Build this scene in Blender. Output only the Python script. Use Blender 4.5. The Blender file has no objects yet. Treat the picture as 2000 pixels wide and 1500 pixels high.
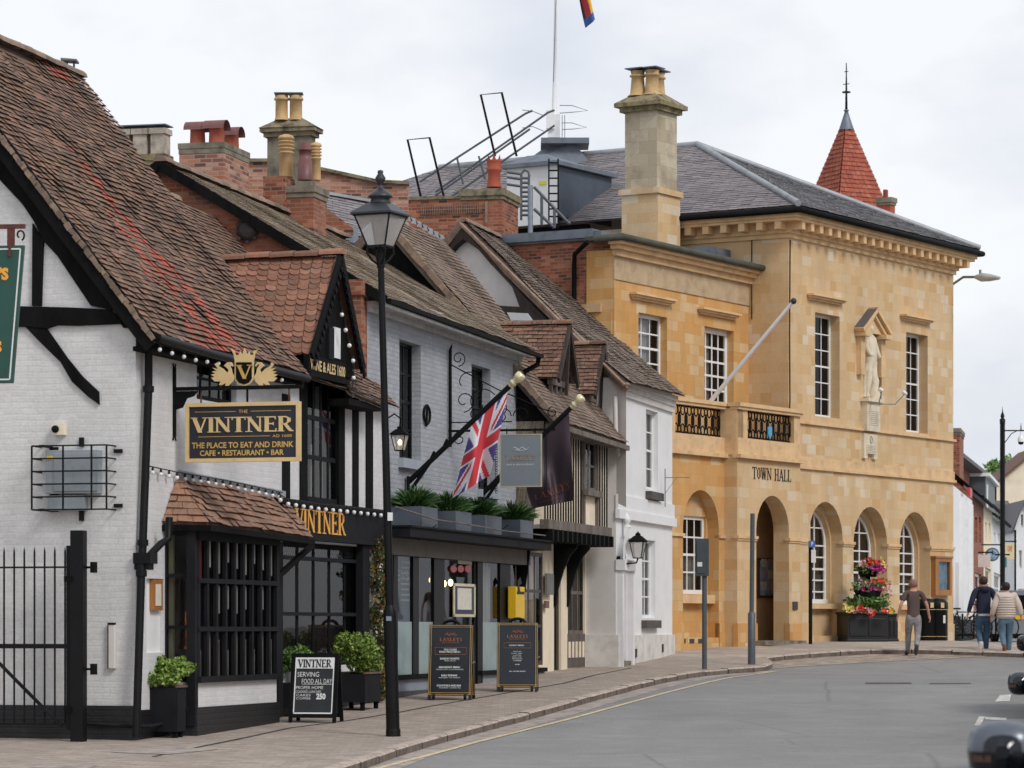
import bpy, math, random
from mathutils import Vector, Matrix, noise
from mathutils.geometry import tessellate_polygon
RR = random.Random(11)
F = 6300.0; CX = 1000.0; HY = 1225.0; CZ = 1.75
sc = bpy.context.scene
COL = sc.collection
def P(x, y, D):
    return Vector(((x-CX)/F*D, D, CZ-(y-HY)/F*D))
ZT = [(-60, 0), (0, 0), (30, .03), (42, .28), (52, .55), (62, .83), (67.4, .92), (73.2, 1.13), (76, 1.29), (79, 1.385), (95, 1.40), (150, 1.44), (600, 1.5)]
def gz(D):
    for (a, za), (b, zb) in zip(ZT, ZT[1:]):
        if D <= b: return za+(zb-za)*max(0, (D-a))/(b-a)
    return ZT[-1][1]
def gp(x, y, dz=0.0):
    """ground point seen at pixel x,y"""
    lo, hi = 5.0, 300.0
    f = lambda D: HY+(CZ-gz(D)-dz)/D*F-y
    for _ in range(50):
        m = (lo+hi)/2
        if f(m) > 0: lo = m
        else: hi = m
    D = (lo+hi)/2
    return Vector(((x-CX)/F*D, D, gz(D)+dz))
def onx(x, D, dz=0.0):
    return Vector(((x-CX)/F*D, D, gz(D)+dz))
class Fr:
    def __init__(s, X, Y, slope=None, u=None, z=0.0):
        s.u = (Vector((slope, 1)) if u is None else Vector(u)).normalized()
        s.v = Vector((-s.u.y, s.u.x)); s.O = Vector((X, Y)); s.z = z
        s.ang = math.atan2(s.u.y, s.u.x)
        s.M = Matrix.Translation((X, Y, z)) @ Matrix.Rotation(s.ang, 4, 'Z')
    def s(s, x, yo=0.0):
        k = (x-CX)/F; o = s.O+yo*s.v
        return (k*o.y-o.x)/(s.u.x-k*s.u.y)
    def q(s, x, y, yo=0.0):
        a = s.s(x, yo); D = s.O.y+yo*s.v.y+a*s.u.y
        return (a, CZ-(y-HY)/F*D-s.z)
    def D(s, a, yo=0.0): return s.O.y+yo*s.v.y+a*s.u.y
    def w(s, a, yo, z): return s.M @ Vector((a, yo, z))
    def g(s, a, yo=0.0): return gz(s.D(a, yo))-s.z
    def x(s, a, yo=0.0):
        p = s.w(a, yo, 0); return CX+p.x/p.y*F
I4 = Matrix.Identity(4)
MW = {}
def thing(name, label, cat, loc=(0, 0, 0), rot=0.0, group=None, kind=None, fr=None):
    o = bpy.data.objects.new(name, None); COL.objects.link(o)
    if fr is not None:
        l = fr.M.translation; loc = (l.x, l.y, l.z); rot = fr.ang
    o.location = loc; o.rotation_euler = (0, 0, rot); o.empty_display_size = .3
    MW[o.name] = Matrix.Translation(loc) @ Matrix.Rotation(rot, 4, 'Z')
    tag(o, label, cat, group, kind); return o
def tag(o, label=None, cat=None, group=None, kind=None):
    if label: o['label'] = label
    if cat: o['category'] = cat
    if group: o['group'] = group
    if kind: o['kind'] = kind
    return o
SPLIT = {'base_course', 'coping', 'hanger_', 'stay', 'shop_pane', 'frosted_band', 'side_wall', 'window_post', 'balcony_pier', 'hinge', 'impost_band', 'air_vent', 'gold_band', 'infill', 'window_sill', 'shop_sill', 'aperture', 'shelf', 'window_strip', 'dormer_post', 'dormer_bargeboard_', 'painted_plinth'}
class MB:
    def __init__(s, src=None):
        s.M = I4 if src is None else (src.M if isinstance(src, Fr) else src)
        s.pc = []
        s.V = []; s.Fc = []; s.mi = []; s.t = []; s.uv = []; s.sm = []
    def face(s, pts, mi=0, t=0.0, uv=None, sm=False):
        s.pc.append((len(s.Fc), len(s.V)))
        n = len(s.V); pts = [Vector(p) for p in pts]
        s.V.extend(pts); s.Fc.append(tuple(range(n, n+len(pts)))); s.mi.append(mi); s.t.append(t); s.sm.append(sm)
        if uv is None: uv = s._buv(pts)
        s.uv.append(uv)
    def _buv(s, pts):
        n = Vector((0, 0, 0))
        for i in range(len(pts)):
            a = pts[i]; b = pts[(i+1) % len(pts)]
            n.x += (a.y-b.y)*(a.z+b.z); n.y += (a.z-b.z)*(a.x+b.x); n.z += (a.x-b.x)*(a.y+b.y)
        ax, ay, az = abs(n.x), abs(n.y), abs(n.z)
        if az >= ax and az >= ay: return [(p.x, p.y) for p in pts]
        if ay >= ax: return [(p.x, p.z) for p in pts]
        return [(p.y, p.z) for p in pts]
    def mesh(s, vs, fs, mi=0, t=0.0, sm=False, uv=None):
        s.pc.append((len(s.Fc), len(s.V)))
        n = len(s.V); vs = [Vector(p) for p in vs]; s.V.extend(vs)
        for f in fs:
            s.Fc.append(tuple(n+i for i in f)); s.mi.append(mi); s.t.append(t); s.sm.append(sm)
            s.uv.append(s._buv([vs[i] for i in f]) if uv is None else [uv[i] for i in f])
    def box(s, x0, x1, y0, y1, z0, z1, mi=0, t=0.0):
        v = [(x0, y0, z0), (x1, y0, z0), (x1, y1, z0), (x0, y1, z0), (x0, y0, z1), (x1, y0, z1), (x1, y1, z1), (x0, y1, z1)]
        s.mesh(v, [(0, 3, 2, 1), (4, 5, 6, 7), (0, 1, 5, 4), (1, 2, 6, 5), (2, 3, 7, 6), (3, 0, 4, 7)], mi, t)
    def rbox(s, M, sx, sy, sz, mi=0, t=0.0):
        v = [M @ Vector((a*sx/2, b*sy/2, c*sz/2)) for c in (-1, 1) for (a, b) in ((-1, -1), (1, -1), (1, 1), (-1, 1))]
        s.mesh(v, [(0, 3, 2, 1), (4, 5, 6, 7), (0, 1, 5, 4), (1, 2, 6, 5), (2, 3, 7, 6), (3, 0, 4, 7)], mi, t)
    def beam(s, p0, p1, w, h, mi=0, up=(0, 0, 1), t=0.0, w1=None, h1=None):
        p0 = Vector(p0); p1 = Vector(p1); d = (p1-p0).normalized(); up = Vector(up)
        if abs(d.dot(up)) > .98: up = Vector((1, 0, 0)) if abs(d.x) < .9 else Vector((0, 1, 0))
        a = d.cross(up).normalized(); b = a.cross(d)
        w1 = w if w1 is None else w1; h1 = h if h1 is None else h1
        v = [p0+a*(i*w/2)+b*(j*h/2) for (i, j) in ((-1, -1), (1, -1), (1, 1), (-1, 1))]+[p1+a*(i*w1/2)+b*(j*h1/2) for (i, j) in ((-1, -1), (1, -1), (1, 1), (-1, 1))]
        L = (p1-p0).length; uv = [(0, 0), (0, w), (0, w+h), (0, 2*w), (L, 0), (L, w), (L, w+h), (L, 2*w)]
        s.mesh(v, [(0, 3, 2, 1), (4, 5, 6, 7), (0, 1, 5, 4), (1, 2, 6, 5), (2, 3, 7, 6), (3, 0, 4, 7)], mi, t)
    def tube(s, pts, r, n=8, mi=0, caps=True, t=0.0, closed=False):
        pts = [Vector(p) for p in pts]; N = len(pts)
        rs = r if isinstance(r, (list, tuple)) else [r]*N
        vs = []; prev = None
        for i, p in enumerate(pts):
            if closed: d = pts[(i+1) % N]-pts[i-1]
            else: d = pts[min(i+1, N-1)]-pts[max(i-1, 0)]
            if d.length < 1e-9: d = Vector((0, 0, 1))
            d.normalize()
            if prev is None:
                up = Vector((0, 0, 1)) if abs(d.z) < .9 else Vector((1, 0, 0))
                a = d.cross(up).normalized()
            else:
                a = prev-d*prev.dot(d)
                a = a.normalized() if a.length > 1e-6 else d.cross(Vector((0, 0, 1))).normalized()
            prev = a; b = d.cross(a)
            for k in range(n):
                an = 2*math.pi*k/n
                vs.append(p+(a*math.cos(an)+b*math.sin(an))*rs[i])
        fs = []
        for i in range(N if closed else N-1):
            j = (i+1) % N
            for k in range(n):
                fs.append((i*n+k, i*n+(k+1) % n, j*n+(k+1) % n, j*n+k))
        s.mesh(vs, fs, mi, t, sm=(n > 5))
        if caps and not closed:
            s.face(vs[:n], mi, t); s.face(vs[-n:], mi, t)
    def lathe(s, c, prof, n=16, mi=0, t=0.0, ax=None, sm=True, sq=None):
        c = Vector(c); vs = []; fs = []
        for (r, z) in prof:
            for k in range(n):
                an = 2*math.pi*(k+.5)/n
                q = Vector((r*math.cos(an), r*math.sin(an), z))
                if ax is not None: q = ax @ q
                vs.append(c+q)
        for i in range(len(prof)-1):
            for k in range(n):
                fs.append((i*n+k, i*n+(k+1) % n, (i+1)*n+(k+1) % n, (i+1)*n+k))
        s.mesh(vs, fs, mi, t, sm=sm and n > 6)
        if prof[0][0] > 1e-4: s.face(vs[:n], mi, t)
        if prof[-1][0] > 1e-4: s.face(vs[-n:], mi, t)
    def ball(s, c, r, mi=0, n=8, t=0.0, sz=1.0):
        s.lathe(c, [(r*math.sin(math.pi*i/n)+1e-5, -r*sz*math.cos(math.pi*i/n)) for i in range(n+1)], max(8, n), mi, t)
    def prism(s, poly, y0, y1, mi=0, t=0.0, tess=False):
        a = [Vector((p[0], y0, p[1])) for p in poly]; b = [Vector((p[0], y1, p[1])) for p in poly]
        if tess:
            for tri in tessellate_polygon([a]):
                s.face([a[i] for i in tri], mi, t); s.face([b[i] for i in tri], mi, t)
        else:
            s.face(a, mi, t); s.face(b, mi, t)
        for i in range(len(a)):
            j = (i+1) % len(a); s.face([a[i], a[j], b[j], b[i]], mi, t)
    def plate(s, outer, holes, y=0.0, rev=0.15, mi=0, rmi=None, t=0.0):
        rmi = mi if rmi is None else rmi
        pl = [[Vector((p[0], p[1], 0)) for p in outer]]+[[Vector((p[0], p[1], 0)) for p in h] for h in holes]
        fl = [p for l in pl for p in l]
        for tri in tessellate_polygon(pl):
            s.face([(fl[i].x, y, fl[i].y) for i in tri], mi, t)
        for h in holes:
            for i in range(len(h)):
                a = h[i]; b = h[(i+1) % len(h)]
                s.face([(a[0], y, a[1]), (b[0], y, b[1]), (b[0], y+rev, b[1]), (a[0], y+rev, a[1])], rmi, t)
    def obj(s, name, mats, parent=None, loc=None, rot=0.0, label=None, cat=None, group=None, kind=None, bev=0.0):
        if name in SPLIT and len(s.pc) > 1 and parent is not None:
            pcs = s.pc+[(len(s.Fc), len(s.V))]
            for (f0, v0), (f1, v1) in zip(pcs, pcs[1:]):
                k = MB(s.M); k.V = s.V[v0:v1]; k.Fc = [tuple(i-v0 for i in f) for f in s.Fc[f0:f1]]; k.mi = s.mi[f0:f1]; k.t = s.t[f0:f1]; k.uv = s.uv[f0:f1]; k.sm = s.sm[f0:f1]
                last = k.obj(name, mats, parent, label=label, bev=bev)
            return last
        me = bpy.data.meshes.new(name)
        if parent is not None: T = MW[parent.name]
        elif loc is not None: T = Matrix.Translation(loc) @ Matrix.Rotation(rot, 4, 'Z')
        elif kind == 'structure' or not s.V: T = I4
        else:
            W0 = [s.M @ v for v in s.V]; k = len(W0)
            T = Matrix.Translation((sum(v.x for v in W0)/k, sum(v.y for v in W0)/k, min(v.z for v in W0)))
        K = T.inverted() @ s.M
        me.from_pydata([K @ v for v in s.V], [], s.Fc)
        if not isinstance(mats, (list, tuple)): mats = [mats]
        for m in mats: me.materials.append(m)
        me.polygons.foreach_set('material_index', s.mi)
        me.polygons.foreach_set('use_smooth', s.sm)
        uvl = me.uv_layers.new(name='UVMap'); fl = []
        for u in s.uv:
            for a in u: fl.extend((a[0], a[1]))
        uvl.data.foreach_set('uv', fl)
        at = me.attributes.new('tint', 'FLOAT', 'FACE'); at.data.foreach_set('value', s.t)
        me.update()
        o = bpy.data.objects.new(name, me); COL.objects.link(o)
        if parent is not None: o.parent = parent; MW[o.name] = MW[parent.name]
        else:
            o.matrix_world = T; MW[o.name] = T
        if bev > 0:
            # weld then bevel for softened edges
            w = o.modifiers.new('weld', 'WELD'); w.merge_threshold = .0005
            b = o.modifiers.new('bevel', 'BEVEL'); b.width = bev; b.segments = 2; b.limit_method = 'ANGLE'; b.angle_limit = .6
        return tag(o, label, cat, group, kind)
def dup(o, parent=None, loc=None, rot=None, label=None, group=None):
    c = o.copy(); COL.objects.link(c)
    if parent is not None: c.parent = parent
    if loc is not None: c.location = loc
    if rot is not None: c.rotation_euler = (0, 0, rot)
    if label: c['label'] = label
    if group: c['group'] = group
    for ch in [k for k in bpy.data.objects if k.parent == o]: dup(ch, c)
    return c
def mnt(fr, a, yo, z): return fr.w(a, yo, z)
def lerp(a, b, t): return a+(b-a)*t
def tiles(mb, eL, eR, rR, rL, gauge, width, th=.018, tf=None, scal=False, sag=.025, mi=0, seed=1, jit=.25, under=True):
    """lay overlapping tiles over a four-cornered roof slope"""
    eL, eR, rR, rL = [Vector(p) for p in (eL, eR, rR, rL)]
    rn = random.Random(seed)
    nrm = (eR-eL).cross(rL-eL)
    if nrm.length < 1e-6: nrm = (eR-eL).cross(rR-eL)
    nrm.normalize()
    if nrm.z < 0: nrm = -nrm
    L = max((rL-eL).length, (rR-eR).length)*.5+.5*((rL+rR)/2-(eL+eR)/2).length
    n = max(2, round(L/gauge)); W = (eR-eL).normalized()
    def dsp(p): return nrm*(noise.noise(p*.55+Vector((seed*3.1, 0, 0)))*sag+noise.noise(p*1.9)*sag*.35)
    for i in range(n):
        v0 = i/n; v1 = min(1.0, (i+1.25)/n)
        A = lerp(eL, rL, v0); B = lerp(eR, rR, v0); A1 = lerp(eL, rL, v1); B1 = lerp(eR, rR, v1)
        wid = (B-A).length
        if wid < .02: continue
        k = -.5*(i % 2)-rn.random()*.1
        # march in width units along the row
        while k*width < wid:
            a = max(0.0, k*width)/wid; b = min(wid, (k+1)*width)/wid; k += 1
            if b-a < 1e-4: continue
            g = .004/wid
            a2 = a+g; b2 = b-g
            if b2 <= a2: continue
            p0 = lerp(A, B, a2); p1 = lerp(A, B, b2); q1 = lerp(A1, B1, b2); q0 = lerp(A1, B1, a2)
            d = dsp((p0+p1)/2); h = th*(1+rn.uniform(-jit, jit*1.6)); h2 = h+th*rn.uniform(-jit, jit)
            rv = (rn.random()+rn.random())*.5; tv = rv if tf is None else tf((a+b)/2, v0, rv)
            dz = (q0-p0).normalized()*rn.uniform(-.05, .05)*gauge
            p0 = p0+d+dz; p1 = p1+d+dz; q0 = q0+d; q1 = q1+d
            P0 = p0+nrm*h; P1 = p1+nrm*h2
            if scal:
                dn = (p0-q0).normalized()*gauge*.38
                arc = [P0+(P1-P0)*s_+dn*math.sin(math.pi*s_)**.8 for s_ in (.12, .3, .5, .7, .88)]
                mb.face([P0]+arc+[P1, q1+nrm*h*.2, q0+nrm*h*.2], mi, tv)
                ring = [P0]+arc+[P1]
                for j in range(len(ring)-1):
                    mb.face([ring[j], ring[j+1], ring[j+1]-nrm*h*1.3, ring[j]-nrm*h*1.3], mi, tv)
            else:
                mb.face([P0, P1, q1+nrm*h*.15, q0+nrm*h*.15], mi, tv)
                ub = (q0-p0)*.22-nrm*.012; mb.face([p0+ub, p1+ub, P1, P0], mi, tv*.5)  # lower tint darkens the undercut lip, painting in the shade line below each tile
            if under: pass
    if under:
        o = nrm*(-.03); mb.face([eL+o, eR+o, rR+o, rL+o], mi, .3)
def ridge(mb, a, b, r=.11, L=.33, mi=0, seed=3, sag=.02):
    a = Vector(a); b = Vector(b); n = max(1, round((b-a).length/L)); rn = random.Random(seed)
    d = (b-a).normalized(); side = d.cross(Vector((0, 0, 1))).normalized()
    up = side.cross(d)
    for i in range(n):
        p = lerp(a, b, i/n)+up*rn.uniform(-.006, .012); q = lerp(a, b, (i+.97)/n)+up*rn.uniform(-.006, .012); t = rn.random()
        ra = [p+side*math.cos(x)*r+up*math.sin(x)*r*.85-up*r*.3 for x in [math.pi*k/6 for k in range(7)]]
        rb = [q+side*math.cos(x)*r*1.05+up*math.sin(x)*r*.9-up*r*.3 for x in [math.pi*k/6 for k in range(7)]]
        mb.mesh(ra+rb, [(k, k+1, k+8, k+7) for k in range(6)], mi, t)
        mb.face(ra, mi, t); mb.face(rb, mi, t)
# ---------- lettering ----------
_tc = {}
def txt(s, bold=0.0):
    key = (s, bold)
    if key not in _tc:
        cu = bpy.data.curves.new('t', 'FONT'); cu.body = s; cu.offset = bold; cu.resolution_u = 3
        ob = bpy.data.objects.new('t', cu); COL.objects.link(ob)
        bpy.context.view_layer.update()
        dg = bpy.context.evaluated_depsgraph_get(); me = bpy.data.meshes.new_from_object(ob.evaluated_get(dg))
        vs = [(v.co.x, v.co.y) for v in me.vertices]; fs = [tuple(p.vertices) for p in me.polygons]
        bpy.data.objects.remove(ob); bpy.data.curves.remove(cu); bpy.data.meshes.remove(me)
        x0 = min(v[0] for v in vs); x1 = max(v[0] for v in vs); y0 = min(v[1] for v in vs); y1 = max(v[1] for v in vs)
        _tc[key] = ([(((v[0]-x0)/(x1-x0)), (v[1]-y0)/(y1-y0)) for v in vs], fs)
    return _tc[key]
def letter(mb, s, M, x0, x1, z0, z1, y=0.0, bold=0.0, mi=0):
    """flat text filling the rectangle x0..x1, z0..z1 in the plane y of M"""
    vs, fs = txt(s, bold)
    mb.mesh([M @ Vector((x0+(x1-x0)*a, y, z0+(z1-z0)*b)) for a, b in vs], fs, mi)
T1, T2 = .19, .07
GL = {
 'V': (.86, [((.12, 1), (.45, 0), T1), ((.45, 0), (.76, 1), T2)], [(.12, 1), (.76, 1)]),
 'I': (.36, [((.18, 0), (.18, 1), T1)], [(.18, 0), (.18, 1)]),
 'N': (.92, [((.16, 0), (.16, 1), T2), ((.14, .97), (.76, .03), T1), ((.76, 0), (.76, 1), T2)], [(.16, 0), (.12, 1), (.76, 1)]),
 'T': (.8, [((.4, 0), (.4, 1), T1), ((.03, .965), (.77, .965), T2), ((.05, .8), (.05, 1), .04), ((.75, .8), (.75, 1), .04)], [(.4, 0)]),
 'E': (.76, [((.2, 0), (.2, 1), T1), ((.06, .965), (.68, .965), T2), ((.2, .52), (.55, .52), T2), ((.06, .035), (.72, .035), T2), ((.66, .8), (.66, 1), .04), ((.7, 0), (.7, .22), .04), ((.55, .42), (.55, .62), .04)], []),
 'R': (.88, [((.2, 0), (.2, 1), T1), ((.06, .965), (.5, .965), T2), ((.48, .97), (.63, .86), .13), ((.63, .88), (.63, .62), .16), ((.63, .64), (.46, .5), .12), ((.2, .5), (.5, .5), T2), ((.42, .5), (.74, .02), .17), ((.7, .035), (.88, .035), .06)], [(.2, 0)]),
 'L': (.74, [((.2, 0), (.2, 1), T1), ((.06, .035), (.66, .035), T2), ((.66, 0), (.66, .24), .04)], [(.2, 1)]),
 'A': (.88, [((.12, 0), (.42, 1), T2), ((.42, 1), (.74, 0), T1), ((.2, .34), (.62, .34), T2)], [(.12, 0), (.74, 0)]),
 'X': (.86, [((.14, 1), (.72, 0), T1), ((.14, 0), (.72, 1), T2)], [(.14, 1), (.72, 0), (.14, 0), (.72, 1)]),
 'Y': (.84, [((.12, 1), (.42, .48), T1), ((.72, 1), (.42, .48), T2), ((.42, 0), (.42, .5), T1)], [(.12, 1), (.72, 1), (.42, 0)]),
 'S': (.66, [((.56, .82), (.42, .97), .07), ((.42, .97), (.22, .95), .07), ((.2, .97), (.14, .72), .12), ((.15, .75), (.5, .32), .17), ((.5, .35), (.42, .05), .12), ((.44, .03), (.2, .03), .07), ((.2, .03), (.08, .2), .07)], []),
 'O': (.84, [((.2, .2), (.2, .8), T1), ((.64, .2), (.64, .8), T1), ((.2, .78), (.42, .98), .1), ((.64, .78), (.42, .98), .1), ((.2, .22), (.42, .02), .1), ((.64, .22), (.42, .02), .1)], []),
 'W': (1.1, [((.1, 1), (.34, 0), T1), ((.34, 0), (.54, 1), T2), ((.5, 1), (.74, 0), T1), ((.74, 0), (.98, 1), T2)], [(.1, 1), (.98, 1), (.54, 1)]),
 'H': (.92, [((.2, 0), (.2, 1), T1), ((.72, 0), (.72, 1), T1), ((.2, .5), (.72, .5), T2)], [(.2, 0), (.2, 1), (.72, 0), (.72, 1)]),
 ' ': (.5, [], []),
}
def serif(mb, s, M, x0, x1, z0, z1, y0, y1, mi=0, wt=1.0, ser=.3):
    tot = sum(GL[c][0] for c in s); k = (x1-x0)/tot; h = z1-z0; cx = x0; e = 0
    for c in s:
        wd, st, se = GL[c]
        for a, b, w in st:
            e = (e+1) % 5; ya = y0-e*.0006
            p = Vector((cx+a[0]*k, a[1]*h)); q = Vector((cx+b[0]*k, b[1]*h)); w = w*wt
            if abs(a[1]-b[1]) > .35*abs(a[0]-b[0]): off = Vector((w*k/2, 0))
            else: off = Vector((0, w*h/2))
            pl = [p-off, p+off, q+off, q-off]
            a_ = [M @ Vector((v.x, ya, z0+v.y)) for v in pl]; b_ = [M @ Vector((v.x, y1, z0+v.y)) for v in pl]
            mb.mesh(a_+b_, [(0, 1, 2, 3), (7, 6, 5, 4), (0, 1, 5, 4), (1, 2, 6, 5), (2, 3, 7, 6), (3, 0, 4, 7)], mi)
        for (a, b) in se:
            zz = 0 if b < .5 else h-.05*h
            e = (e+1) % 5; ya = y0-.003-e*.0006
            pl = [Vector((cx+(a-ser/2-.03)*k, zz)), Vector((cx+(a+ser/2+.03)*k, zz)), Vector((cx+(a+ser/2+.03)*k, zz+.05*h)), Vector((cx+(a-ser/2-.03)*k, zz+.05*h))]
            a_ = [M @ Vector((v.x, ya, z0+v.y)) for v in pl]; b_ = [M @ Vector((v.x, y1, z0+v.y)) for v in pl]
            mb.mesh(a_+b_, [(0, 1, 2, 3), (7, 6, 5, 4), (0, 1, 5, 4), (1, 2, 6, 5), (2, 3, 7, 6), (3, 0, 4, 7)], mi)
        cx += wd*k
# ---------- materials ----------
def srgb(c):
    if isinstance(c, str): c = tuple(int(c[i:i+2], 16)/255 for i in (0, 2, 4))
    return tuple(((x/12.92) if x <= .04045 else ((x+.055)/1.055)**2.4) for x in c)+(1,)
class NT:
    def __init__(s, m):
        m.use_nodes = True; s.t = m.node_tree; s.t.nodes.clear(); s.L = s.t.links
    def n(s, ty, props=None, **inp):
        nd = s.t.nodes.new('ShaderNode'+ty)
        for k, v in (props or {}).items(): setattr(nd, k, v)
        for k, v in inp.items():
            key = int(k[1:]) if k[0] == '_' else k.replace('_', ' ')
            if isinstance(v, bpy.types.NodeSocket): s.L.new(v, nd.inputs[key])
            else: nd.inputs[key].default_value = v
        return nd
    def ramp(s, fac, stops, interp='LINEAR'):
        nd = s.t.nodes.new('ShaderNodeValToRGB'); cr = nd.color_ramp; cr.interpolation = interp
        while len(cr.elements) < len(stops): cr.elements.new(.5)
        for e, (p, c) in zip(cr.elements, stops):
            e.position = p; e.color = c if not isinstance(c, (int, float)) else (c, c, c, 1)
        s.L.new(fac, nd.inputs[0]); return nd.outputs[0]
    def mix(s, f, a, b, bl='MIX'):
        nd = s.t.nodes.new('ShaderNodeMix'); nd.data_type = 'RGBA'; nd.blend_type = bl
        for i, v in ((0, f), (6, a), (7, b)):
            if isinstance(v, bpy.types.NodeSocket): s.L.new(v, nd.inputs[i])
            else: nd.inputs[i].default_value = v
        return nd.outputs[2]
    def math(s, op, a, b=0.0):
        nd = s.t.nodes.new('ShaderNodeMath'); nd.operation = op
        for i, v in ((0, a), (1, b)):
            if isinstance(v, bpy.types.NodeSocket): s.L.new(v, nd.inputs[i])
            else: nd.inputs[i].default_value = v
        return nd.outputs[0]
MATS = {}
def newmat(name):
    m = bpy.data.materials.new(name); MATS[name] = m; return m, NT(m)
def finish(n, col, rough=.8, bump=None, bs=.3, bd=.02, metal=0.0, spec=.5, **kw):
    p = n.n('BsdfPrincipled', Roughness=rough, Metallic=metal)
    p.inputs['Specular IOR Level'].default_value = spec
    for v, k in ((col, 'Base Color'),):
        if isinstance(v, bpy.types.NodeSocket): n.L.new(v, p.inputs[k])
        else: p.inputs[k].default_value = v
    if bump is not None:
        b = n.n('Bump', Strength=bs, Distance=bd, Height=bump); n.L.new(b.outputs[0], p.inputs['Normal'])
    for k, v in kw.items():
        kk = k.replace('_', ' ')
        if isinstance(v, bpy.types.NodeSocket): n.L.new(v, p.inputs[kk])
        else: p.inputs[kk].default_value = v
    o = n.n('OutputMaterial'); n.L.new(p.outputs[0], o.inputs[0]); return p
def plain(name, col, rough=.7, var=.12, scale=3.0, bs=.15, bscale=30.0, metal=0.0, spec=.5, stretch=(1, 1, 1), bd=.01, **kw):
    """paint, metal, plaster, wood: a base colour with blotches, grime and a fine bump"""
    m, n = newmat(name)
    tc = n.n('TexCoord'); mp = n.n('Mapping', Vector=tc.outputs['Object'], Scale=stretch)
    a = n.n('TexNoise', Vector=mp.outputs[0], Scale=scale, Detail=6.0, Roughness=.65)
    b = n.n('TexNoise', Vector=mp.outputs[0], Scale=bscale, Detail=4.0)
    c = srgb(col)
    dk = tuple(max(0, x*(1-var*1.6)) for x in c[:3])+(1,); lt = tuple(min(1, x*(1+var)) for x in c[:3])+(1,)
    cc = n.ramp(a.outputs[0], [(.32, dk), (.5, c), (.7, lt)])
    finish(n, cc, rough, b.outputs[0], bs, bd, metal, spec, **kw); return m
def brickm(name, stops, mortar, bw=.225, rh=.075, ms=.011, rough=.88, bs=.6, grime=None, gr=(.45, .62), gscale=.6, paint=None, wob=.012, mfac=1.0, bd=.008, sq=1.0, streak=0.0):
    m, n = newmat(name)
    tc = n.n('TexCoord'); nz = n.n('TexNoise', Vector=tc.outputs['UV'], Scale=2.2, Detail=3.0)
    off = n.n('VectorMath', {'operation': 'MULTIPLY_ADD'}); n.L.new(nz.outputs[1], off.inputs[0])
    off.inputs[1].default_value = (wob, wob, 0); n.L.new(tc.outputs['UV'], off.inputs[2])
    bt = n.n('TexBrick', {'offset': .5, 'squash': sq, 'squash_frequency': 3}, Vector=off.outputs[0], Color1=(0, 0, 0, 1), Color2=(1, 1, 1, 1), Mortar=(.5, .5, .5, 1), Scale=1.0, Bias=0.0)
    bt.inputs['Mortar Size'].default_value = ms; bt.inputs['Mortar Smooth'].default_value = .3
    bt.inputs['Brick Width'].default_value = bw; bt.inputs['Row Height'].default_value = rh
    fine = n.n('TexNoise', Vector=tc.outputs['UV'], Scale=26.0, Detail=5.0, Roughness=.7)
    big = n.n('TexNoise', Vector=tc.outputs['UV'], Scale=gscale, Detail=6.0, Roughness=.7)
    col = n.ramp(bt.outputs[0], [(p, srgb(c)) for p, c in stops])
    v = n.ramp(fine.outputs[0], [(.3, .78), (.7, 1.0)])
    col = n.mix(1.0, col, v, 'MULTIPLY')
    f = n.math('MULTIPLY', bt.outputs['Fac'], mfac)
    col = n.mix(f, col, srgb(mortar))
    if grime:
        g = n.ramp(big.outputs[0], [(gr[0], 0.0), (gr[1], 1.0)])
        col = n.mix(n.math('MULTIPLY', g, .75), col, srgb(grime))
    if streak:
        mp = n.n('Mapping', Vector=tc.outputs['UV'], Scale=(1.0, .3, 1)); sn = n.n('TexNoise', Vector=mp.outputs[0], Scale=1.3, Detail=7.0, Roughness=.75)
        col = n.mix(1.0, col, n.ramp(sn.outputs[0], [(.38, 1-streak), (.6, 1.0)]), 'MULTIPLY')
    h = n.math('SUBTRACT', 1.0, bt.outputs['Fac']); h = n.math('ADD', h, n.math('MULTIPLY', fine.outputs[0], .8))
    finish(n, col, rough, h, bs, bd); return m
def tilem(name, stops, moss=None, mr=(.55, .7), rough=.85, mscale=1.4, dirt=None, dscale=6.0):
    m, n = newmat(name)
    tc = n.n('TexCoord'); at = n.n('Attribute', {'attribute_name': 'tint'})
    f = n.n('TexNoise', Vector=tc.outputs['Object'], Scale=22.0, Detail=5.0, Roughness=.7)
    b = n.n('TexNoise', Vector=tc.outputs['Object'], Scale=mscale, Detail=7.0, Roughness=.75)
    d = n.n('TexNoise', Vector=tc.outputs['Object'], Scale=dscale, Detail=5.0, Roughness=.75)
    col = n.ramp(at.outputs['Fac'], [(p, srgb(c)) for p, c in stops])
    col = n.mix(1.0, col, n.ramp(f.outputs[0], [(.25, .62), (.75, 1.1)]), 'MULTIPLY')
    if dirt: col = n.mix(n.ramp(d.outputs[0], [(.5, 0.0), (.68, .85)]), col, srgb(dirt))
    if moss:
        g = n.math('MULTIPLY', n.ramp(b.outputs[0], [(mr[0], 0.0), (mr[1], 1.0)]), n.ramp(f.outputs[0], [(.35, 0.0), (.6, 1.0)]))
        col = n.mix(g, col, srgb(moss))
    finish(n, col, rough, f.outputs[0], .5, .01); return m
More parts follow.
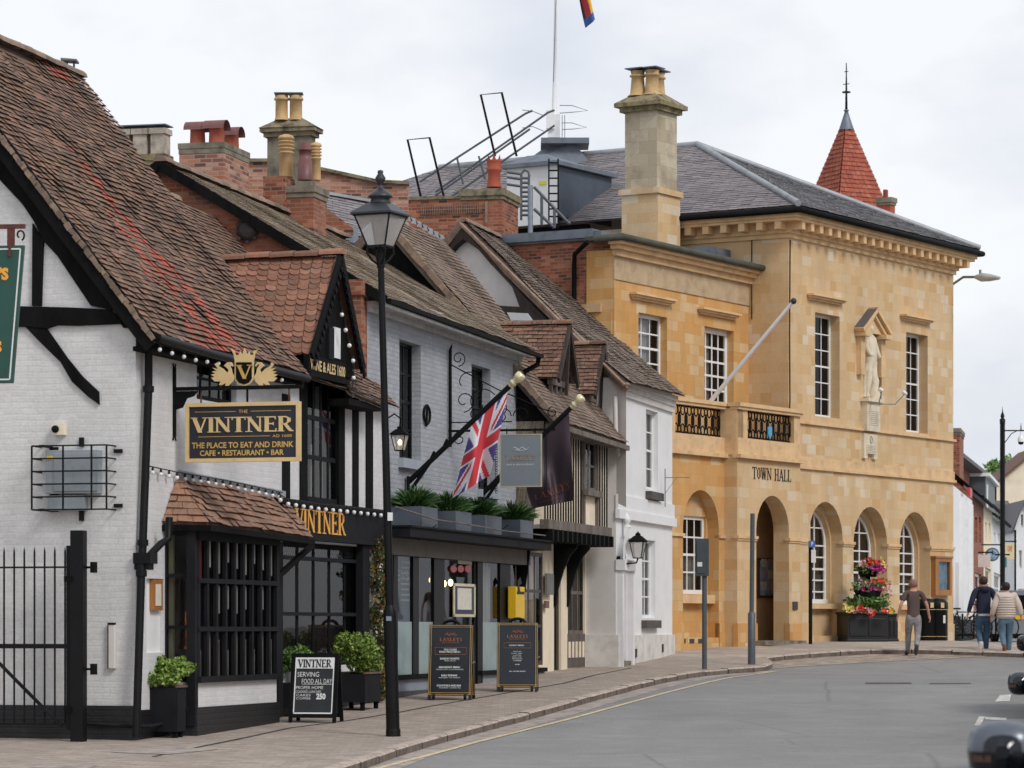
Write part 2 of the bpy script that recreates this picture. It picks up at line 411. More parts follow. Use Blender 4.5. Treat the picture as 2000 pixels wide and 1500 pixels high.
# painted render over rough brick
white = brickm('white_painted_brick', [(0, 'dcdad8'), (.5, 'e2e1df'), (1, 'e6e5e3')], 'd2d0ce', .23, .078, .012, .75, .35, 'c6c1ba', (.55, .8), .8, wob=.05, mfac=.25, bd=.007, streak=.14)
whitef = brickm('white_painted_front', [(0, 'dddcdc'), (1, 'e6e5e5')], 'd4d3d3', .23, .078, .012, .75, .3, 'bdb8b2', (.55, .8), .7, wob=.04, mfac=.25, bd=.006, streak=.12)
greyb = brickm('grey_painted_brick', [(0, 'a8abb1'), (.5, 'b1b4ba'), (1, 'b9bcc2')], '9c9fa6', .23, .078, .012, .7, .65, '9298a2', (.58, .85), .8, wob=.012, mfac=.7, bd=.007, streak=.12)
smooth_white = plain('smooth_white_render', 'e6e6e6', .7, .05, 1.2, .12, 12.0)
cream = plain('cream_render', 'eadbc2', .8, .08, 1.5, .15, 14.0)
palegrey = plain('pale_side_render', 'd2cdc8', .8, .07, 1.3, .12, 14.0)
timber = plain('black_timber', '131314', .85, .35, 3.0, .7, 24.0, spec=.12, stretch=(1, 1, .3), bd=.02)
blackp = plain('black_gloss_paint', '0f1012', .5, .3, 4.0, .12, 20.0, spec=.22)
blackm = plain('black_matt_paint', '101112', .8, .3, 3.0, .2, 20.0, spec=.15)
plinthb = brickm('black_painted_plinth', [(0, '17181a'), (1, '1f2022')], '111213', .23, .078, .012, .5, .5, '45423f', (.58, .85), 1.5, mfac=.7)
charc = plain('charcoal_paint', '1d1e21', .75, .2, 3.0, .15, 18.0, spec=.16)
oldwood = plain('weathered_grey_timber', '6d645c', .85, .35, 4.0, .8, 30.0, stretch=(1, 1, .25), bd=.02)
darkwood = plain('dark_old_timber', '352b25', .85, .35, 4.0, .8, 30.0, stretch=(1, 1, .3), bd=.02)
barge = plain('brown_bargeboard', '8c7464', .85, .3, 4.0, .5, 30.0)
lead = plain('lead_sheet', '6c747e', .55, .18, 3.0, .2, 12.0, metal=.2)
leadl = plain('pale_lead_flashing', '9c9fa3', .55, .15, 3.0, .2, 12.0, metal=.2)
whitep = plain('white_gloss_paint', 'e9e9e8', .4, .04, 4.0, .05, 20.0)
gold = plain('gold_paint', 'd8b060', .38, .1, 6.0, .1, 20.0, metal=.35)
goldp = plain('pale_gold_paint', 'd9bc86', .5, .08, 6.0, .1, 20.0)
orangeg = plain('orange_gold_paint', 'e9a63a', .4, .08, 6.0, .1, 20.0)
brass = plain('brass', 'e6d8b0', .3, .08, 6.0, .1, 20.0, metal=.45)
copper = plain('copper', 'c46a3c', .2, .1, 6.0, .1, 20.0, metal=.9)
greysign = plain('slate_grey_paint', '7d868c', .5, .05, 3.0, .05, 20.0)
greysteel = plain('grey_painted_steel', '50565b', .45, .12, 3.0, .08, 20.0)
galv = plain('galvanised_steel', '8a929b', .4, .12, 5.0, .1, 20.0, metal=.5)
signg = plain('dark_green_paint', '1f4a40', .45, .15, 2.5, .05, 20.0)
rust = plain('rusty_iron', '5a3026', .8, .35, 9.0, .5, 40.0)
metergrey = plain('grey_meter_box', '8e969b', .5, .12, 3.0, .1, 20.0)
yellowm = plain('yellow_cabinet_paint', 'e3b81c', .4, .06, 3.0, .05, 20.0)
redm = plain('red_enamel', 'c03a3a', .4, .06, 3.0, .05, 20.0)
bluem = plain('blue_sign', '4a6ab8', .4, .1, 6.0, .05, 20.0)
tealm = plain('teal_poster', '215262', .35, .3, 4.0, .05, 20.0)
paper = plain('paper', 'd9d3c6', .7, .08, 8.0, .05, 20.0)
paperb = plain('blue_poster', '8fb4cc', .4, .35, 5.0, .05, 20.0)
whitet = plain('white_lettering', 'dcdcda', .6, .04, 6.0, .02, 20.0)
greyt = plain('faded_grey_lettering', 'a8a69f', .6, .1, 6.0, .02, 20.0)
bronze = plain('bronze_lettering', 'a0653f', .5, .1, 6.0, .02, 20.0)
blackl = plain('black_lettering', '17110d', .6, .1, 6.0, .02, 20.0)
chalkb = plain('chalkboard', '25282c', .55, .2, 5.0, .05, 30.0)
boardb = plain('menu_board_face', '1d2128', .18, .2, 1.6, .03, 8.0)
frost = plain('frosted_film', '8fa0a0', .5, .15, 1.5, .05, 20.0)
curtain = plain('net_curtain', 'c9c8c4', .85, .1, 12.0, .3, 10.0, stretch=(6, 6, .5))
blind = plain('window_blind', '9c9a92', .8, .25, 3.0, .2, 20.0)
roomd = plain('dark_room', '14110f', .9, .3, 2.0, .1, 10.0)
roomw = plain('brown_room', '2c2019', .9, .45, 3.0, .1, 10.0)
pink = plain('pink_door_paint', 'cdbfc2', .55, .04, 2.0, .05, 20.0)
oak = plain('oak_frame', 'a06a34', .5, .2, 5.0, .3, 20.0, stretch=(1, 1, .2))
terra = plain('terracotta_pot', 'a85a46', .8, .15, 5.0, .2, 20.0)
terray = plain('buff_clay_pot', 'c0a072', .8, .16, 5.0, .2, 20.0)
terrar = plain('crimson_glazed_pot', '744a48', .5, .14, 5.0, .2, 20.0)
stonep = plain('pale_weathered_pot', 'b0a698', .85, .3, 5.0, .3, 20.0)
mortarc = plain('mossy_mortar', '7c725c', .95, .45, 5.0, .6, 18.0)
lichen = plain('yellow_lichen_mortar', '857a5c', .95, .45, 5.0, .6, 18.0)
marble = plain('pale_statue_stone', 'd8cbb2', .75, .14, 4.0, .4, 14.0)
stonegrey = plain('weathered_grey_stone', '7d7567', .92, .35, 2.6, .6, 12.0)
chimst = brickm('weathered_stone_stack', [(0, 'b5a68c'), (.5, 'c0b298'), (1, 'cabea6')], '9a907e', .5, .3, .006, .9, .5, '78705f', (.46, .72), 1.2, mfac=.6)
bred = brickm('red_brick', [(0, '4e332b'), (.12, '7d4230'), (.4, '9c5138'), (.7, 'a65a3e'), (1, 'b4744f')], '8f7463', grime='6a5348', gr=(.5, .8), gscale=1.3)
bred2 = brickm('orange_brick', [(0, '5a3a30'), (.12, '80442f'), (.4, '9c5438'), (.7, 'a86044'), (1, 'b67e60')], '8c7464', grime='75604f', gr=(.48, .75), gscale=1.5)
bred3 = brickm('pink_old_brick', [(0, '5e443a'), (.15, '8f5a48'), (.4, 'ae6a50'), (.7, 'b57c64'), (1, 'c49a84')], '9f8c80', grime='7d6a5e', gr=(.5, .78), gscale=1.2)
ash = brickm('golden_ashlar', [(0, 'd4aa74'), (.15, 'debb8a'), (.45, 'e2c499'), (.65, 'dbb684'), (.88, 'e4cca8'), (1, 'e8d8be')], 'cba97c', .5, .245, .006, .88, .3, 'c9aa84', (.42, .8), .6, wob=.006, mfac=.5, bd=.004, sq=.62, streak=.12)
asho = brickm('orange_ashlar', [(0, 'd29a52'), (.15, 'dca662'), (.45, 'd9a15a'), (.65, 'deae70'), (.88, 'dfbe8e'), (1, 'e4cca4')], 'bf9050', .5, .245, .006, .88, .3, 'c4a072', (.42, .8), .6, wob=.006, mfac=.5, bd=.004, sq=.62, streak=.13)
ashs = plain('golden_stone_trim', 'd6b488', .88, .14, 2.5, .3, 16.0)
ashd = plain('weathered_stone_trim', 'bfa27c', .9, .25, 3.5, .4, 16.0)
tbrown = tilem('brown_clay_tiles', [(0, '5c4a42'), (.3, '786050'), (.55, '8c6c59'), (.8, '9e765f'), (.9, 'a87a66'), (.93, 'a05c48'), (.95, 'b25a48'), (1, 'c4604c')], '5d5638', (.58, .72), dirt='4c443d')
tred = tilem('orange_clay_tiles', [(0, '73503f'), (.4, '8e6350'), (.7, 'a06f58'), (1, 'b2826a')], '5f5848', (.55, .75), dirt='80695a')
tmoss = tilem('mossy_brown_tiles', [(0, '6c5a4e'), (.4, '826f62'), (.7, '907a6a'), (1, 'a28a76')], '8e7f60', (.5, .72), mscale=2.6, dirt='675c50')
tmossl = tilem('light_mossy_tiles', [(0, '827264'), (.4, '968472'), (.7, 'a4907c'), (1, 'b29e88')], 'a0906a', (.46, .66), mscale=2.6, dirt='7c7060')
tgrey = tilem('greybrown_tiles', [(0, '6e6056'), (.4, '847468'), (.7, '938274'), (1, 'a49284')], '6e6845', (.6, .75), dirt='57504a')
tlich = tilem('lichened_clay_tiles', [(0, '5e443a'), (.4, '785648'), (.7, '88624f'), (1, 'a07c68')], 'a89e86', (.52, .68), mscale=5.0, dirt='5f4c42')
tpink = tilem('bay_clay_tiles', [(0, '7b5f50'), (.4, '926f5c'), (.7, 'a07a62'), (1, 'b57e62')], '6b6350', (.6, .8), dirt='7a6252')
slate = tilem('purple_grey_slates', [(0, '777072'), (.4, '867e80'), (.7, '928a8a'), (1, 'a09898')], '7a7868', (.6, .8), dirt='6a676c', rough=.6)
slated = tilem('dark_slates', [(0, '5e5a5c'), (.4, '6a6668'), (.7, '757172'), (1, '827e7e')], '6a6658', (.6, .8), dirt='53545a', rough=.6)
sprt = tilem('red_spire_tiles', [(0, '934a3a'), (.4, 'a65642'), (.7, 'b2624c'), (1, 'bf745c')], '74483a', (.6, .8), dirt='96503c')
def glassm(name, tint, tr, rough=.02, df=.12):
    m, n = newmat(name)
    fr = n.n('Fresnel', IOR=1.45); g = n.n('BsdfGlossy', Color=(1, 1, 1, 1), Roughness=rough)
    tc = n.n('TexCoord'); nz = n.n('TexNoise', Vector=tc.outputs['Object'], Scale=1.6, Detail=1.0)
    bm = n.n('Bump', Strength=.05, Distance=.02, Height=nz.outputs[0]); n.L.new(bm.outputs[0], g.inputs['Normal'])
    t = n.n('BsdfTransparent', Color=(tr, tr, tr, 1)); d = n.n('BsdfDiffuse', Color=srgb(tint))
    a = n.n('MixShader', _0=df); n.L.new(t.outputs[0], a.inputs[1]); n.L.new(d.outputs[0], a.inputs[2])
    k = n.n('MixShader'); n.L.new(n.math('MULTIPLY', fr.outputs[0], .48), k.inputs[0]); n.L.new(a.outputs[0], k.inputs[1]); n.L.new(g.outputs[0], k.inputs[2])
    o = n.n('OutputMaterial'); n.L.new(k.outputs[0], o.inputs[0]); return m
glass = glassm('window_glass', '1c2022', .8)
lglass = glassm('lantern_glass', 'e4e0da', .9, df=.38)
def emis(name, col, st):
    m, n = newmat(name); e = n.n('Emission', Color=srgb(col), Strength=st); o = n.n('OutputMaterial'); n.L.new(e.outputs[0], o.inputs[0]); return m
lampglow = emis('lit_bulb', 'ffd9a0', 6.0)
bulbw = plain('white_bulb_glass', 'e8e8ea', .2, .03, 3.0, .02, 20.0)
# ground materials
def asphalt():
    m, n = newmat('grey_asphalt'); tc = n.n('TexCoord')
    a = n.n('TexNoise', Vector=tc.outputs['Object'], Scale=34.0, Detail=8.0, Roughness=.9)
    b = n.n('TexNoise', Vector=tc.outputs['Object'], Scale=.35, Detail=5.0, Roughness=.6)
    c = n.n('TexVoronoi', Vector=tc.outputs['Object'], Scale=38.0)
    mp = n.n('Mapping', Vector=tc.outputs['Object'], Scale=(.5, .12, 1)); st = n.n('TexNoise', Vector=mp.outputs[0], Scale=1.0, Detail=4.0)
    col = n.ramp(a.outputs[0], [(.3, srgb('6a6967')), (.5, srgb('8a8987')), (.72, srgb('a8a7a4'))])
    col = n.mix(1.0, col, n.ramp(b.outputs[0], [(.35, .88), (.65, 1.05)]), 'MULTIPLY')
    col = n.mix(1.0, col, n.ramp(st.outputs[0], [(.35, .94), (.65, 1.03)]), 'MULTIPLY')
    pt = n.n('TexNoise', Vector=tc.outputs['Object'], Scale=.9, Detail=2.0, Roughness=.4)
    col = n.mix(1.0, col, n.ramp(pt.outputs[0], [(.40, 1.0), (.41, .93), (.57, .95), (.58, 1.0)]), 'MULTIPLY')
    vo = n.n('TexVoronoi', {'feature': 'DISTANCE_TO_EDGE'}, Vector=n.n('Mapping', Vector=n.mix(.12, tc.outputs['Object'], b.outputs[1])).outputs[0], Scale=.22)
    col = n.mix(1.0, col, n.ramp(vo.outputs[0], [(.0, .74), (.0035, .88), (.007, 1.0)]), 'MULTIPLY')
    sp = n.n('TexNoise', Vector=tc.outputs['Object'], Scale=7.0, Detail=3.0); col = n.mix(1.0, col, n.ramp(sp.outputs[0], [(.27, .75), (.33, 1.0)]), 'MULTIPLY')
    finish(n, col, .85, c.outputs[0], .6, .008); return m
asph = asphalt()
pav = brickm('brown_block_paving', [(0, '93867a'), (.4, 'a39588'), (.7, 'ad9f91'), (1, 'bbad9f')], '877a70', .21, .105, .006, .9, .35, '8f8177', (.42, .75), .9, mfac=.8, bd=.004)
pav2 = brickm('stone_flag_paving', [(0, 'a0948a'), (.4, 'ada094'), (.7, 'b5a99d'), (1, 'c0b4a8')], '8a7f76', .6, .45, .008, .9, .3, '988b80', (.42, .75), .9, mfac=.8, bd=.004)
sett = brickm('stone_setts', [(0, '8a7d70'), (.4, '9c8e80'), (.7, 'ada092'), (1, 'c0b4a6')], '71665c', .22, .14, .012, .9, .5, 'a89c8e', (.5, .8), 1.5, mfac=.8, bd=.01)
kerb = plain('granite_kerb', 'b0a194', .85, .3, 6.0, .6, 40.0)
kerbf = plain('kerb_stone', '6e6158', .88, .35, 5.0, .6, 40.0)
gutterc = plain('worn_gutter_concrete', '9f948c', .9, .3, 4.0, .4, 30.0)
ylw = plain('worn_yellow_line', 'cdbb98', .8, .35, 12.0, .2, 40.0)
wline = plain('worn_white_line', 'c8c6c0', .8, .35, 10.0, .2, 40.0)
earth = plain('distant_ground', '8a8a82', .95, .2, .3, .2, 5.0)
iron = plain('iron_cover', '3c3a38', .6, .3, 6.0, .6, 40.0)
def leafm(name, c0, c1, c2):
    m, n = newmat(name); at = n.n('Attribute', {'attribute_name': 'tint'})
    col = n.ramp(at.outputs['Fac'], [(0, srgb(c0)), (.5, srgb(c1)), (1, srgb(c2))])
    finish(n, col, .55, spec=.4, Subsurface_Weight=.0); return m
leafl = leafm('bright_green_leaves', '3f5520', '718d38', 'a4bb5c')
leafd = leafm('dark_green_leaves', '1f3a1c', '35562a', '56793c')
leafm_ = leafm('mid_green_leaves', '35521f', '58783a', '84a055')
leafiv = leafm('ivy_leaves', '2c3a1c', '55622c', '8a5a34')
leaft = leafm('tree_leaves', '43622a', '668a45', '8fb06a')
flr = leafm('red_flowers', 'a01820', 'd0302c', 'e8603a')
flm = leafm('magenta_flowers', '8a1660', 'b82a86', 'd860a8')
fly = leafm('yellow_flowers', 'c8a020', 'e0cc40', 'e8e0b0')
flp = leafm('pink_flowers', 'b05a68', 'd8909a', 'ecc8c8')
skin = plain('skin', 'c49078', .6, .08, 6.0, .05, 20.0)
hairb = plain('dark_brown_hair', '3a2820', .7, .2, 20.0, .4, 60.0)
hairk = plain('black_hair', '1c1716', .6, .2, 20.0, .4, 60.0)
hairg = plain('cropped_grey_hair', '8a6a5c', .8, .15, 20.0, .3, 60.0)
cbrown = plain('brown_cotton', '5a4a46', .9, .12, 5.0, .3, 30.0)
cgrey = plain('grey_trousers', '8c8a8a', .9, .25, 9.0, .4, 30.0)
cnavy = plain('navy_cotton', '20263a', .9, .15, 5.0, .3, 30.0)
cjean = plain('blue_denim', '3e5a74', .9, .25, 6.0, .3, 40.0)
cjeanl = plain('pale_denim', '5a7488', .9, .25, 6.0, .3, 40.0)
cpuff = plain('cream_quilted_nylon', 'cfc0b4', .6, .08, 5.0, .1, 30.0)
shoew = plain('white_shoe', 'd8d4ce', .6, .08, 5.0, .1, 30.0)
shoeb = plain('brown_boot', '8a5228', .6, .12, 5.0, .1, 30.0)
shoed = plain('dark_shoe', '4c4442', .6, .12, 5.0, .1, 30.0)
rubber = plain('black_rubber', '141414', .8, .1, 5.0, .1, 30.0)
carsil = plain('silver_car_paint', 'a9b0b8', .22, .03, 2.0, .0, 20.0, metal=.6, Coat_Weight=.6)
cardark = plain('dark_car_paint', '2a2d32', .32, .05, 2.0, .0, 20.0, metal=.3, Coat_Weight=.8)
carglass = plain('car_window_glass', '101418', .05, .05, 2.0, .0, 20.0)
cargun = plain('gunmetal_car_paint', '5c626a', .33, .05, 2.0, .0, 20.0, metal=.35, Coat_Weight=.3)
# ---------- camera, light, sky ----------
cam = bpy.data.cameras.new('camera'); co = bpy.data.objects.new('camera', cam); COL.objects.link(co)
co.location = (0, 0, CZ); co.rotation_euler = (math.pi/2, 0, 0)
cam.sensor_width = 36; cam.lens = F/2000*36; cam.shift_y = (HY-750)/2000; cam.clip_end = 5000
cam.dof.use_dof = True; cam.dof.focus_distance = 56; cam.dof.aperture_fstop = 4.5
sc.camera = co
SUN_AZ = Vector((.66, -.75)); SUN_EL = math.radians(42)
sl = bpy.data.lights.new('sun', 'SUN'); sl.energy = 1.5; sl.angle = math.radians(16); sl.color = (1, .97, .93)
so = bpy.data.objects.new('sun', sl); COL.objects.link(so)
sd = Vector((SUN_AZ.x*math.cos(SUN_EL), SUN_AZ.y*math.cos(SUN_EL), math.sin(SUN_EL)))
so.rotation_euler = sd.to_track_quat('Z', 'Y').to_euler(); so.location = (0, 0, 60)
w = bpy.data.worlds.new('World'); sc.world = w; w.use_nodes = True
n = NT(w)
sky = n.n('TexSky', {'sky_type': 'NISHITA', 'sun_disc': False, 'sun_elevation': SUN_EL, 'sun_rotation': math.atan2(SUN_AZ.x, SUN_AZ.y)})
b1 = n.n('Background', Color=sky.outputs[0], Strength=.12)
tc = n.n('TexCoord'); mp = n.n('Mapping', Vector=tc.outputs['Generated'], Scale=(1.7, 1.7, 3.2), Location=(.3, .1, .4))
nz = n.n('TexNoise', Vector=mp.outputs[0], Scale=2.6, Detail=5.0, Roughness=.5)
nz2 = n.n('TexNoise', Vector=mp.outputs[0], Scale=9.0, Detail=6.0, Roughness=.55)
ns = n.math('ADD', n.math('MULTIPLY', nz.outputs[0], .75), n.math('MULTIPLY', nz2.outputs[0], .25))
cc = n.ramp(ns, [(.37, (.56, .60, .69, 1)), (.50, (.73, .755, .815, 1)), (.60, (.88, .89, .91, 1))])
b2 = n.n('Background', Color=cc, Strength=.93)
ms = n.n('MixShader', _0=.93); n.L.new(b1.outputs[0], ms.inputs[1]); n.L.new(b2.outputs[0], ms.inputs[2])
ow = n.n('OutputWorld'); n.L.new(ms.outputs[0], ow.inputs[0])
sc.view_settings.view_transform = 'Standard'; sc.view_settings.look = 'None'; sc.view_settings.gamma = 1; sc.view_settings.exposure = 0.25
sc.render.engine = 'CYCLES'
sc.cycles.max_bounces = 6; sc.cycles.transparent_max_bounces = 16
# ---------- ground ----------
KD = [-60, 0, 15, 30, 36, 42, 47, 52, 57, 62, 67.4, 73.2, 76, 79, 95, 150, 400, 3500]
def sheet(mb, cols, kn, dz):
    for (x0, x1) in zip(cols, cols[1:]):
        for (a, b) in zip(kn, kn[1:]):
            mb.face([(x0, a, gz(a)+dz), (x1, a, gz(a)+dz), (x1, b, gz(b)+dz), (x0, b, gz(b)+dz)])
m = MB(); sheet(m, [-1500, -60, 60, 1500], KD, -.14); m.obj('ground', earth, kind='structure')
m = MB(); sheet(m, [-30, 0, 30, 60], KD[:-1], -.11); m.obj('road', asph, kind='structure')
K1 = [gp(x, y) for x, y in [(560, 1532), (640, 1506), (700, 1487), (770, 1462), (820, 1447), (870, 1433), (940, 1415), (1000, 1400), (1060, 1384), (1100, 1373), (1150, 1359), (1200, 1346), (1250, 1333), (1300, 1322), (1340, 1315), (1375, 1310), (1420, 1306), (1470, 1303), (1494, 1300)]]
K1 = [Vector((-11, 0, 0)), Vector((-6.0, 18, gz(18))), Vector((-4.0, 26, gz(26)))]+K1
K2 = [gp(x, y) for x, y in [(1506, 1295), (1504, 1289), (1496, 1284), (1530, 1280), (1580, 1276), (1640, 1272), (1700, 1269), (1780, 1268), (1860, 1270), (1920, 1272), (2000, 1275), (2150, 1280), (2500, 1290)]]
tip = K2[2]
m = MB()
Ds = sorted(set([0, 15, 30, 42, 52, 62, 67.4]+[round(k.y, 3) for k in K1])); 
def xk(D):
    for a, b in zip(K1, K1[1:]):
        if a.y <= D <= b.y: return a.x+(b.x-a.x)*(D-a.y)/max(1e-6, b.y-a.y)
    return K1[-1].x if D > K1[-1].y else K1[0].x
Ds = [d for d in Ds if d <= K1[-1].y]+[tip.y]
for a, b in zip(Ds, Ds[1:]):
    xa, xb = xk(a), (xk(b) if b < tip.y else tip.x)
    m.face([(-28, a, gz(a)), (xa-.14, a, gz(a)), (xb-.14, b, gz(b)), (-28, b, gz(b))])
m.face([K1[-1]-Vector((.14, 0, 0)), K1[-1], K2[0], K2[1], tip, tip-Vector((.14, 0, 0))])
m.obj('pavement', pav, kind='structure')
m = MB(); pts = [Vector((-28, tip.y, 0)), tip]+K2[3:]
def seg2(a, b):
    far = [79, 95, 110] if b.x < 12.8 else [78.6]
    ds = [76]+far if max(a.y, b.y) < 76 else far
    pa = [a.y]+ds; pb = [b.y]+ds
    for i in range(len(pa)-1):
        m.face([(a.x, pa[i], gz(pa[i])), (b.x, pb[i], gz(pb[i])), (b.x, pb[i+1], gz(pb[i+1])), (a.x, pa[i+1], gz(pa[i+1]))])
for a, b in zip(pts, pts[1:]): seg2(a, b)
m.obj('pavement', pav2, kind='structure')
def offl(pts, d):
    out = []
    for i, p in enumerate(pts):
        t = (pts[min(i+1, len(pts)-1)]-pts[max(i-1, 0)]); t = Vector((t.x, t.y)).normalized()
        out.append(Vector((p.x+t.y*d, p.y-t.x*d, 0)))
    return out
def strip(pts, d0, d1, mat, name, dz, seglen=None, bump=0.0, top=None):
    """ribbon along pts between right-hand offsets d0..d1"""
    m = MB(); a = offl(pts, d0); b = offl(pts, d1); L = 0
    for i in range(len(pts)-1):
        q = [a[i], b[i], b[i+1], a[i+1]]
        m.face([(p.x, p.y, gz(p.y)+dz) for p in q])
    return m.obj(name, mat, kind='structure')
def dens(pts, st):
    out = []
    for a, b in zip(pts, pts[1:]):
        n_ = max(1, int((b-a).length/st))
        for i in range(n_): out.append(lerp(a, b, i/n_))
    return out+[pts[-1]]
def kerbline(pts):
    m = MB(); pts = dens(pts, .9); a = offl(pts, -.14); b = offl(pts, 0); c = offl(pts, .03)
    rn = random.Random(5)
    for i in range(len(pts)-1):
        j = rn.uniform(-.008, .008)
        z = lambda p, h: Vector((p.x, p.y, gz(p.y)+h+j))
        g = .012
        A0, A1 = lerp(a[i], a[i+1], g), lerp(a[i], a[i+1], 1-g); B0, B1 = lerp(b[i], b[i+1], g), lerp(b[i], b[i+1], 1-g); C0, C1 = lerp(c[i], c[i+1], g), lerp(c[i], c[i+1], 1-g)
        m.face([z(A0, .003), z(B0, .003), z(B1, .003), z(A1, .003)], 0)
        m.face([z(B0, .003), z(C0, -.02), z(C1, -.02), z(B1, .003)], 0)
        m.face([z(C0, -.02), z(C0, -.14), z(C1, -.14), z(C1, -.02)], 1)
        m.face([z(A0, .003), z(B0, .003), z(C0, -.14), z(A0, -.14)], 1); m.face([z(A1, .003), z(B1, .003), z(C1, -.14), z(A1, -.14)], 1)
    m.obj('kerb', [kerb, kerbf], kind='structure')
kerbline(K1+K2[:3]); kerbline(K2[2:])
YL = dens([Vector((-3.2, 26, 0))]+[gp(x, y, -.11) for x, y in [(600, 1545), (740, 1501), (923, 1452), (1120, 1403), (1200, 1381), (1310, 1351), (1433, 1323), (1513, 1312)]], 1.2)
strip(YL, -.045, .045, ylw, 'road_marking', -.102)
strip(dens(K1[3:], 1.0), .03, .42, gutterc, 'gutter', -.106)
# sett strip outside the second kerb
m = MB(); e = [gp(x, y, -.11) for x, y in [(1500, 1307), (1600, 1300), (1700, 1294), (1800, 1289), (1860, 1286), (1930, 1283), (2000, 1280), (2150, 1284), (2500, 1296)]]
k2 = [K2[2]]+[K2[4], K2[6], K2[7], K2[8], K2[9], K2[10], K2[11], K2[12]]
for i in range(len(e)-1):
    a, b, c, d = e[i], e[i+1], k2[i+1], k2[i]
    for t in range(3):
        p0, p1, q1, q0 = lerp(a, d, t/3), lerp(b, c, t/3), lerp(b, c, (t+1)/3), lerp(a, d, (t+1)/3)
        m.face([(p.x, p.y, gz(p.y)-.104) for p in (p0, p1, q1, q0)])
m.obj('crossing_strip', sett, kind='structure')
strip(dens([gp(x, y) for x, y in [(300, 1478), (400, 1457), (567, 1422), (677, 1408), (783, 1391), (833, 1381), (1000, 1352), (1100, 1335), (1233, 1305)]], 1.5), -.03, .03, iron, 'drain_channel', .005)
def flatrect(name, mat, pts, dz, kind='structure', **k):
    m = MB(); q = [gp(x, y, 0 if dz > 0 else -.11) for x, y in pts]
    m.face([(p.x, p.y, gz(p.y)+dz) for p in q]); return m.obj(name, mat, kind=kind, **k)
flatrect('access_cover', gutterc, [(215, 1470), (330, 1474), (430, 1464), (325, 1459)], .006)
flatrect('access_cover', gutterc, [(60, 1500), (165, 1503), (190, 1496), (85, 1493)], .006)
flatrect('road_patch', iron, [(1690, 1336), (1780, 1336), (1780, 1333.5), (1690, 1333.5)], -.105)
flatrect('road_patch', iron, [(1815, 1336.5), (1897, 1336), (1895, 1334), (1817, 1334.5)], -.105)
flatrect('road_marking', wline, [(1943, 1371), (1972, 1370), (1975, 1357), (1953, 1358)], -.104)
flatrect('road_marking', wline, [(1903, 1417), (1915, 1418), (1924, 1400), (1912, 1400)], -.104)
flatrect('road_marking', wline, [(1924, 1406), (1965, 1408), (1966, 1403), (1924, 1401)], -.103)
# ---------- shared makers ----------
def window(par, fr, s0, s1, z0, z1, y, cols, rows, fm, bar=.028, fw=.06, dep=.05, cur=None, gm=None, meet=False, room=True, name='window', rm=None, cd=.10, barm=None):
    m = MB(fr)
    m.box(s0, s0+fw, y, y+dep, z0, z1); m.box(s1-fw, s1, y, y+dep, z0, z1)
    m.box(s0+fw, s1-fw, y, y+dep, z1-fw, z1); m.box(s0+fw, s1-fw, y-.01, y+dep, z0, z0+fw*1.2)
    W = s1-s0-2*fw; H = z1-z0-2.2*fw
    for i in range(1, cols):
        a = s0+fw+W*i/cols; m.box(a-bar/2, a+bar/2, y+.018, y+min(dep-.006, .034), z0+fw*1.2, z1-fw)
    for i in range(1, rows):
        b = z0+fw*1.2+H*i/rows; k = bar*1.6 if (meet and i == rows//2) else bar
        m.box(s0+fw, s1-fw, y+.015, y+min(dep-.008, .033), b-k/2, b+k/2)
    w_ = m.obj(name, fm, par)
    m = MB(fr); yy = y+min(dep*.6, .029); m.face([(s0+fw, yy, z0+fw), (s1-fw, yy, z0+fw), (s1-fw, yy, z1-fw), (s0+fw, yy, z1-fw)]); m.obj('pane', gm or glass, w_)
    if cur:
        m = MB(fr); k = 0
        for (a, b, c, d, mt) in cur:   # fractions
            n_ = 14
            for i in range(n_):
                u0 = a+(b-a)*i/n_; u1 = a+(b-a)*(i+1)/n_
                o0 = .02*math.sin(i*1.9); o1 = .02*math.sin((i+1)*1.9)
                S = lambda u: s0+fw+(s1-s0-2*fw)*u
                Z = lambda u: z0+fw+(z1-z0-2*fw)*u
                m.face([(S(u0), y+cd+o0, Z(c)), (S(u1), y+cd+o1, Z(c)), (S(u1), y+cd+o1, Z(d)), (S(u0), y+cd+o0, Z(d))])
            k = mt
        m.obj('curtain', k, w_)
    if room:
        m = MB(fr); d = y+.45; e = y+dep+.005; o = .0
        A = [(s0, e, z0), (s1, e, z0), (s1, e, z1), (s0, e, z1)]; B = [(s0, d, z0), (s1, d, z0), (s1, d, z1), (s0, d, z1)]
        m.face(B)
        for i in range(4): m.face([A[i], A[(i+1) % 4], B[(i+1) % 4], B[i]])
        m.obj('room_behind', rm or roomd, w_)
    return w_
def rp(fr, x0, x1, y0, y1, yo=0.0):
    s0 = fr.s(x0, yo); s1 = fr.s(x1, yo); xm = (x0+x1)/2
    return s0, s1, fr.q(xm, y1, yo)[1], fr.q(xm, y0, yo)[1]
def rect(s0, s1, z0, z1): return [(s0, z0), (s1, z0), (s1, z1), (s0, z1)]
def arch(s0, s1, z0, zt, n=14):
    r = (s1-s0)/2; c = (s0+s1)/2; zs = zt-r
    return [(s0, z0), (s1, z0)]+[(c+r*math.cos(math.pi*i/n), zs+r*math.sin(math.pi*i/n)) for i in range(n+1)]
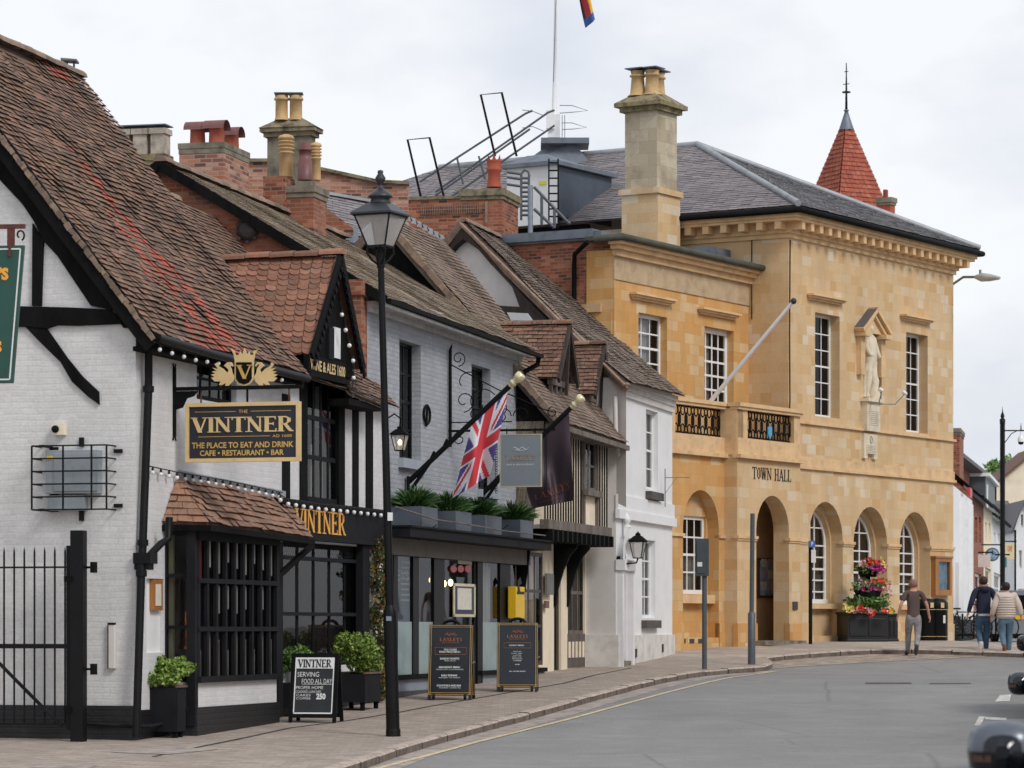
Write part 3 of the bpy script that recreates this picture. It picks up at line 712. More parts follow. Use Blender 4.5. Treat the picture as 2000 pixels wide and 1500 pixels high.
def pot(mb, c, r, h, kind=0, mi=0):
    c = Vector(c)
    if kind == 0: pr = [(r*.9, 0), (r*.8, h*.1), (r*.78, h*.8), (r*.95, h*.82), (r*.95, h*.9), (r*.8, h*.91), (r*.85, h), (r*.6, h), (r*.55, h*.85)]
    elif kind == 1: pr = [(r*1.05, 0), (r*.75, h*.12), (r*.62, h*.75), (r*.8, h*.78), (r*.8, h*.84), (r*.62, h*.86), (r*.72, h), (r*.5, h), (r*.45, h*.85)]
    elif kind == 2:
        pr = [(r*.85, 0), (r*.8, h*.55), (r*.95, h*.57), (r*.95, h*.6)]
        for i in range(4):
            z = h*(.62+.085*i); pr += [(r*.7, z), (r*.7, z+h*.02), (r, z+h*.045), (r, z+h*.07)]
        pr += [(r*.8, h), (r*.3, h*1.03), (0.001, h*1.03)]
    mb.lathe(c, pr, 14, mi)
# ================= white timbered corner building =================
V = Fr(-4.9, 42, .27); V.z = gz(42); V.M = Matrix.Translation((V.O.x, V.O.y, V.z)) @ Matrix.Rotation(V.ang, 4, 'Z')
def sub(fr, a, yo=0.0, u=None, z=None):
    p = fr.w(a, yo, 0); f = Fr(p.x, p.y, u=(u or fr.u), z=fr.z if z is None else z); return f
VS = Fr(V.O.x, V.O.y, u=(V.u.y, -V.u.x), z=V.z)
vin = thing('timbered_building', 'white painted brick corner building with black timbers, steep brown tiled roof and gold lettered fascia', 'building', fr=V)
sE = V.s(748); sA = 6.0
zeA = V.q(267, 645, -.28)[1]; zeA2 = V.q(578, 726, -.28)[1]; zeB = V.q(745, 786, -.28)[1]
zR = 8.34+CZ-V.z; zRB = 6.78+CZ-V.z
# gable wall to the yard
m = MB(VS)
gout = [(-6.6, -.3), (0, -.3), (0, zeA+.35), (-3.3, zR-.12), (-6.6, zeA+.35)]
m.plate(gout, [], 0, .1); m.obj('gable_wall', white, vin)
m = MB(VS); m.box(-6.6, .03, -.035, .0, -.3, VS.q(200, 1378)[1]); m.obj('painted_plinth', plinthb, vin)
def pxpoly(fr, pts, yo): return [fr.q(x, y, yo) for x, y in pts]
m = MB(VS)
m.prism(pxpoly(VS, [(-60, 172), (262, 640), (240, 640), (222, 606), (177, 597), (112, 500), (84, 470), (66, 432), (43, 398), (0, 352), (-60, 290)], -.05), -.05, .02, tess=True)
m.obj('timber_rafter', timber, vin)
m = MB(VS); m.prism(pxpoly(VS, [(63, 436), (84, 470), (80, 597), (62, 597)], -.045), -.045, .02); m.obj('timber_post', timber, vin)
m = MB(VS); m.prism(pxpoly(VS, [(-80, 598), (38, 598), (130, 600), (215, 604), (240, 632), (150, 636), (110, 635), (92, 641), (60, 638), (-80, 638)], -.055), -.055, .02, tess=True); m.obj('timber_beam', timber, vin)
m = MB(VS); m.prism(pxpoly(VS, [(48, 637), (90, 641), (112, 672), (130, 698), (160, 735), (192, 765), (193, 790), (172, 775), (140, 745), (118, 707), (90, 680), (72, 662)], -.04), -.04, .02, tess=True); m.obj('timber_brace', timber, vin)
# barge board under the verge
m = MB(V); a = Vector((-.16, -.3, zeA-.02)); b = Vector((-.16, 3.3, zR-.02))
m.beam(a+Vector((0, 0, -.13)), b+Vector((0, 0, -.13)), .05, .24); m.obj('bargeboard', timber, vin)
m = MB(V)
for i in range(90):
    t = i/90; p = lerp(a, b, t); rr = RR
    m.rbox(Matrix.Translation(p+Vector((rr.uniform(.0, .03), 0, -.02+rr.uniform(-.01, .01)))) @ Matrix.Rotation(math.atan2(zR-zeA, 3.6)+rr.uniform(-.1, .1), 4, 'X'), .14, .10, .045+rr.uniform(0, .03), 0, rr.random())
m.obj('verge_tiles', tmoss, vin)
# front wall
bay0, bay1 = V.s(322), V.s(548)
zb = lambda x, y, yo=0: V.q(x, y, yo)[1]
wU = rp(V, 384, 462, 700, 786); wT = None
shop = (V.s(552), V.s(712), zb(630, 1300), zb(630, 1062))
tw = (V.s(600), V.s(663), zb(630, 983), zb(630, 733))
door = (V.s(722), V.s(752)+.3, 0.0, zb(735, 1062))
outer = [(0, -.3), (bay0+.1, -.3), (bay0+.1, zb(400, 1010)), (bay1-.1, zb(400, 1010)), (bay1-.1, -.3), (sE, -.3), (sE, zeB+.2), (tw[1]+.12, zeB+.2), (tw[1]+.12, tw[3]+.3), (tw[0]-.12, tw[3]+.3), (tw[0]-.12, zeA2+.12), (0, zeA+.1)]
mn = (V.s(286), V.s(320), zb(300, 1275), zb(300, 1130))
m = MB(V); m.plate(outer, [rect(*wU), rect(*tw), rect(*shop), rect(*mn)], 0, .14); m.obj('front_wall', whitef, vin)
m = MB(V); m.box(0, bay0+.1, -.03, 0, -.3, zb(300, 1385)); m.box(bay1-.1, sE, -.03, 0, -.4, zb(600, 1345)); m.obj('painted_plinth', plinthb, vin)
window(vin, V, *wU, .08, 4, 2, charc, bar=.035, rm=roomw, cur=[(.05, .3, 0, 1, curtain)])
window(vin, V, *tw, .02, 4, 3, charc, bar=.07, fw=.07, rm=roomd, cur=[(.3, .42, 0, .45, curtain), (.6, .7, 0, .35, curtain), (.5, .58, .6, .95, curtain)])
window(vin, V, *shop, .04, 5, 1, timber, bar=.10, fw=.08, rm=roomw, dep=.045)
m = MB(V)
for yy in (1093, 1200): m.box(shop[0], shop[1], .0, .10, zb(630, yy+3), zb(630, yy-4))
m.obj('transom', charc, vin)
m = MB(V); z0_, z1_ = zb(630, 1090), shop[3]-.08; k = 0     # leaded lights above the transom
x = shop[0]
while x < shop[1]:
    m.beam((x, .075, z0_), (x+(z1_-z0_)*.8, .075, z1_), .008, .008); m.beam((x+(z1_-z0_)*.8, .072, z0_), (x, .072, z1_), .008, .008); x += .085
m.obj('leaded_light', lead, vin)
# timbers of the upper right of the front
def studs(par, fr, lst, yo, name, mat, w=.04):
    for (x0, x1, y0, y1) in lst:
        m = MB(fr); s0, s1, a, b = rp(fr, x0, x1, y0, y1, yo); m.box(s0, s1, yo, yo+w, a, b); m.obj(name, mat, par)
studs(vin, V, [(553, 567, 770, 975), (587, 601, 745, 982), (662, 674, 720, 990), (690, 701, 765, 995), (716, 729, 775, 998)], -.02, 'timber_stud', timber, .06)
studs(vin, V, [(709, 722, 1000, 1365), (544, 553, 1058, 1400)], -.10, 'shop_post', charc, .12)
# fascia and lettering
m = MB(V); f0, f1 = V.s(548, -.14), V.s(753, -.14)
m.box(f0, f1+.1, -.14, .0, V.q(650, 1052, -.14)[1], V.q(650, 990, -.14)[1]); m.box(f0, f1+.1, -.17, -.14, V.q(650, 994, -.17)[1], V.q(650, 984, -.17)[1]); m.box(f0, f1, -.16, -.02, V.q(650, 1058, -.17)[1], V.q(650, 1050, -.17)[1])
fas = m.obj('fascia_board', charc, vin)
m = MB(V); serif(m, 'VINTNER', I4, V.s(581, -.18), V.s(679, -.18), V.q(640, 1043, -.17)[1], V.q(640, 999, -.17)[1], -.150, -.142, wt=1.0); m.obj('lettering', orangeg, fas)
# main roof
e1 = Vector((-.2, -.30, zeA)); e2 = Vector((sA, -.30, zeA2)); r1 = Vector((-.2, 3.3, zR)); r2 = Vector((sA, 3.3, zR-.05))
sS = [(V.s(470, -.28), -1.3, .62, .62), (V.s(432, -.28), -1.1, .44, .5), (V.s(398, -.28), -1.2, .22, .36), (2.2, .4, .99, .18)]
def tfA(u, v, r):
    s_ = -.2+u*(sA+.2)
    for i, (c, k, vm, wd) in enumerate(sS):
        if i == 3:
            if .93 < v and abs(s_-4.9) < .3 and r > .3: return .97
            continue
        if v < vm and abs(s_-(c+k*v)) < wd*(1-.55*v/vm)*.55 and (r*7919) % 1 > .22: return .925+.075*r
    return r*.9
m = MB(V); tiles(m, e1, e2, r2, r1, .105, .17, .028, tfA, sag=.09, seed=2, jit=.25)
rf = m.obj('roof', tbrown, vin)
m = MB(V); ridge(m, r1+Vector((0, 0, .03)), r2+Vector((0, 0, .03)), .13, .4); m.obj('ridge_tiles', tmoss, rf)
m = MB(V); m.prism([(0, 0)], 0, 0) if False else None
m.face([(sA, -.2, zeA2-.1), (sA, 3.3, zR-.1), (sA, 6.6, zeA2-.1)]); m.face([(-.2, 3.3, zR), (sA, 3.3, zR-.05), (sA, 6.7, zeA2), (-.2, 6.7, zeA2)]); m.obj('rear_roof', tbrown, vin)
kB = (zRB-zeB)/3.03
m = MB(V); tiles(m, (sA, -.28, zeA2-.03), (sE+.1, -.28, zeB), (sE+.1, 2.75, zRB-.1), (sA, 2.75, zRB+.05), .10, .165, .02, lambda u, v, r: r*.9, sag=.06, seed=5)
rb = m.obj('lower_roof', tbrown, vin)
m = MB(V); ridge(m, (sA, 2.75, zRB+.1), (sE-2.2, 2.75, zRB-.02), .12, .4); m.obj('ridge_tiles', tmoss, rb)
m = MB(V); m.face([(sA, 2.75, zRB), (sE, 2.75, zRB-.1), (sE, 6, zeB), (sA, 6, zeB)]); m.obj('rear_roof', tbrown, vin)
# gutter and eaves
m = MB(V); m.tube([(-.15, -.36, zeA-.05), (2, -.36, zeA-.1), (5.9, -.36, zeA2-.08)], .06, 8); m.obj('gutter', blackp, vin)
m = MB(V); m.box(-.1, sA-.1, -.27, -.0, min(zeA, zeA2)-.16, min(zeA, zeA2)-.1); m.beam((-.1, -.25, zeA-.1), (6, -.25, zeA2-.1), .04, .16); m.obj('eaves_board', timber, vin)
# drainpipe
m = MB(V); pp = [V.q(295, 668, -.1), V.q(290, 760, -.1), V.q(279, 1060, -.1), V.q(276, 1120, -.1), V.q(266, 1442, -.1)]
m.tube([(.12, -.33, zeA-.1), (.16, -.12, pp[0][1])]+[(a, -.1, z) for a, z in pp[1:]], .055, 10)
for i in (1, 2, 3):
    a, z = pp[i]; m.tube([(a, -.1, z-.04), (a, -.1, z+.04)], .075, 10)
a, z = V.q(281, 1083, -.1); m.box(a-.13, a+.13, -.24, 0, z-.12, z+.02); m.box(a-.09, a+.09, -.2, 0, z-.2, z-.12)
m.tube([(a+.05, -.15, z-.02), (a+.35, -.2, z+.15), (a+.5, -.25, z+.22), (a+.52, -.25, z+.5)], .05, 8)
m.obj('drainpipe', blackp, vin)
# low pipe round the corner
m = MB(); q = [VS.w(VS.s(165), -.06, VS.q(165, 1412)[1]), VS.w(-.05, -.06, VS.q(262, 1418)[1]), V.w(.1, -.16, V.q(275, 1418)[1]), V.w(bay0-.05, -.16, V.q(318, 1408)[1])]
m.tube(q, .022, 8); m.obj('low_pipe', charc, vin)
# menu frame beside the bay
m = MB(V); s0, s1, a, b = mn; m.box(s0, s1, .06, .1, a, b); m.obj('white_panel', smooth_white, vin)
m = MB(V); s0, s1, a, b = rp(V, 300, 318, 1132, 1192); m.box(s0, s1, .0, .05, a, b); fo = m.obj('menu_frame', oak, vin)
m = MB(V); m.box(s0+.07, s1-.07, -.006, .0, a+.06, b-.06); m.obj('menu_sheet', paper, fo)
# ---- bay window ----
by = -.45
B0, B1 = V.s(387, by), V.s(545, by); zs = V.q(460, 1326, by)[1]; zt = V.q(460, 1042, by)[1]
baw = MB(V)
baw.box(B0, B1, by-.02, by+.1, V.q(460, 1060, by)[1], zt+.06)     # head
baw.box(B0-.02, B1+.02, by-.05, by+.1, zs-.03, zs+.05)            # sill rail
for yy in (1137, 1229): baw.box(B0, B1, by-.01, by+.05, V.q(460, yy+4, by)[1], V.q(460, yy-5, by)[1])
for i in range(10):
    a = B0+.03+(B1-B0-.06)*i/9; k = .036 if 0 < i < 9 else .06
    baw.box(a-k, a+k, by, by+.05, zs, zt)
zl, zh = zs, zt
bw_ = baw.obj('bay_window', charc, vin)
m = MB(V)   # side lights facing up the street
m.box(bay0+.0, bay0+.09, -.02, .04, zl, zh+.05); m.box(B0-.12, B0, by, by+.12, zl-.6, zh+.05)
for k in range(3):
    z = zl+(zh-zl)*(.345*k); m.beam((bay0+.05, 0, z+.02), (B0-.05, by+.05, z+.02), .05, .05)
m.beam((bay0+.05, 0, zh), (B0-.05, by+.05, zh), .07, .12)
m.obj('side_light', charc, bw_)
m = MB(V); m.beam((bay0+.12, -.05, zl), (bay0+.12, -.05, zh), .06, .06); m.obj('pale_post', plain('pale_green_paint', '9a9a78', .6, .1), bw_)
m = MB(V); m.face([(B0, by+.06, zs), (B1, by+.06, zs), (B1, by+.06, zt), (B0, by+.06, zt)])
m.face([(bay0+.03, 0, zs), (B0-.03, by+.05, zs), (B0-.03, by+.05, zt), (bay0+.03, 0, zt)]); m.face([(B1, by+.06, zs), (B1, 0, zs), (B1, 0, zt), (B1, by+.06, zt)]); m.obj('pane', glass, bw_)
m = MB(V)   # room inside
m.face([(bay0, .5, zs), (bay1+.3, .5, zs), (bay1+.3, .5, zt), (bay0, .5, zt)]); m.face([(bay0-.02, 0, zs), (bay0-.02, .5, zs), (bay0-.02, .5, zt), (bay0-.02, 0, zt)])
m.face([(B1-.0, by+.1, zs), (B1+.3, .5, zs), (B1+.3, .5, zt), (B1, by+.1, zt)]); m.face([(bay0, 0, zs-.02), (B0, by, zs-.02), (B1, by, zs-.02), (B1, .5, zs-.02), (bay0, .5, zs-.02)]); m.face([(bay0, 0, zt+.02), (B0, by, zt+.02), (B1, by, zt+.02), (B1, .5, zt+.02), (bay0, .5, zt+.02)])
m.obj('room_behind', roomw, bw_)
m = MB(V)
for i in range(9):
    x = B0+.03+(B1-B0-.06)*(i+.62)/9; L_ = zt-zs; w0 = .045
    if i == 0: m.box(x-w0, x+w0, by+.063, by+.068, zs+L_*.66, zt-.05, 0)
    else: m.box(x-w0, x+w0, by+.063, by+.068, zs+L_*(.80-.04*(i % 3)), zt-.04, 1+i % 2)
    if i in (2, 3, 4, 5, 7): m.box(x-w0*.8, x+w0*.8, by+.063, by+.068, zs+L_*(.45+.03*(i % 2)), zs+L_*.64, 1)
    m.box(x-w0*.9, x+w0*.6, by+.063, by+.068, zs+.03, zs+L_*(.2+.07*((i*5) % 3)), 3)
m.obj('window_strip', [redm, curtain, paper, blind], bw_)
# bay base
m = MB(V); zw = V.q(440, 1378, by)[1]
def baseblk(m, z0, z1, o, mi=0):
    pts = [(bay0-.05+.0, 0), (B0-.04, by+.02), (B1-.05, by+.02), (B1-.05, 0)]
    pts = [(bay0-.05-o, 0), (B0-.04-o, by+.02-o), (B1-.05+o, by+.02-o), (B1-.05+o, 0)]
    for i in range(3):
        a, b = pts[i], pts[i+1]; m.face([(a[0], a[1], z0), (b[0], b[1], z0), (b[0], b[1], z1), (a[0], a[1], z1)], mi)
    m.face([(p[0], p[1], z1) for p in pts], mi)
baseblk(m, zw-.05, zs-.02, 0); m.obj('bay_apron', whitef, vin)
m = MB(V); baseblk(m, -.3, zw, .035); m.obj('bay_plinth', plinthb, vin)
# bay roof
zr_e = V.q(460, 1040, by-.2)[1]; zr_t = V.q(400, 938, 0)[1]
Lb = (V.s(318, -.12), -.12); Eb = (V.s(408, by-.2), by-.2); Rb = (V.s(612, by-.15), by-.15)
zeb1 = V.q(408, 1022, by-.2)[1]; zeb2 = V.q(612, 1050, by-.15)[1]
top0 = Vector((V.s(348), -.01, V.q(348, 932)[1])); top1 = Vector((V.s(553), -.01, V.q(553, 972)[1]))
m = MB(V)
tiles(m, (Eb[0], Eb[1], zeb1), (Rb[0], Rb[1], zeb2), top1, top0, .15, .24, .026, None, sag=.04, seed=8, jit=.5)
tiles(m, (V.s(316), -.01, zeb1+.02), (Eb[0]+.03, Eb[1], zeb1), top0+Vector((.06, -.02, 0)), top0+Vector((-.03, 0, 0)), .15, .22, .026, lambda u, v, r: .5+r*.5, sag=.03, seed=9, jit=.5)
br = m.obj('bay_roof', tpink, vin)
m = MB(V); m.beam((Eb[0], Eb[1]+.02, zeb1-.06), (Rb[0], Rb[1]+.02, zeb2-.06), .1, .08); m.beam((V.s(318), 0, zeb1-.06), (Eb[0], Eb[1]+.02, zeb1-.06), .08, .08)
m.face([(V.s(316), 0, zeb1-.05), (Eb[0], Eb[1], zeb1-.05), (Rb[0], Rb[1], zeb2-.05), (Rb[0], 0, zeb2-.05)]); m.obj('bay_soffit', timber, vin)
m = MB(V); m.beam(top0+Vector((-.02, -.01, .03)), top1+Vector((.02, -.01, .03)), .03, .13); m.obj('lead_flashing', leadl, br)
m = MB(V); a, z = V.q(560, 1075, -.1); m.beam((V.s(545, by), by+.06, zs+1.4), (V.s(610, by), by, zeb2-.1), .07, .07); m.obj('bracket', timber, vin)
# ---- dormer ----
df = -.28
sl_, sr_ = V.s(612, df), V.s(712, df); sm_ = V.s(668, df); zap = V.q(668, 500, df)[1]; zft = V.q(640, 690, df)[1]
ysl = lambda z: (z-zeB)/kB-.28
def ym(z): return max(0.0, (z-zeA2)/((zR-zeA2)/3.6)-.3)
m = MB(V); yr = V.O and 2.05
tiles(m, (sl_+.05, ym(zft-.02)+.25, zft-.02), (sl_+.05, df, zft-.05), (sm_, df, zap), (sm_, yr, zap-.02), .135, .17, .022, None, scal=True, sag=.02, seed=21, jit=.3)
dr = m.obj('dormer_roof', tred, vin)
m = MB(V); m.face([(sr_, df, zft-.1), (sr_, 1.2, zft-.1), (sm_, yr, zap), (sm_, df, zap)]); m.obj('dormer_far_slope', tred, vin)
m = MB(V); ridge(m, (sm_, yr+.0, zap+.02), (sm_, df-.05, zap+.05), .11, .42, seed=4); m.obj('ridge_tiles', tred, dr)
m = MB(V); g0 = df+.14
m.prism([(sl_+.08, zft-.25), (sr_-.08, zft-.25), (sm_, zap-.12)], g0, g0+.05); m.obj('dormer_gable', timber, vin)
m = MB(V)
for (a, b) in (((sl_-.0, zft-.12), (sm_, zap-.03)), ((sr_+.0, zft-.12), (sm_, zap-.03))):
    m.beam((a[0], df+.02, a[1]), (b[0], df+.02, b[1]), .04, .2)
    for i in range(14):
        t = (i+.5)/14; p = lerp(Vector((a[0], df-.01, a[1])), Vector((b[0], df-.01, b[1])), t)-Vector((0, 0, .12)); m.rbox(Matrix.Translation(p) @ Matrix.Rotation(.8, 4, 'Y'), .09, .03, .09)
m.obj('dormer_bargeboard', blackm, vin)
m = MB(V); s0, s1, a, b = rp(V, 651, 662, 640, 700, g0); m.box(s0-.02, s1+.02, g0-.02, g0, a, b); m.obj('plaster_panel', smooth_white, vin)
studs(vin, V, [(643, 653, 640, 702)], g0-.04, 'timber_stud', charc, .05)
m = MB(V); s0, s1 = V.s(608, df-.02), V.s(680, df-.02); m.box(s0, s1, df+.02, df+.1, V.q(645, 735, df)[1], V.q(645, 702, df)[1]); m.box(s0-.05, s1+.05, df-.03, df+.12, V.q(645, 744, df)[1], V.q(645, 735, df)[1]); db = m.obj('dormer_sign_board', timber, vin)
m = MB(V); serif(m, 'SINE ITO', I4, s0+.08, s1-.06, V.q(645, 731, df)[1], V.q(645, 709, df)[1], df-.005, df+.02) if False else letter(m, 'WINE & ALES 1600', I4, s0+.06, s1-.05, V.q(645, 730, df)[1], V.q(645, 709, df)[1], df+.012, .02); m.obj('lettering', goldp, db)
# side cheek of dormer
m = MB(V); m.face([(sl_+.1, df+.1, zeA2), (sl_+.1, 1.0, zft), (sl_+.1, df+.1, zft)]); m.obj('dormer_cheek', timber, vin)
# little tiled pentice right of the dormer
m = MB(V); tiles(m, (V.s(684, -.4), -.4, V.q(684, 768, -.4)[1]), (V.s(748, -.4), -.4, V.q(748, 795, -.4)[1]), (V.s(735), .35, V.q(735, 752)[1]+.35), (V.s(680), .35, V.q(680, 735)[1]+.2), .09, .15, .025, None, sag=.03, seed=31); m.obj('pentice_roof', tgrey, vin)
m = MB(V); m.box(V.s(682, -.36), V.s(746, -.36), -.36, .0, V.q(715, 797, -.36)[1], V.q(715, 785, -.36)[1]); m.obj('pentice_soffit', timber, vin)
# chimney glimpsed behind the ridge
m = MB(); p = P(128, 150, 50.5); m.box(p.x-.12, p.x+.16, p.y-.2, p.y+.2, 8.5, p.z+.05); cp = m.obj('chimney', bred, vin)
m = MB(); q = P(137, 119, 50.5); m.beam((q.x-.13, q.y, q.z+.01), (q.x+.12, q.y, q.z-.01), .3, .03); m.beam((q.x-.05, q.y, q.z-.1), (q.x-.05, q.y, q.z), .03, .03); m.beam((q.x+.06, q.y, q.z-.1), (q.x+.06, q.y, q.z), .03, .03); m.obj('cowl', lead, cp)

# ---- things on and by it ----
def festoon(name, label, pts, nb, sagz=.05, r=.028):
    t = thing(name, label, 'string lights', loc=pts[0], group=None)
    m = MB(); seg = [(a, b) for a, b in zip(pts, pts[1:])]; tot = sum((b-a).length for a, b in seg)
    m.tube(pts, .008, 5); m.obj('cable', rubber, t)
    d = 0; out = []
    for i in range(nb):
        k = tot*(i+.5)/nb; acc = 0
        for a, b in seg:
            L = (b-a).length
            if acc+L >= k: out.append(lerp(a, b, (k-acc)/L)); break
            acc += L
    m = MB(); m.lathe(out[0], [(.012, 0), (.018, -.02), (.018, -.05)], 6, 0); m.ball(out[0]-Vector((0, 0, .075)), r, 1, 6)
    b0 = m.obj('bulb', [rubber, bulbw], t)
    for p in out[1:]:
        c = b0.copy(); COL.objects.link(c); c.parent = t; c.location = p-out[0]
    return t
festoon('festoon_lights', 'string of white bulbs along the top of the gold lettered fascia', [V.w(V.s(a, -.22), -.22, V.q(a, b, -.22)[1]) for a, b in [(540, 962), (560, 974), (620, 984), (680, 990), (750, 998)]], 15, r=.035)
festoon('festoon_lights', 'string of lights looped along the top of the tiled bay window roof', [V.w(V.s(a, -.06), -.06, V.q(a, b, -.06)[1]) for a, b in [(290, 910), (345, 922), (440, 938), (552, 962)]], 18, r=.03)
festoon('festoon_lights', 'string of lights hung under the gutter of the steep tiled roof', [V.w(V.s(a, -.34), -.34, V.q(a, b, -.34)[1]) for a, b in [(300, 668), (380, 692), (470, 706), (560, 735)]], 12, r=.03)
festoon('festoon_lights', 'string of lights following the right bargeboard of the red tiled dormer', [V.w(V.s(a, df-.05), df-.05, V.q(a, b, df-.05)[1]) for a, b in [(664, 590), (680, 655), (692, 705), (690, 740), (686, 780)]], 6, r=.035)
# hanging sign
hs = V.s(338); zarm = V.q(338, 760)[1]; HM = V.M @ Matrix.Translation((hs, 0, 0)) @ Matrix.Rotation(math.pi/2, 4, 'Z')
# local frame: x = into building (so -x is out over the street), look along -u
SG = sub(V, hs, -.25, u=(V.u.y, -V.u.x))     # plane perpendicular to the front, facing the camera; x grows outwards
br_ = thing('sign_bracket', 'black iron wall bracket with long arm holding the black and gold pub sign', 'bracket', loc=V.w(hs, 0, zarm-.5), rot=V.ang)
m = MB(V); za, zb_ = V.q(333, 852)[1], V.q(333, 717)[1]; m.box(hs-.02, hs+.02, -.04, 0, za, zb_)
m.tube([(hs-.05, -.02, zb_+.05), (hs, -.02, zb_-.05), (hs+.05, -.02, zb_+.05)], .012, 6); m.tube([(hs-.05, -.02, za-.05), (hs, -.02, za+.05), (hs+.05, -.02, za-.05)], .012, 6); m.obj('wall_plate', blackm, br_)
m = MB(V); m.box(hs-.02, hs+.02, -1.84, 0, zarm-.025, zarm+.025); m.obj('arm', blackm, br_)
m = MB(V)
m.mesh([(hs-.01, -.03, zarm-.03), (hs-.01, -.36, zarm-.03), (hs-.01, -.3, zarm-.1), (hs-.01, -.2, zarm-.13), (hs-.01, -.14, zarm-.25), (hs-.01, -.03, zarm-.28)], [(0, 1, 2, 3, 4, 5)]); m.mesh([(hs+.01, -.03, zarm-.03), (hs+.01, -.36, zarm-.03), (hs+.01, -.3, zarm-.1), (hs+.01, -.2, zarm-.13), (hs+.01, -.14, zarm-.25), (hs+.01, -.03, zarm-.28)], [(0, 1, 2, 3, 4, 5)]); m.obj('scroll', blackm, br_)
sx0 = SG.s(364); sx1 = SG.s(587); sz0 = SG.q(475, 902)[1]; sz1 = SG.q(475, 786)[1]
sg = thing('hanging_sign', 'black pub sign with pale gold frame reading Vintner, hung from the wall bracket', 'hanging sign', loc=SG.w((sx0+sx1)/2, 0, sz0), rot=SG.ang)
m = MB(SG); m.box(sx0+.03, sx1-.03, -.02, .02, sz0+.03, sz1-.03); m.obj('panel', plain('near_black_sign_paint', '22242c', .45, .15), sg)
m = MB(SG)
for a in ((sx0, sx1, sz0, sz0+.05), (sx0, sx1, sz1-.05, sz1), (sx0, sx0+.05, sz0+.05, sz1-.05), (sx1-.05, sx1, sz0+.05, sz1-.05)): m.box(a[0], a[1], -.045, .04, a[2], a[3])
m.obj('frame', goldp, sg)
W_ = sx1-sx0; H_ = sz1-sz0; X = lambda f: sx0+W_*f; Z = lambda f: sz0+H_*f
m = MB(SG); serif(m, 'VINTNER', I4, X(.055), X(.945), Z(.50), Z(.755), -.034, -.02, wt=1.15)
m.obj('lettering', goldp, sg)
m = MB(SG); letter(m, 'THE', I4, X(.465), X(.545), Z(.82), Z(.875), -.026, .0); letter(m, 'AD 1600', I4, X(.76), X(.93), Z(.405), Z(.45), -.026, .01)
letter(m, 'THE PLACE TO EAT AND DRINK', I4, X(.055), X(.945), Z(.235), Z(.335), -.026, .025); letter(m, 'CAFE \u2022 RESTAURANT \u2022 BAR', I4, X(.125), X(.86), Z(.105), Z(.2), -.026, .025)
m.box(X(.08), X(.44), -.026, -.02, Z(.845), Z(.853)); m.box(X(.57), X(.92), -.026, -.02, Z(.845), Z(.853)); m.box(X(.11), X(.74), -.026, -.02, Z(.425), Z(.433)); m.obj('lettering', gold, sg)
m = MB(SG)
for x in (.13, .9): m.tube([(X(x), 0, sz1-.02), (X(x), 0, zarm-.02)], .012, 6)
m.obj('hanger', rust, sg)
# crest with two swans on the arm
cr = thing('sign_crest', 'gold crest of a crown, a V shield and two swans standing on the sign arm', 'crest', loc=SG.w(SG.s(475), 0, zarm), rot=SG.ang)
C = lambda pts: [SG.q(x, y) for x, y in pts]
def zp(x, y): return (350+x/5.77, 660+y/5.77)   # pixels in the enlarged view
m = MB(SG); m.prism(C([zp(*p) for p in [(628, 245), (840, 245), (840, 470), (800, 520), (735, 545), (665, 520), (628, 470)]]), -.012, .012)
sh = m.obj('shield', goldp, cr)
m = MB(SG); m.prism(C([zp(*p) for p in [(645, 275), (822, 275), (822, 462), (790, 505), (735, 525), (675, 505), (645, 462)]]), -.02, -.013); m.obj('shield_face', blackm, sh)
m = MB(SG); p0, p1 = C([zp(652, 465), zp(815, 305)]); serif(m, 'V', I4, p0[0], p1[0]+.02, p0[1], p1[1], -.03, -.021); m.obj('lettering', gold, sh)
m = MB(SG); m.prism(C([zp(*p) for p in [(625, 245), (845, 245), (855, 185), (885, 130), (835, 150), (840, 190), (800, 195), (790, 150), (765, 195), (738, 115), (712, 195), (688, 150), (675, 195), (635, 190), (625, 150), (585, 120), (615, 185)]]), -.012, .012, tess=True); m.obj('crown', goldp, cr)
sw = [(610, 490), (560, 540), (520, 540), (530, 505), (490, 530), (450, 530), (470, 490), (400, 490), (365, 450), (400, 440), (360, 415), (410, 400), (368, 380), (425, 370), (375, 335), (440, 350), (400, 295), (430, 280), (440, 315), (500, 350), (545, 400), (560, 360), (520, 320), (505, 315), (545, 275), (590, 275), (612, 310), (605, 325), (580, 295), (560, 300), (590, 345), (600, 400), (625, 440)]
m = MB(SG); m.prism(C([zp(*p) for p in sw]), -.012, .012, tess=True); m.obj('swan', goldp, cr)
m = MB(SG); m.prism(C([zp(1470-x, y) for x, y in sw]), -.012, .012, tess=True); m.obj('swan', goldp, cr)
m = MB(SG); a, z = SG.q(483, 760); m.box(a-.012, a+.012, -.01, .01, sz1, zarm+.02); m.obj('stem', blackm, cr)
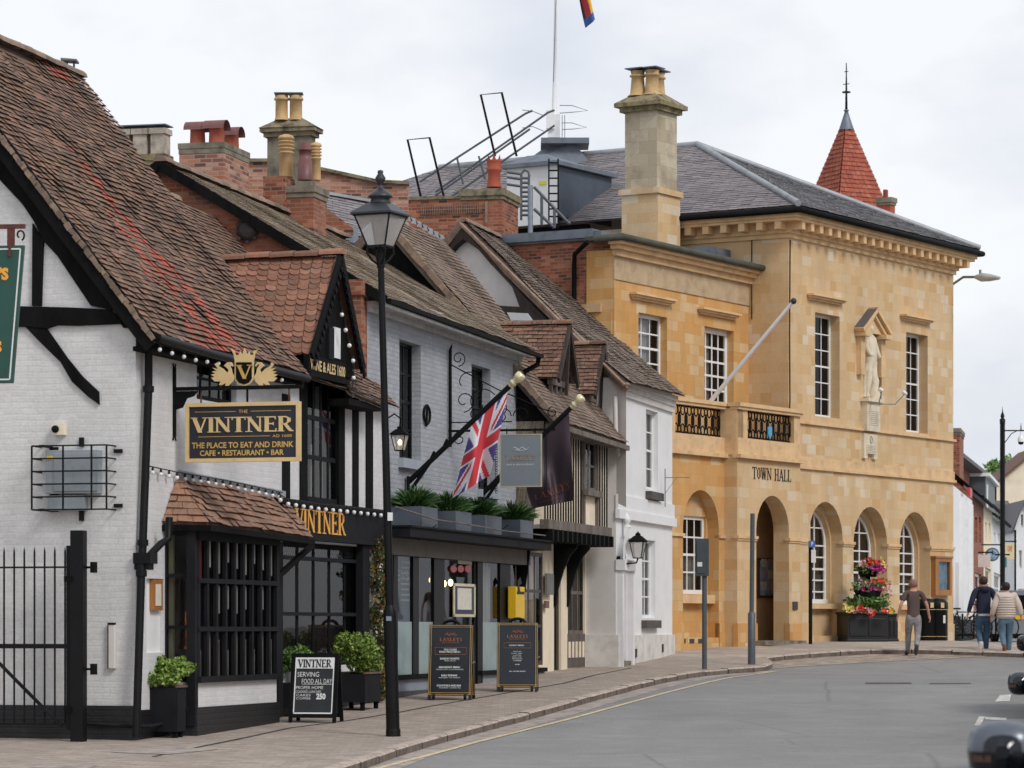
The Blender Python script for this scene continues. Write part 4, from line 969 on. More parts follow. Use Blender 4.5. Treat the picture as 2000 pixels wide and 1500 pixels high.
# green hanging sign at the left edge, on a rusty bracket
GS = Fr(*[(0-1000)/F*37.5, 37.5], u=(1, -.12), z=gz(37.5))
gs = thing('hanging_sign', 'dark green sign with gold lettering and thin white border, cut by the left edge', 'hanging sign', loc=GS.w(-.2, 0, GS.q(0, 748)[1]), rot=GS.ang)
gp4 = lambda pts: [GS.q(x, y) for x, y in pts]
m = MB(GS); m.prism(gp4([(-150, 482), (47, 479), (25, 748), (-172, 752)]), 0, .05); m.obj('panel', signg, gs)
m = MB(GS); o = -.004
for a, b in (((-140, 489), (40, 486)), ((40, 486), (19, 741)), ((19, 741), (-160, 744))):
    p, q = GS.q(*a), GS.q(*b); m.beam((p[0], o, p[1]), (q[0], o, q[1]), .007, .016)
m.obj('border', whitet, gs)
m = MB(GS); a = gp4([(-30, 548), (17, 522)]); letter(m, "Y'S", I4, a[0][0]+.05, a[1][0], a[0][1], a[1][1], -.008, .06); a = gp4([(-40, 690), (4, 665)]); letter(m, 'RS', I4, a[0][0], a[1][0], a[0][1], a[1][1], -.008, .06); m.obj('lettering', orangeg, gs)
gb = thing('sign_bracket', 'rusty iron bracket with a small curl above the dark green sign', 'bracket', loc=GS.w(-.6, 0, GS.q(0, 440)[1]), rot=GS.ang)
m = MB(GS); a, z = GS.q(22, 442); m.beam((-1.6, .02, z), (a+.16, .02, z), .05, .05); m.box(a-.05, a+.03, 0, .05, z-.22, z); m.box(a-.03, a, -.02, .06, z-.35, z-.2); m.obj('arm', rust, gb)
m = MB(GS); m.tube([(a+.1+.05*math.cos(t)*(1-t/9), .02, z-.1+.06*math.sin(t)*(1-t/9)) for t in [k*.5-1.2 for k in range(12)]], .011, 6); m.obj('scroll', blackm, gb)
# security light
m = MB(VS); s0, s1, a, b = rp(VS, 108, 130, 828, 850); m.box(s0, s1, -.1, 0, a, b); sl0 = thing('security_light', 'small cream security light box high on the white gable wall', 'wall light', loc=VS.w(s0, 0, a), rot=VS.ang); m.obj('housing', cream, sl0)
m = MB(VS); m.ball(((s0+s1)/2-.03, -.12, (a+b)/2), .05, 0, 8); m.obj('lens', blackm, sl0)
# caged meter
mc = thing('meter_box', 'grey meter box with a small yellow label inside the iron cage', 'meter box', loc=VS.w(VS.s(150), 0, VS.q(150, 990)[1]), rot=VS.ang)
m = MB(VS); s0, s1, a, b = rp(VS, 98, 200, 880, 965); m.box(s0, s1, -.16, 0, a, b); m.box(s0+.02, s1-.2, -.14, 0, a-.22, a-.02); m.box(s0+.12, s1, -.175, -.16, a+.03, b-.04); m.obj('housing', metergrey, mc, bev=.01)
m = MB(VS); s0, s1, a, b = rp(VS, 101, 119, 892, 899); m.box(s0, s1, -.168, -.16, a, b); m.obj('label', yellowm, mc)
cg = thing('security_cage', 'black iron cage of flat bars fixed over the meter box', 'cage', loc=VS.w(VS.s(140), 0, VS.q(150, 1000)[1]), rot=VS.ang)
m = MB(VS); q = .32; s0, s1, a, b = rp(VS, 62, 208, 870, 995, -q)
for k in range(6):
    z = a+(b-a)*k/5; m.box(s0, s1, -q-.006, -q+.006, z-.01, z+.01); m.box(s1-.006, s1+.006, -q, 0, z-.01, z+.01); m.box(s0-.006, s0+.006, -q, 0, z-.01, z+.01)
for k in (0, .42, .8, 1): x = s0+(s1-s0)*k; m.box(x-.01, x+.01, -q-.01, -q+.01, a, b)
for z in (a, b): m.box(s0+.1, s0+.16, -q, 0, z-.015, z+.015)
m.box(s0+.12, s0+.24, -.02, 0, a-.02, b); m.box(s1-.02, s1+.1, -.03, -.01, b-.09, b-.04); m.box(s1-.02, s1+.1, -.03, -.01, a+.03, a+.08)
x = (s0+s1)/2+.05; m.box(x-.03, x+.03, -.04, 0, b, b+.12); m.box(x-.03, x+.03, -.04, 0, a-.14, a)
m.obj('bars', blackp, cg)
# bin for cigarette ends
m = MB(VS); s0, s1, a, b = rp(VS, 215, 228, 1216, 1306); m.box(s0, s1, -.07, 0, a, b); cb = thing('cigarette_bin', 'slim pale grey cigarette bin screwed to the white gable wall by the gate post', 'cigarette bin', loc=VS.w(s0, 0, a), rot=VS.ang); m.obj('body', palegrey, cb, bev=.012)
m = MB(VS); m.box(s0-.005, s1+.0, -.075, -.02, b-.03, b); m.box(s0-.012, s0, -.06, -.02, a, b); m.obj('trim', charc, cb)
# iron gate and post
gt = thing('iron_gate', 'black iron yard gate of spiked vertical bars with a diagonal brace', 'gate', loc=VS.w(-3, -.5, VS.q(80, 1425, -.5)[1]), rot=VS.ang)
gy = -.5; zz = lambda y: VS.q(80, y, gy)[1]
m = MB(VS); x = VS.s(127, gy); k = 0
while k < 12:
    m.tube([(x, gy, zz(1416)), (x, gy, zz(1078)), (x, gy, zz(1068))], [.013, .013, .002], 6); x -= .145*.98; k += 1
m.obj('bars', blackp, gt)
m = MB(VS); g1 = VS.s(136, gy); g0_ = g1-1.9
m.box(g1-.04, g1+.01, gy-.02, gy+.02, zz(1425), zz(1066)); 
for y, h in ((1108, .012), (1262, .03), (1414, .014), (1405, .006)): m.box(g0_, g1, gy-.018, gy+.018, zz(y)-h, zz(y)+h)
m.obj('frame', blackp, gt)
m = MB(VS); m.beam((VS.s(-5, gy), gy-.03, zz(1290)), (VS.s(122, gy), gy-.03, zz(1418)), .03, .04); m.obj('brace', charc, gt)
gpst = thing('gate_post', 'thick square black iron post beside the yard gate', 'post', loc=VS.w(VS.s(152, gy), gy, VS.q(152, 1448, gy)[1]), rot=VS.ang)
m = MB(VS); s0, s1, a, b = rp(VS, 141, 166, 1036, 1450, gy); m.box(s0, s1, gy-.08, gy+.08, a-.05, b); m.obj('shaft', blackp, gpst, bev=.012)
m = MB(VS)
for y in (1108, 1307): z = VS.q(170, y, gy)[1]; m.box(s1, s1+.13, gy+.02, gy+.06, z-.015, z+.015); m.box(s1+.07, s1+.13, gy, gy+.1, z-.07, z+.07)
for y in (1130, 1385): z = VS.q(140, y, gy)[1]; m.box(s0-.07, s0+.03, gy-.11, gy-.03, z-.04, z+.03)
m.obj('hinge', blackm, gpst)

cl_ = thing('copper_lantern', 'shiny copper ship lantern on the sill inside the side of the bay window', 'lantern', loc=V.w(V.s(366, -.2), -.1, V.q(366, 1268, -.1)[1]), rot=V.ang)
m = MB(V); a, z = V.q(366, 1268, -.15); m.lathe((a, -.15, z), [(.13, 0), (.13, .05), (.08, .08), (.09, .2), (.08, .3), (.12, .33), (.05, .42), (.03, .44)], 12); m.tube([(a-.09, -.15, z+.3), (a-.06, -.15, z+.5), (a+.06, -.15, z+.5), (a+.09, -.15, z+.3)], .008, 5); m.obj('body', copper, cl_)
# ================= grey painted brick house with the bar =================
G = Fr(-2.336, 52.0, .25); G.z = gz(52); G.M = Matrix.Translation((G.O.x, G.O.y, G.z)) @ Matrix.Rotation(G.ang, 4, 'Z')
GS_ = Fr(G.O.x, G.O.y, u=(G.u.y, -G.u.x), z=G.z)
grey = thing('grey_brick_house', 'blue grey painted brick house with mossy roof, tall dark windows and glazed bar', 'building', fr=G)
gE = G.s(1012); q = lambda x, y, yo=0: G.q(x, y, yo)[1]
zE_ = 5.50+CZ-G.z; zG = 7.62+CZ-G.z
w1 = (G.s(780), G.s(822), q(800, 898), q(800, 668)); w2 = (G.s(921), G.s(958), q(940, 875), q(940, 716)); w3 = (G.s(934), G.s(968), q(950, 958), q(950, 893))
m = MB(G); shopz = q(900, 1045)
m.plate([(0, -.3), (.5, -.3), (.5, shopz), (gE, shopz), (gE, zE_), (0, zE_)], [rect(*w1), rect(*w2), rect(*w3)], 0, .22); m.obj('front_wall', greyb, grey)
for w_ in (w1, w2, w3):
    window(grey, G, *w_, .16, 3, 4, blackp, bar=.03, fw=.05, meet=True, cur=[(.2, .5, 0, 1, blind)] if w_ is w1 else None)
m = MB(G); m.box(w1[0]-.08, w1[1]+.12, -.1, .02, w1[2]-.16, w1[2]); m.box(w2[0]-.06, w2[1]+.1, -.08, .02, w2[2]-.14, w2[2]); m.box(w3[0]-.06, w3[1]+.1, -.08, .02, w3[2]-.14, w3[2]); m.obj('window_sill', plain('grey_painted_sill', 'a2a8b2', .6, .06), grey)
m = MB(GS_); g = GS_.q(485, 450)
gpoly = [(-7.2, -.2), (0, -.2), (0, zE_-.02), (-3.5, zG-.08), (-7, zE_)]
m.plate(gpoly, [], 0, .1); m.obj('gable_wall', bred2, grey)
m = MB(GS_); m.lathe((g[0], -.06, g[1]), [(.17, -.03), (.19, 0), (.1, .03), (.001, .04)], 10, ax=Matrix.Rotation(math.pi/2, 3, 'X'))
for k in range(4): m.rbox(Matrix.Translation((g[0], -.05, g[1])) @ Matrix.Rotation(k*math.pi/4, 4, 'Y'), .42, .03, .05)
m.obj('tie_plate', iron, grey)
# roof
m = MB(G); ov = .35
eL = Vector((-.12, -ov, zE_-.18)); eR = Vector((gE+.35, -ov, zE_-.22)); rL = Vector((-.12, 3.5, zG)); rR_ = Vector((gE+.2, 3.5, zG-.05))
tiles(m, eL, eR, rR_, rL, .105, .165, .010, None, sag=.05, seed=41, jit=.15); gr = m.obj('roof', tmossl, grey)
m = MB(G); ridge(m, rL+Vector((0, 0, .03)), rR_+Vector((0, 0, .03)), .12, .4, seed=6); m.obj('ridge_tiles', tmoss, gr)
m = MB(G); m.face([rL, rR_, (gE+.2, 7.2, zE_), (-.12, 7.2, zE_)]); m.face([(gE, 0, zE_-.3), (gE, 3.5, zG-.15), (gE, 7, zE_-.3)]); m.obj('rear_roof', tmoss, grey)
m = MB(G); a = eL+Vector((-.03, 0, -.07)); b = rL+Vector((-.03, 0, -.07)); m.beam(a, b, .05, .16); m.beam(b, (-.15, 7.2, zE_-.07), .05, .16); m.obj('verge_board', timber, grey)
m = MB(G); m.beam((-.1, -ov-.04, zE_-.26), (gE+.3, -ov-.04, zE_-.30), .09, .07); m.tube([(gE+.22, -ov, zE_-.3), (gE+.24, -ov+.02, zE_-.45), (gE+.1, -.1, zE_-.6), (gE+.04, -.08, zE_-.8), (gE+.04, -.08, 2.0)], .05, 8); m.obj('gutter', blackm, grey)
m = MB(G); m.box(0, gE, -.26, .0, zE_-.33, zE_-.24); m.box(0, gE, -.09, 0, zE_-.42, zE_-.33)
for i in range(18):
    x = .3+i*(gE-.4)/18; m.box(x-.003, x+.003, -.264, .0, zE_-.335, zE_-.24)
m.obj('eaves_cornice', plain('dirty_white_cornice', 'b4b3b2', .85, .2), grey)
# orange brick return at the left corner
m = MB(G); m.box(-.28, .0, .02, .5, q(705, 700)-.9, q(705, 560)); m.box(-.32, .15, -.02, .3, q(705, 575), q(705, 545)); m.obj('corner_brickwork', bred2, grey)
# ---- bar front ----
SF = -.12
zc0, zc1 = G.q(900, 1058, -.8)[1], G.q(900, 1040, -.8)[1]
c0, c1 = G.s(757, -.55), G.s(1058, -.75)
m = MB(G); m.box(.35, gE+.15, -.62, .05, zc0+.02, zc1+.02); m.box(.33, gE+.15, -.66, .05, zc1+.02, zc1+.05)
cn = m.obj('canopy', charc, grey)
m = MB(G); m.box(.35, gE+.1, -.22, .05, zc0-.26, zc0+.02); m.obj('fascia', plain('grey_fascia', '6c6660', .7, .15), grey)
zsb = G.q(900, 1312, SF)[1]; zst = zc0-.26
S = lambda x: G.s(x, SF)
posts = [(767, 775), (805, 816), (846, 866), (931, 941), (975, 995)]
for a, b in posts:
    m = MB(G); lo = -.35 if a in (846, 931) else zsb-.02; m.box(S(a), S(b), SF-.02, SF+.06, lo, zst); m.obj('shop_post', blackp, grey)
m = MB(G); m.box(S(770), S(868), SF-.08, .1, zsb-.08, zsb); m.box(S(934), S(1062), SF-.08, .1, zsb-.08, zsb); m.obj('shop_sill', blackm, grey)
def stall(a, b):
    m = MB(G); m.box(S(a), S(b), SF-.02, .1, G.q(900, 1342, SF)[1], zsb-.08); m.obj('stall_riser', plain('grey_stall_riser', '8a929e', .6, .08), grey)
    m = MB(G); m.box(S(a), S(b), SF-.04, .1, -.4, G.q(900, 1342, SF)[1]); m.obj('tiled_base', brickm('dark_base_tiles', [(0, '26272b'), (1, '32343a')], '55565a', .3, .3, .006, .4, .2), grey)
stall(767, 868); stall(938, 1062)
m = MB(G)
for a, b in ((775, 805), (816, 846), (941, 975)): m.face([(S(a), SF+.01, zsb), (S(b), SF+.01, zsb), (S(b), SF+.01, zst), (S(a), SF+.01, zst)])
m.obj('shop_pane', glass, grey)
zf = G.q(900, 1215, SF)[1]
m = MB(G)
for a, b in ((775, 805), (816, 846), (941, 975)): m.face([(S(a), SF+.006, zsb), (S(b), SF+.006, zsb), (S(b), SF+.006, zf), (S(a), SF+.006, zf)])
m.obj('frosted_band', frost, grey)
m = MB(G); m.face([(S(775), SF+.03, zf), (S(804), SF+.03, zf), (S(804), SF+.03, zst), (S(775), SF+.03, zst)]); tp = m.obj('teal_panel', tealm, grey)
m = MB(G); 
for i in range(8): m.box(S(786), S(803)-.03*(i % 3), SF+.024, SF+.03, zst-.12-.09*i, zst-.09-.09*i)
letter(m, 'EYS', I4, S(778), S(801), zf+.68, zf+.86, SF+.022); m.obj('lettering', greyt, tp)
m = MB(G); m.box(S(770), S(1062), .9, .95, -.2, zst+.2); m.box(S(770), S(1062), 0.1, .9, zst, zst+.05); m.box(S(770), S(1062), 0.1, .9, -.1, zsb-.1)
m.obj('room_behind', roomd, grey)
m = MB(G)
for i in range(3): m.box(S(820)+.2*i, S(820)+.2*i+.3, .3, .34, zf+.1+.35*(i % 2), zf+.3+.35*(i % 2))
m.obj('shelf', blind, grey)
m = MB(G)   # drape by the right pane
for i in range(12):
    x = S(944)+.02+i*.05; m.box(x, x+.035, SF+.03+.012*math.sin(i*1.7), SF+.05+.012*math.sin(i*1.7), zf, zst-.02-.03*(i % 4))
m.obj('drape', curtain, grey)
# door
d0, d1 = S(866), S(931); zd = G.q(900, 1068, SF)[1]
m = MB(G); m.box(d0, d0+.12, SF+.01, SF+.05, -.1, zd); m.box(d1-.12, d1, SF+.01, SF+.05, -.1, zd); m.box(d0+.12, d1-.12, SF+.01, SF+.05, zd-.2, zd-.08); m.box(d0+.12, d1-.12, SF+.01, SF+.05, .0, .5); m.box(d0, d1, SF+.0, .0, zd+.01, zst)
dd = m.obj('door', blackp, grey)
m = MB(G); m.face([(d0+.1, SF+.035, .4), (d1-.1, SF+.035, .4), (d1-.1, SF+.035, zd-.2), (d0+.1, SF+.035, zd-.2)]); m.obj('pane', glass, dd)
m = MB(G); s0, s1, a, b = rp(G, 894, 921, 1080, 1102, SF+.03); m.box(s0, s1, SF+.024, SF+.03, a, b); m.obj('notice', paper, dd)
m = MB(G)
for i in range(3):
    s0, s1, a, b = rp(G, 880+14*i, 893+14*i, 1103, 1119, SF); m.lathe(((s0+s1)/2, SF+.015, (a+b)/2), [(.065, -.012), (.065, .012)], 14, ax=Matrix.Rotation(math.pi/2, 3, 'X') @ Matrix.Diagonal((3.2, 1, 1)))
dkc = m.obj('red_disc', redm, dd)
m = MB(G); s0, s1, a, b = rp(G, 886, 929, 1140, 1205, SF-.01); 
for r_ in ((s0, s1, a, a+.05), (s0, s1, b-.05, b), (s0, s0+.1, a, b), (s1-.1, s1, a, b)): m.box(r_[0], r_[1], SF-.01, SF+.005, r_[2], r_[3])
mf = m.obj('menu_frame', brass, dd)
m = MB(G); m.box(s0+.1, s1-.1, SF-.004, SF+.002, a+.05, b-.05); m.obj('menu_mount', plain('navy_mount', '26304e', .5), mf)
m = MB(G); m.box(s0+.28, s1-.28, SF-.008, SF-.005, a+.13, b-.08); m.obj('menu_sheet', paper, mf)
# hanging bulbs in the doorway
for (x, y) in ((880, 1138), (867, 1140), (843, 1133)):
    p = G.w(G.s(x, .3), .3, q(x, y, .3)); t = thing('pendant_bulb', 'warm filament bulb hanging '+{880: 'in the dark doorway, the right of two', 867: 'in the dark doorway, the left of two', 843: 'behind the shop pane left of the doorway'}[x], 'pendant light', loc=p)
    m = MB(); m.ball(p, .05, 0, 8, sz=1.3); m.obj('bulb', lampglow, t); m = MB(); m.tube([p+Vector((0, 0, .06)), p+Vector((0, 0, .7))], .008, 5); m.obj('flex', rubber, t)
# barred window under the jetty side
wb = (S(995), S(1060), G.q(1030, 1300, SF)[1], G.q(1030, 1078, SF)[1])
window(grey, G, *wb, SF, 5, 3, plain('brown_window_frame', '4a3f3a', .6), bar=.06, fw=.07, rm=roomw)
# flower boxes along the canopy
leafq = {}
def leaves(m, c, r, n_, size, rn, sq=1.0, spike=False, zmin=-1, mi=0, core=0.0):
    for i in range(n_):
        while True:
            p = Vector((rn.uniform(-1, 1), rn.uniform(-1, 1), rn.uniform(zmin, 1)))
            if core <= p.length <= 1: break
        pos = Vector(c)+Vector((p.x*r[0], p.y*r[1], p.z*r[2]))
        if spike:
            d = Vector((p.x, p.y, abs(p.z)+.35)).normalized(); L = size*rn.uniform(.7, 1.4); s = d.cross(Vector((rn.uniform(-1, 1), rn.uniform(-1, 1), .2))).normalized()*size*.07
            mid = pos+d*L*.55; tipp = pos+d*L+Vector((d.x, d.y, -.6))*L*.25
            t = rn.random(); m.face([pos-s*.6, pos+s*.6, mid+s, mid-s], mi, t); m.face([mid-s, mid+s, tipp], mi, t)
        else:
            a = Vector((rn.gauss(0, 1), rn.gauss(0, 1), rn.gauss(0, 1))).normalized(); b = a.cross(Vector((rn.gauss(0, 1), rn.gauss(0, 1), rn.gauss(0, 1)))).normalized(); L = size*rn.uniform(.6, 1.3)
            m.face([pos-a*L*.5, pos+b*L*.28, pos+a*L*.5, pos-b*L*.28], mi, rn.random())
rn = random.Random(17)
FB = -.30
names = ['leftmost grey flower box with ferns on the bar canopy, beside the lamp post', 'second grey flower box with ferns on the bar canopy from the lamp post', 'third grey flower box with ferns on the bar canopy from the lamp post', 'grey flower box with ferns on the canopy end, beneath the grey hanging sign']
for i, (x0, xm, x1, y0, y1) in enumerate([(783, 824, 855, 992, 1030), (855, 890, 921, 1000, 1038), (922, 948, 980, 1008, 1046), (981, 1016, 1041, 1015, 1052)]):
    s0 = G.s(xm, -.62); s1 = G.s(x1, -.62); zb0 = zc1+.05; hh = .33; yb = -.62
    t = thing('flower_box', names[i], 'flower box', loc=G.w((s0+s1)/2, -.35, zb0), rot=G.ang, group='flower boxes on the bar canopy')
    m = MB(G); m.box(s0, s0+.025, yb, -.1, zb0, zb0+hh); m.box(s1-.025, s1, yb, -.1, zb0, zb0+hh); m.box(s0+.025, s1-.025, yb+.003, yb+.025, zb0, zb0+hh); m.box(s0+.025, s1-.025, -.125, -.103, zb0, zb0+hh); m.box(s0+.025, s1-.025, yb+.025, -.125, zb0, zb0+hh-.06); m.obj('trough', plain('slate_box_paint', '555d68', .55, .1), t)
    m = MB(G); leaves(m, ((s0+s1)/2, -.36, zb0+hh), ((s1-s0)*.42, .2, .12), 420, .26, rn, spike=True, zmin=0); leaves(m, ((s0+s1)/2, -.36, zb0+hh-.02), ((s1-s0)*.46, .24, .14), 250, .09, rn, zmin=-.2); m.obj('ferns', leafd, t)
# rope rail in front of the boxes
rl = thing('canopy_rail', 'thin pale rail running in front of the four fern boxes', 'rail', loc=G.w(1, -.75, zc1), rot=G.ang)
m = MB(G); m.tube([G_ for G_ in [(G.s(773, -.7), -.7, G.q(773, 990, -.7)[1]), (G.s(850, -.72), -.72, G.q(850, 1015, -.72)[1]), (G.s(900, -.72), -.72, G.q(900, 1022, -.72)[1]), (G.s(985, -.72), -.72, G.q(985, 1037, -.72)[1]), (G.s(1065, -.72), -.72, G.q(1065, 1046, -.72)[1])]], .014, 6); m.obj('rail', oldwood, rl)
m = MB(G); 
for x in (850, 990): a, z = G.q(x, 1025, -.7); m.tube([(a, -.72, z), (a, -.4, z-.25)], .008, 5)
m.obj('stay', blackm, rl)
# wall lantern
lf = G.q(781, 880, -.28)
wl = thing('wall_lantern', 'small lit black lantern on a curved arm on the grey brick wall', 'wall lantern', loc=G.w(lf[0], -.28, lf[1]), rot=G.ang)
def lanternhead(par, M, c, w, h, glassmat, lit=None, mtl=None):
    mtl = mtl or blackm; c = Vector(c); m = MB(M); W2 = w/2; w0 = W2*.55
    bt = [c+Vector((a*w0, b*w0, 0)) for a, b in ((-1, -1), (1, -1), (1, 1), (-1, 1))]; tp = [c+Vector((a*W2, b*W2, h*.62)) for a, b in ((-1, -1), (1, -1), (1, 1), (-1, 1))]
    for i in range(4): m.beam(bt[i], tp[i], w*.05, w*.05); m.beam(bt[i], bt[(i+1) % 4], w*.06, w*.06); m.beam(tp[i], tp[(i+1) % 4], w*.08, w*.08)
    fr_ = m.obj('frame', mtl, par)
    m = MB(M); 
    for i in range(4): m.face([bt[i], bt[(i+1) % 4], tp[(i+1) % 4], tp[i]])
    m.obj('glass', glassmat, par)
    m = MB(M); e = W2*1.16; ap = [(e, h*.62), (e*1.0, h*.65), (e*.45, h*.82), (e*.42, h*.84), (e*.34, h*.87), (e*.42, h*.88), (e*.3, h*.93), (e*.08, h*.96), (e*.14, h*.98), (.001, h)]
    q_ = math.sqrt(2); m.lathe(c, [(r*q_ if i < 3 else r, z) for i, (r, z) in enumerate(ap)], 4, sm=False); m.obj('cap', mtl, par)
    if lit: m = MB(M); m.ball(c+Vector((0, 0, h*.32)), w*.14, 0, 8, sz=1.4); m.obj('bulb', lit, par)
lanternhead(wl, G, (lf[0], -.28, lf[1]), .24, .42, lglass, lampglow)
m = MB(G); a, z = lf; m.tube([(a+.0, -.28, z+.42), (a, -.3, z+.52), (a-.05, -.2, z+.6), (a-.1, -.06, z+.5), (a-.1, -.02, z+.25)], .014, 6); m.lathe((a-.1, -.03, z+.25), [(.06, -.02), (.06, .02)], 10, ax=Matrix.Rotation(math.pi/2, 3, 'X')); m.obj('arm', blackm, wl)
# wrought iron tie plate
tpx = G.q(834, 810, -.03); it = thing('iron_wall_tie', 'oval wrought iron wall tie plate on the grey brickwork', 'wall tie', loc=G.w(tpx[0], 0, tpx[1]-.15), rot=G.ang)
m = MB(G); c = Vector((tpx[0], -.03, tpx[1])); m.tube([c+Vector((.2*math.cos(t), 0, .16*math.sin(t))) for t in [k*math.pi/8 for k in range(16)]], .022, 6, closed=True); m.tube([c+Vector((-.05, 0, -.2)), c, c+Vector((.03, 0, .18))], .02, 6); m.obj('plate', blackm, it)
# wrought iron scroll bracket
def arcp(c, r0, r1, a0, a1, n_=14): return [Vector(c)+Vector((0, -(r0+(r1-r0)*i/n_)*math.cos(math.radians(a0+(a1-a0)*i/n_)), (r0+(r1-r0)*i/n_)*math.sin(math.radians(a0+(a1-a0)*i/n_)))) for i in range(n_+1)]
bs = G.s(874); z0 = q(874, 862); z1 = q(874, 684); zar = q(874, 842)
wi = thing('scroll_bracket', 'tall black wrought iron scrollwork bracket carrying the small grey bar sign', 'bracket', loc=G.w(bs, 0, z0), rot=G.ang)
m = MB(G); m.tube([(bs, -.05, z0-.1), (bs, -.05, z1)], .03, 8); m.tube([(bs, -.05, z1), (bs, -.09, z1+.12)], [.03, .002], 6); m.obj('wall_bar', blackm, wi)
m = MB(G); L_ = 1.95; m.box(bs-.015, bs+.015, -L_, -.02, zar-.02, zar+.02); m.box(bs-.01, bs+.01, -L_*.6, -.02, zar+.14, zar+.16); m.tube([(bs, -.05, z1-.25), (bs, -.9, z1-.7), (bs, -L_+.2, zar+.35), (bs, -L_, zar+.3)], .012, 6); m.obj('arm', blackm, wi)
m = MB(G)
for (cy, cz, r0, r1, a0, a1) in [(-.2, z1-.15, .14, .04, -90, 360), (-.22, zar-.14, .13, .03, 90, 470), (-.35, z1-.6, .34, .1, -60, 200), (-.6, z1-.95, .3, .05, 30, 330), (-.3, z1-.9, .2, .05, -90, 300), (-1.0, zar+.25, .16, .04, 0, 400), (-1.35, zar+.25, .16, .04, 180, -200), (-1.9, zar+.3, .1, .04, 90, 450), (-.95, zar+.42, .2, .05, 200, 500), (-.5, zar+.28, .12, .03, 0, 400)]:
    m.tube([Vector((bs, p.y, p.z)) for p in arcp((bs, cy, cz), r0, r1, a0, a1)], .010, 5)
m.obj('scrollwork', blackm, wi)
SG2 = sub(G, bs, 0, u=(G.u.y, -G.u.x))
gsx0, gsx1 = SG2.s(979), SG2.s(1056); gz0, gz1 = SG2.q(1018, 949)[1], SG2.q(1018, 850)[1]
g2 = thing('hanging_sign', 'small plain grey bar sign with pale frame hung under the scroll bracket', 'hanging sign', loc=SG2.w((gsx0+gsx1)/2, 0, gz0), rot=SG2.ang)
m = MB(SG2); m.box(gsx0, gsx1, -.02, .02, gz0, gz1); m.obj('panel', greysign, g2)
m = MB(SG2)
for a in ((gsx0-.02, gsx1+.02, gz0-.02, gz0), (gsx0-.02, gsx1+.02, gz1, gz1+.02), (gsx0-.02, gsx0, gz0, gz1), (gsx1, gsx1+.02, gz0, gz1)): m.box(a[0], a[1], -.025, .025, a[2], a[3])
m.obj('frame', plain('silver_frame', 'b0a894', .5), g2)
m = MB(SG2); xw = gsx1-gsx0; zh_ = gz1-gz0; serif(m, 'LAXLEYS', I4, gsx0+xw*.12, gsx0+xw*.88, gz0+zh_*.50, gz0+zh_*.60, -.024, -.02); m.obj('lettering', plain('tan_lettering', 'a08a6c', .5), g2)
m = MB(SG2); letter(m, 'BAR & RESTAURANT', I4, gsx0+xw*.15, gsx0+xw*.85, gz0+zh_*.405, gz0+zh_*.435, -.023); 
m.tube([(gsx0+xw*(.3+.4*k/12), -.023, gz0+zh_*(.74+.025*math.sin(k*1.1))) for k in range(13)], .005, 4); m.tube([(gsx0+xw*(.35+.3*k/12), -.023, gz0+zh_*(.715-.02*math.sin(k*.26))) for k in range(13)], .005, 4); m.obj('motif', whitet, g2)
m = MB(SG2)
for x in (gsx0+.1, gsx1-.1): m.tube([(x, 0, gz1), (x, 0, SG2.q(1018, 842)[1]+.05)], .012, 6)
m.obj('hanger', blackm, g2)
m = MB(SG2)
for x in (gsx0-.09, gsx1+.09):
    z = gz0-.1; k = 0
    while z < gz1+.1:
        m.tube([(x+.018*math.cos(t), .0 if k % 2 else .01*math.sin(t), z+.026*math.sin(t)) for t in [j*math.pi/4 for j in range(8)]], .006, 4, closed=True); z += .042; k += 1
m.obj('chain', blackm, g2)
# flag poles and flags
def flagpole(name, label, fr, p0, p1, r, yo0):
    a, z = fr.q(p0[0], p0[1], yo0); b0_ = fr.w(a, yo0, z)
    return a, z
def mkpole(label, x0, y0, x1, y1, fr, out):
    a, z = fr.q(x0, y0, -.05); s = fr.w(a, -.05, z)
    D1 = s.y-out*.26; e = P(x1, y1, D1)
    t = thing('angled_flagpole', label, 'flagpole', loc=s, rot=fr.ang)
    d = (e-s).normalized()
    m = MB(); m.tube([s, lerp(s, e, .96)], .045, 10); m.obj('pole', blackp, t)
    m = MB(); k = d.to_track_quat('Z', 'Y').to_matrix(); m.lathe(lerp(s, e, .955), [(.05, 0), (.05, .04), (.065, .06), (.065, .09), (.045, .11), (.075, .16), (.085, .2), (.085, .27), (.06, .29), (.001, .29)], 12, ax=k); m.obj('finial', brass, t)
    m = MB(); p = lerp(s, e, .08)
    m.beam(s-Vector((0, 0, .28)), s+Vector((0, 0, .1)), .1, .05); m.beam(s-Vector((0, 0, .2)), lerp(s, e, .2)-Vector((0, 0, .02)), .05, .05)
    for k_ in (.22, .34): m.beam(lerp(s, e, k_)+Vector((0, 0, .04)), lerp(s, e, k_+.03)+Vector((0, 0, .1)), .06, .03)
    m.obj('wall_bracket', blackm, t); return s, e, t
s1_, e1_, t1_ = mkpole('black angled flagpole with brass finial above the ferns, carrying the red, white and blue flag', 797, 942, 1005, 745, G, 1.9)
s2_, e2_, t2_ = mkpole('black angled flagpole with brass finial carrying the dark purple flag beside the striped upper storey', 942, 965, 1124, 788, G, 1.9)
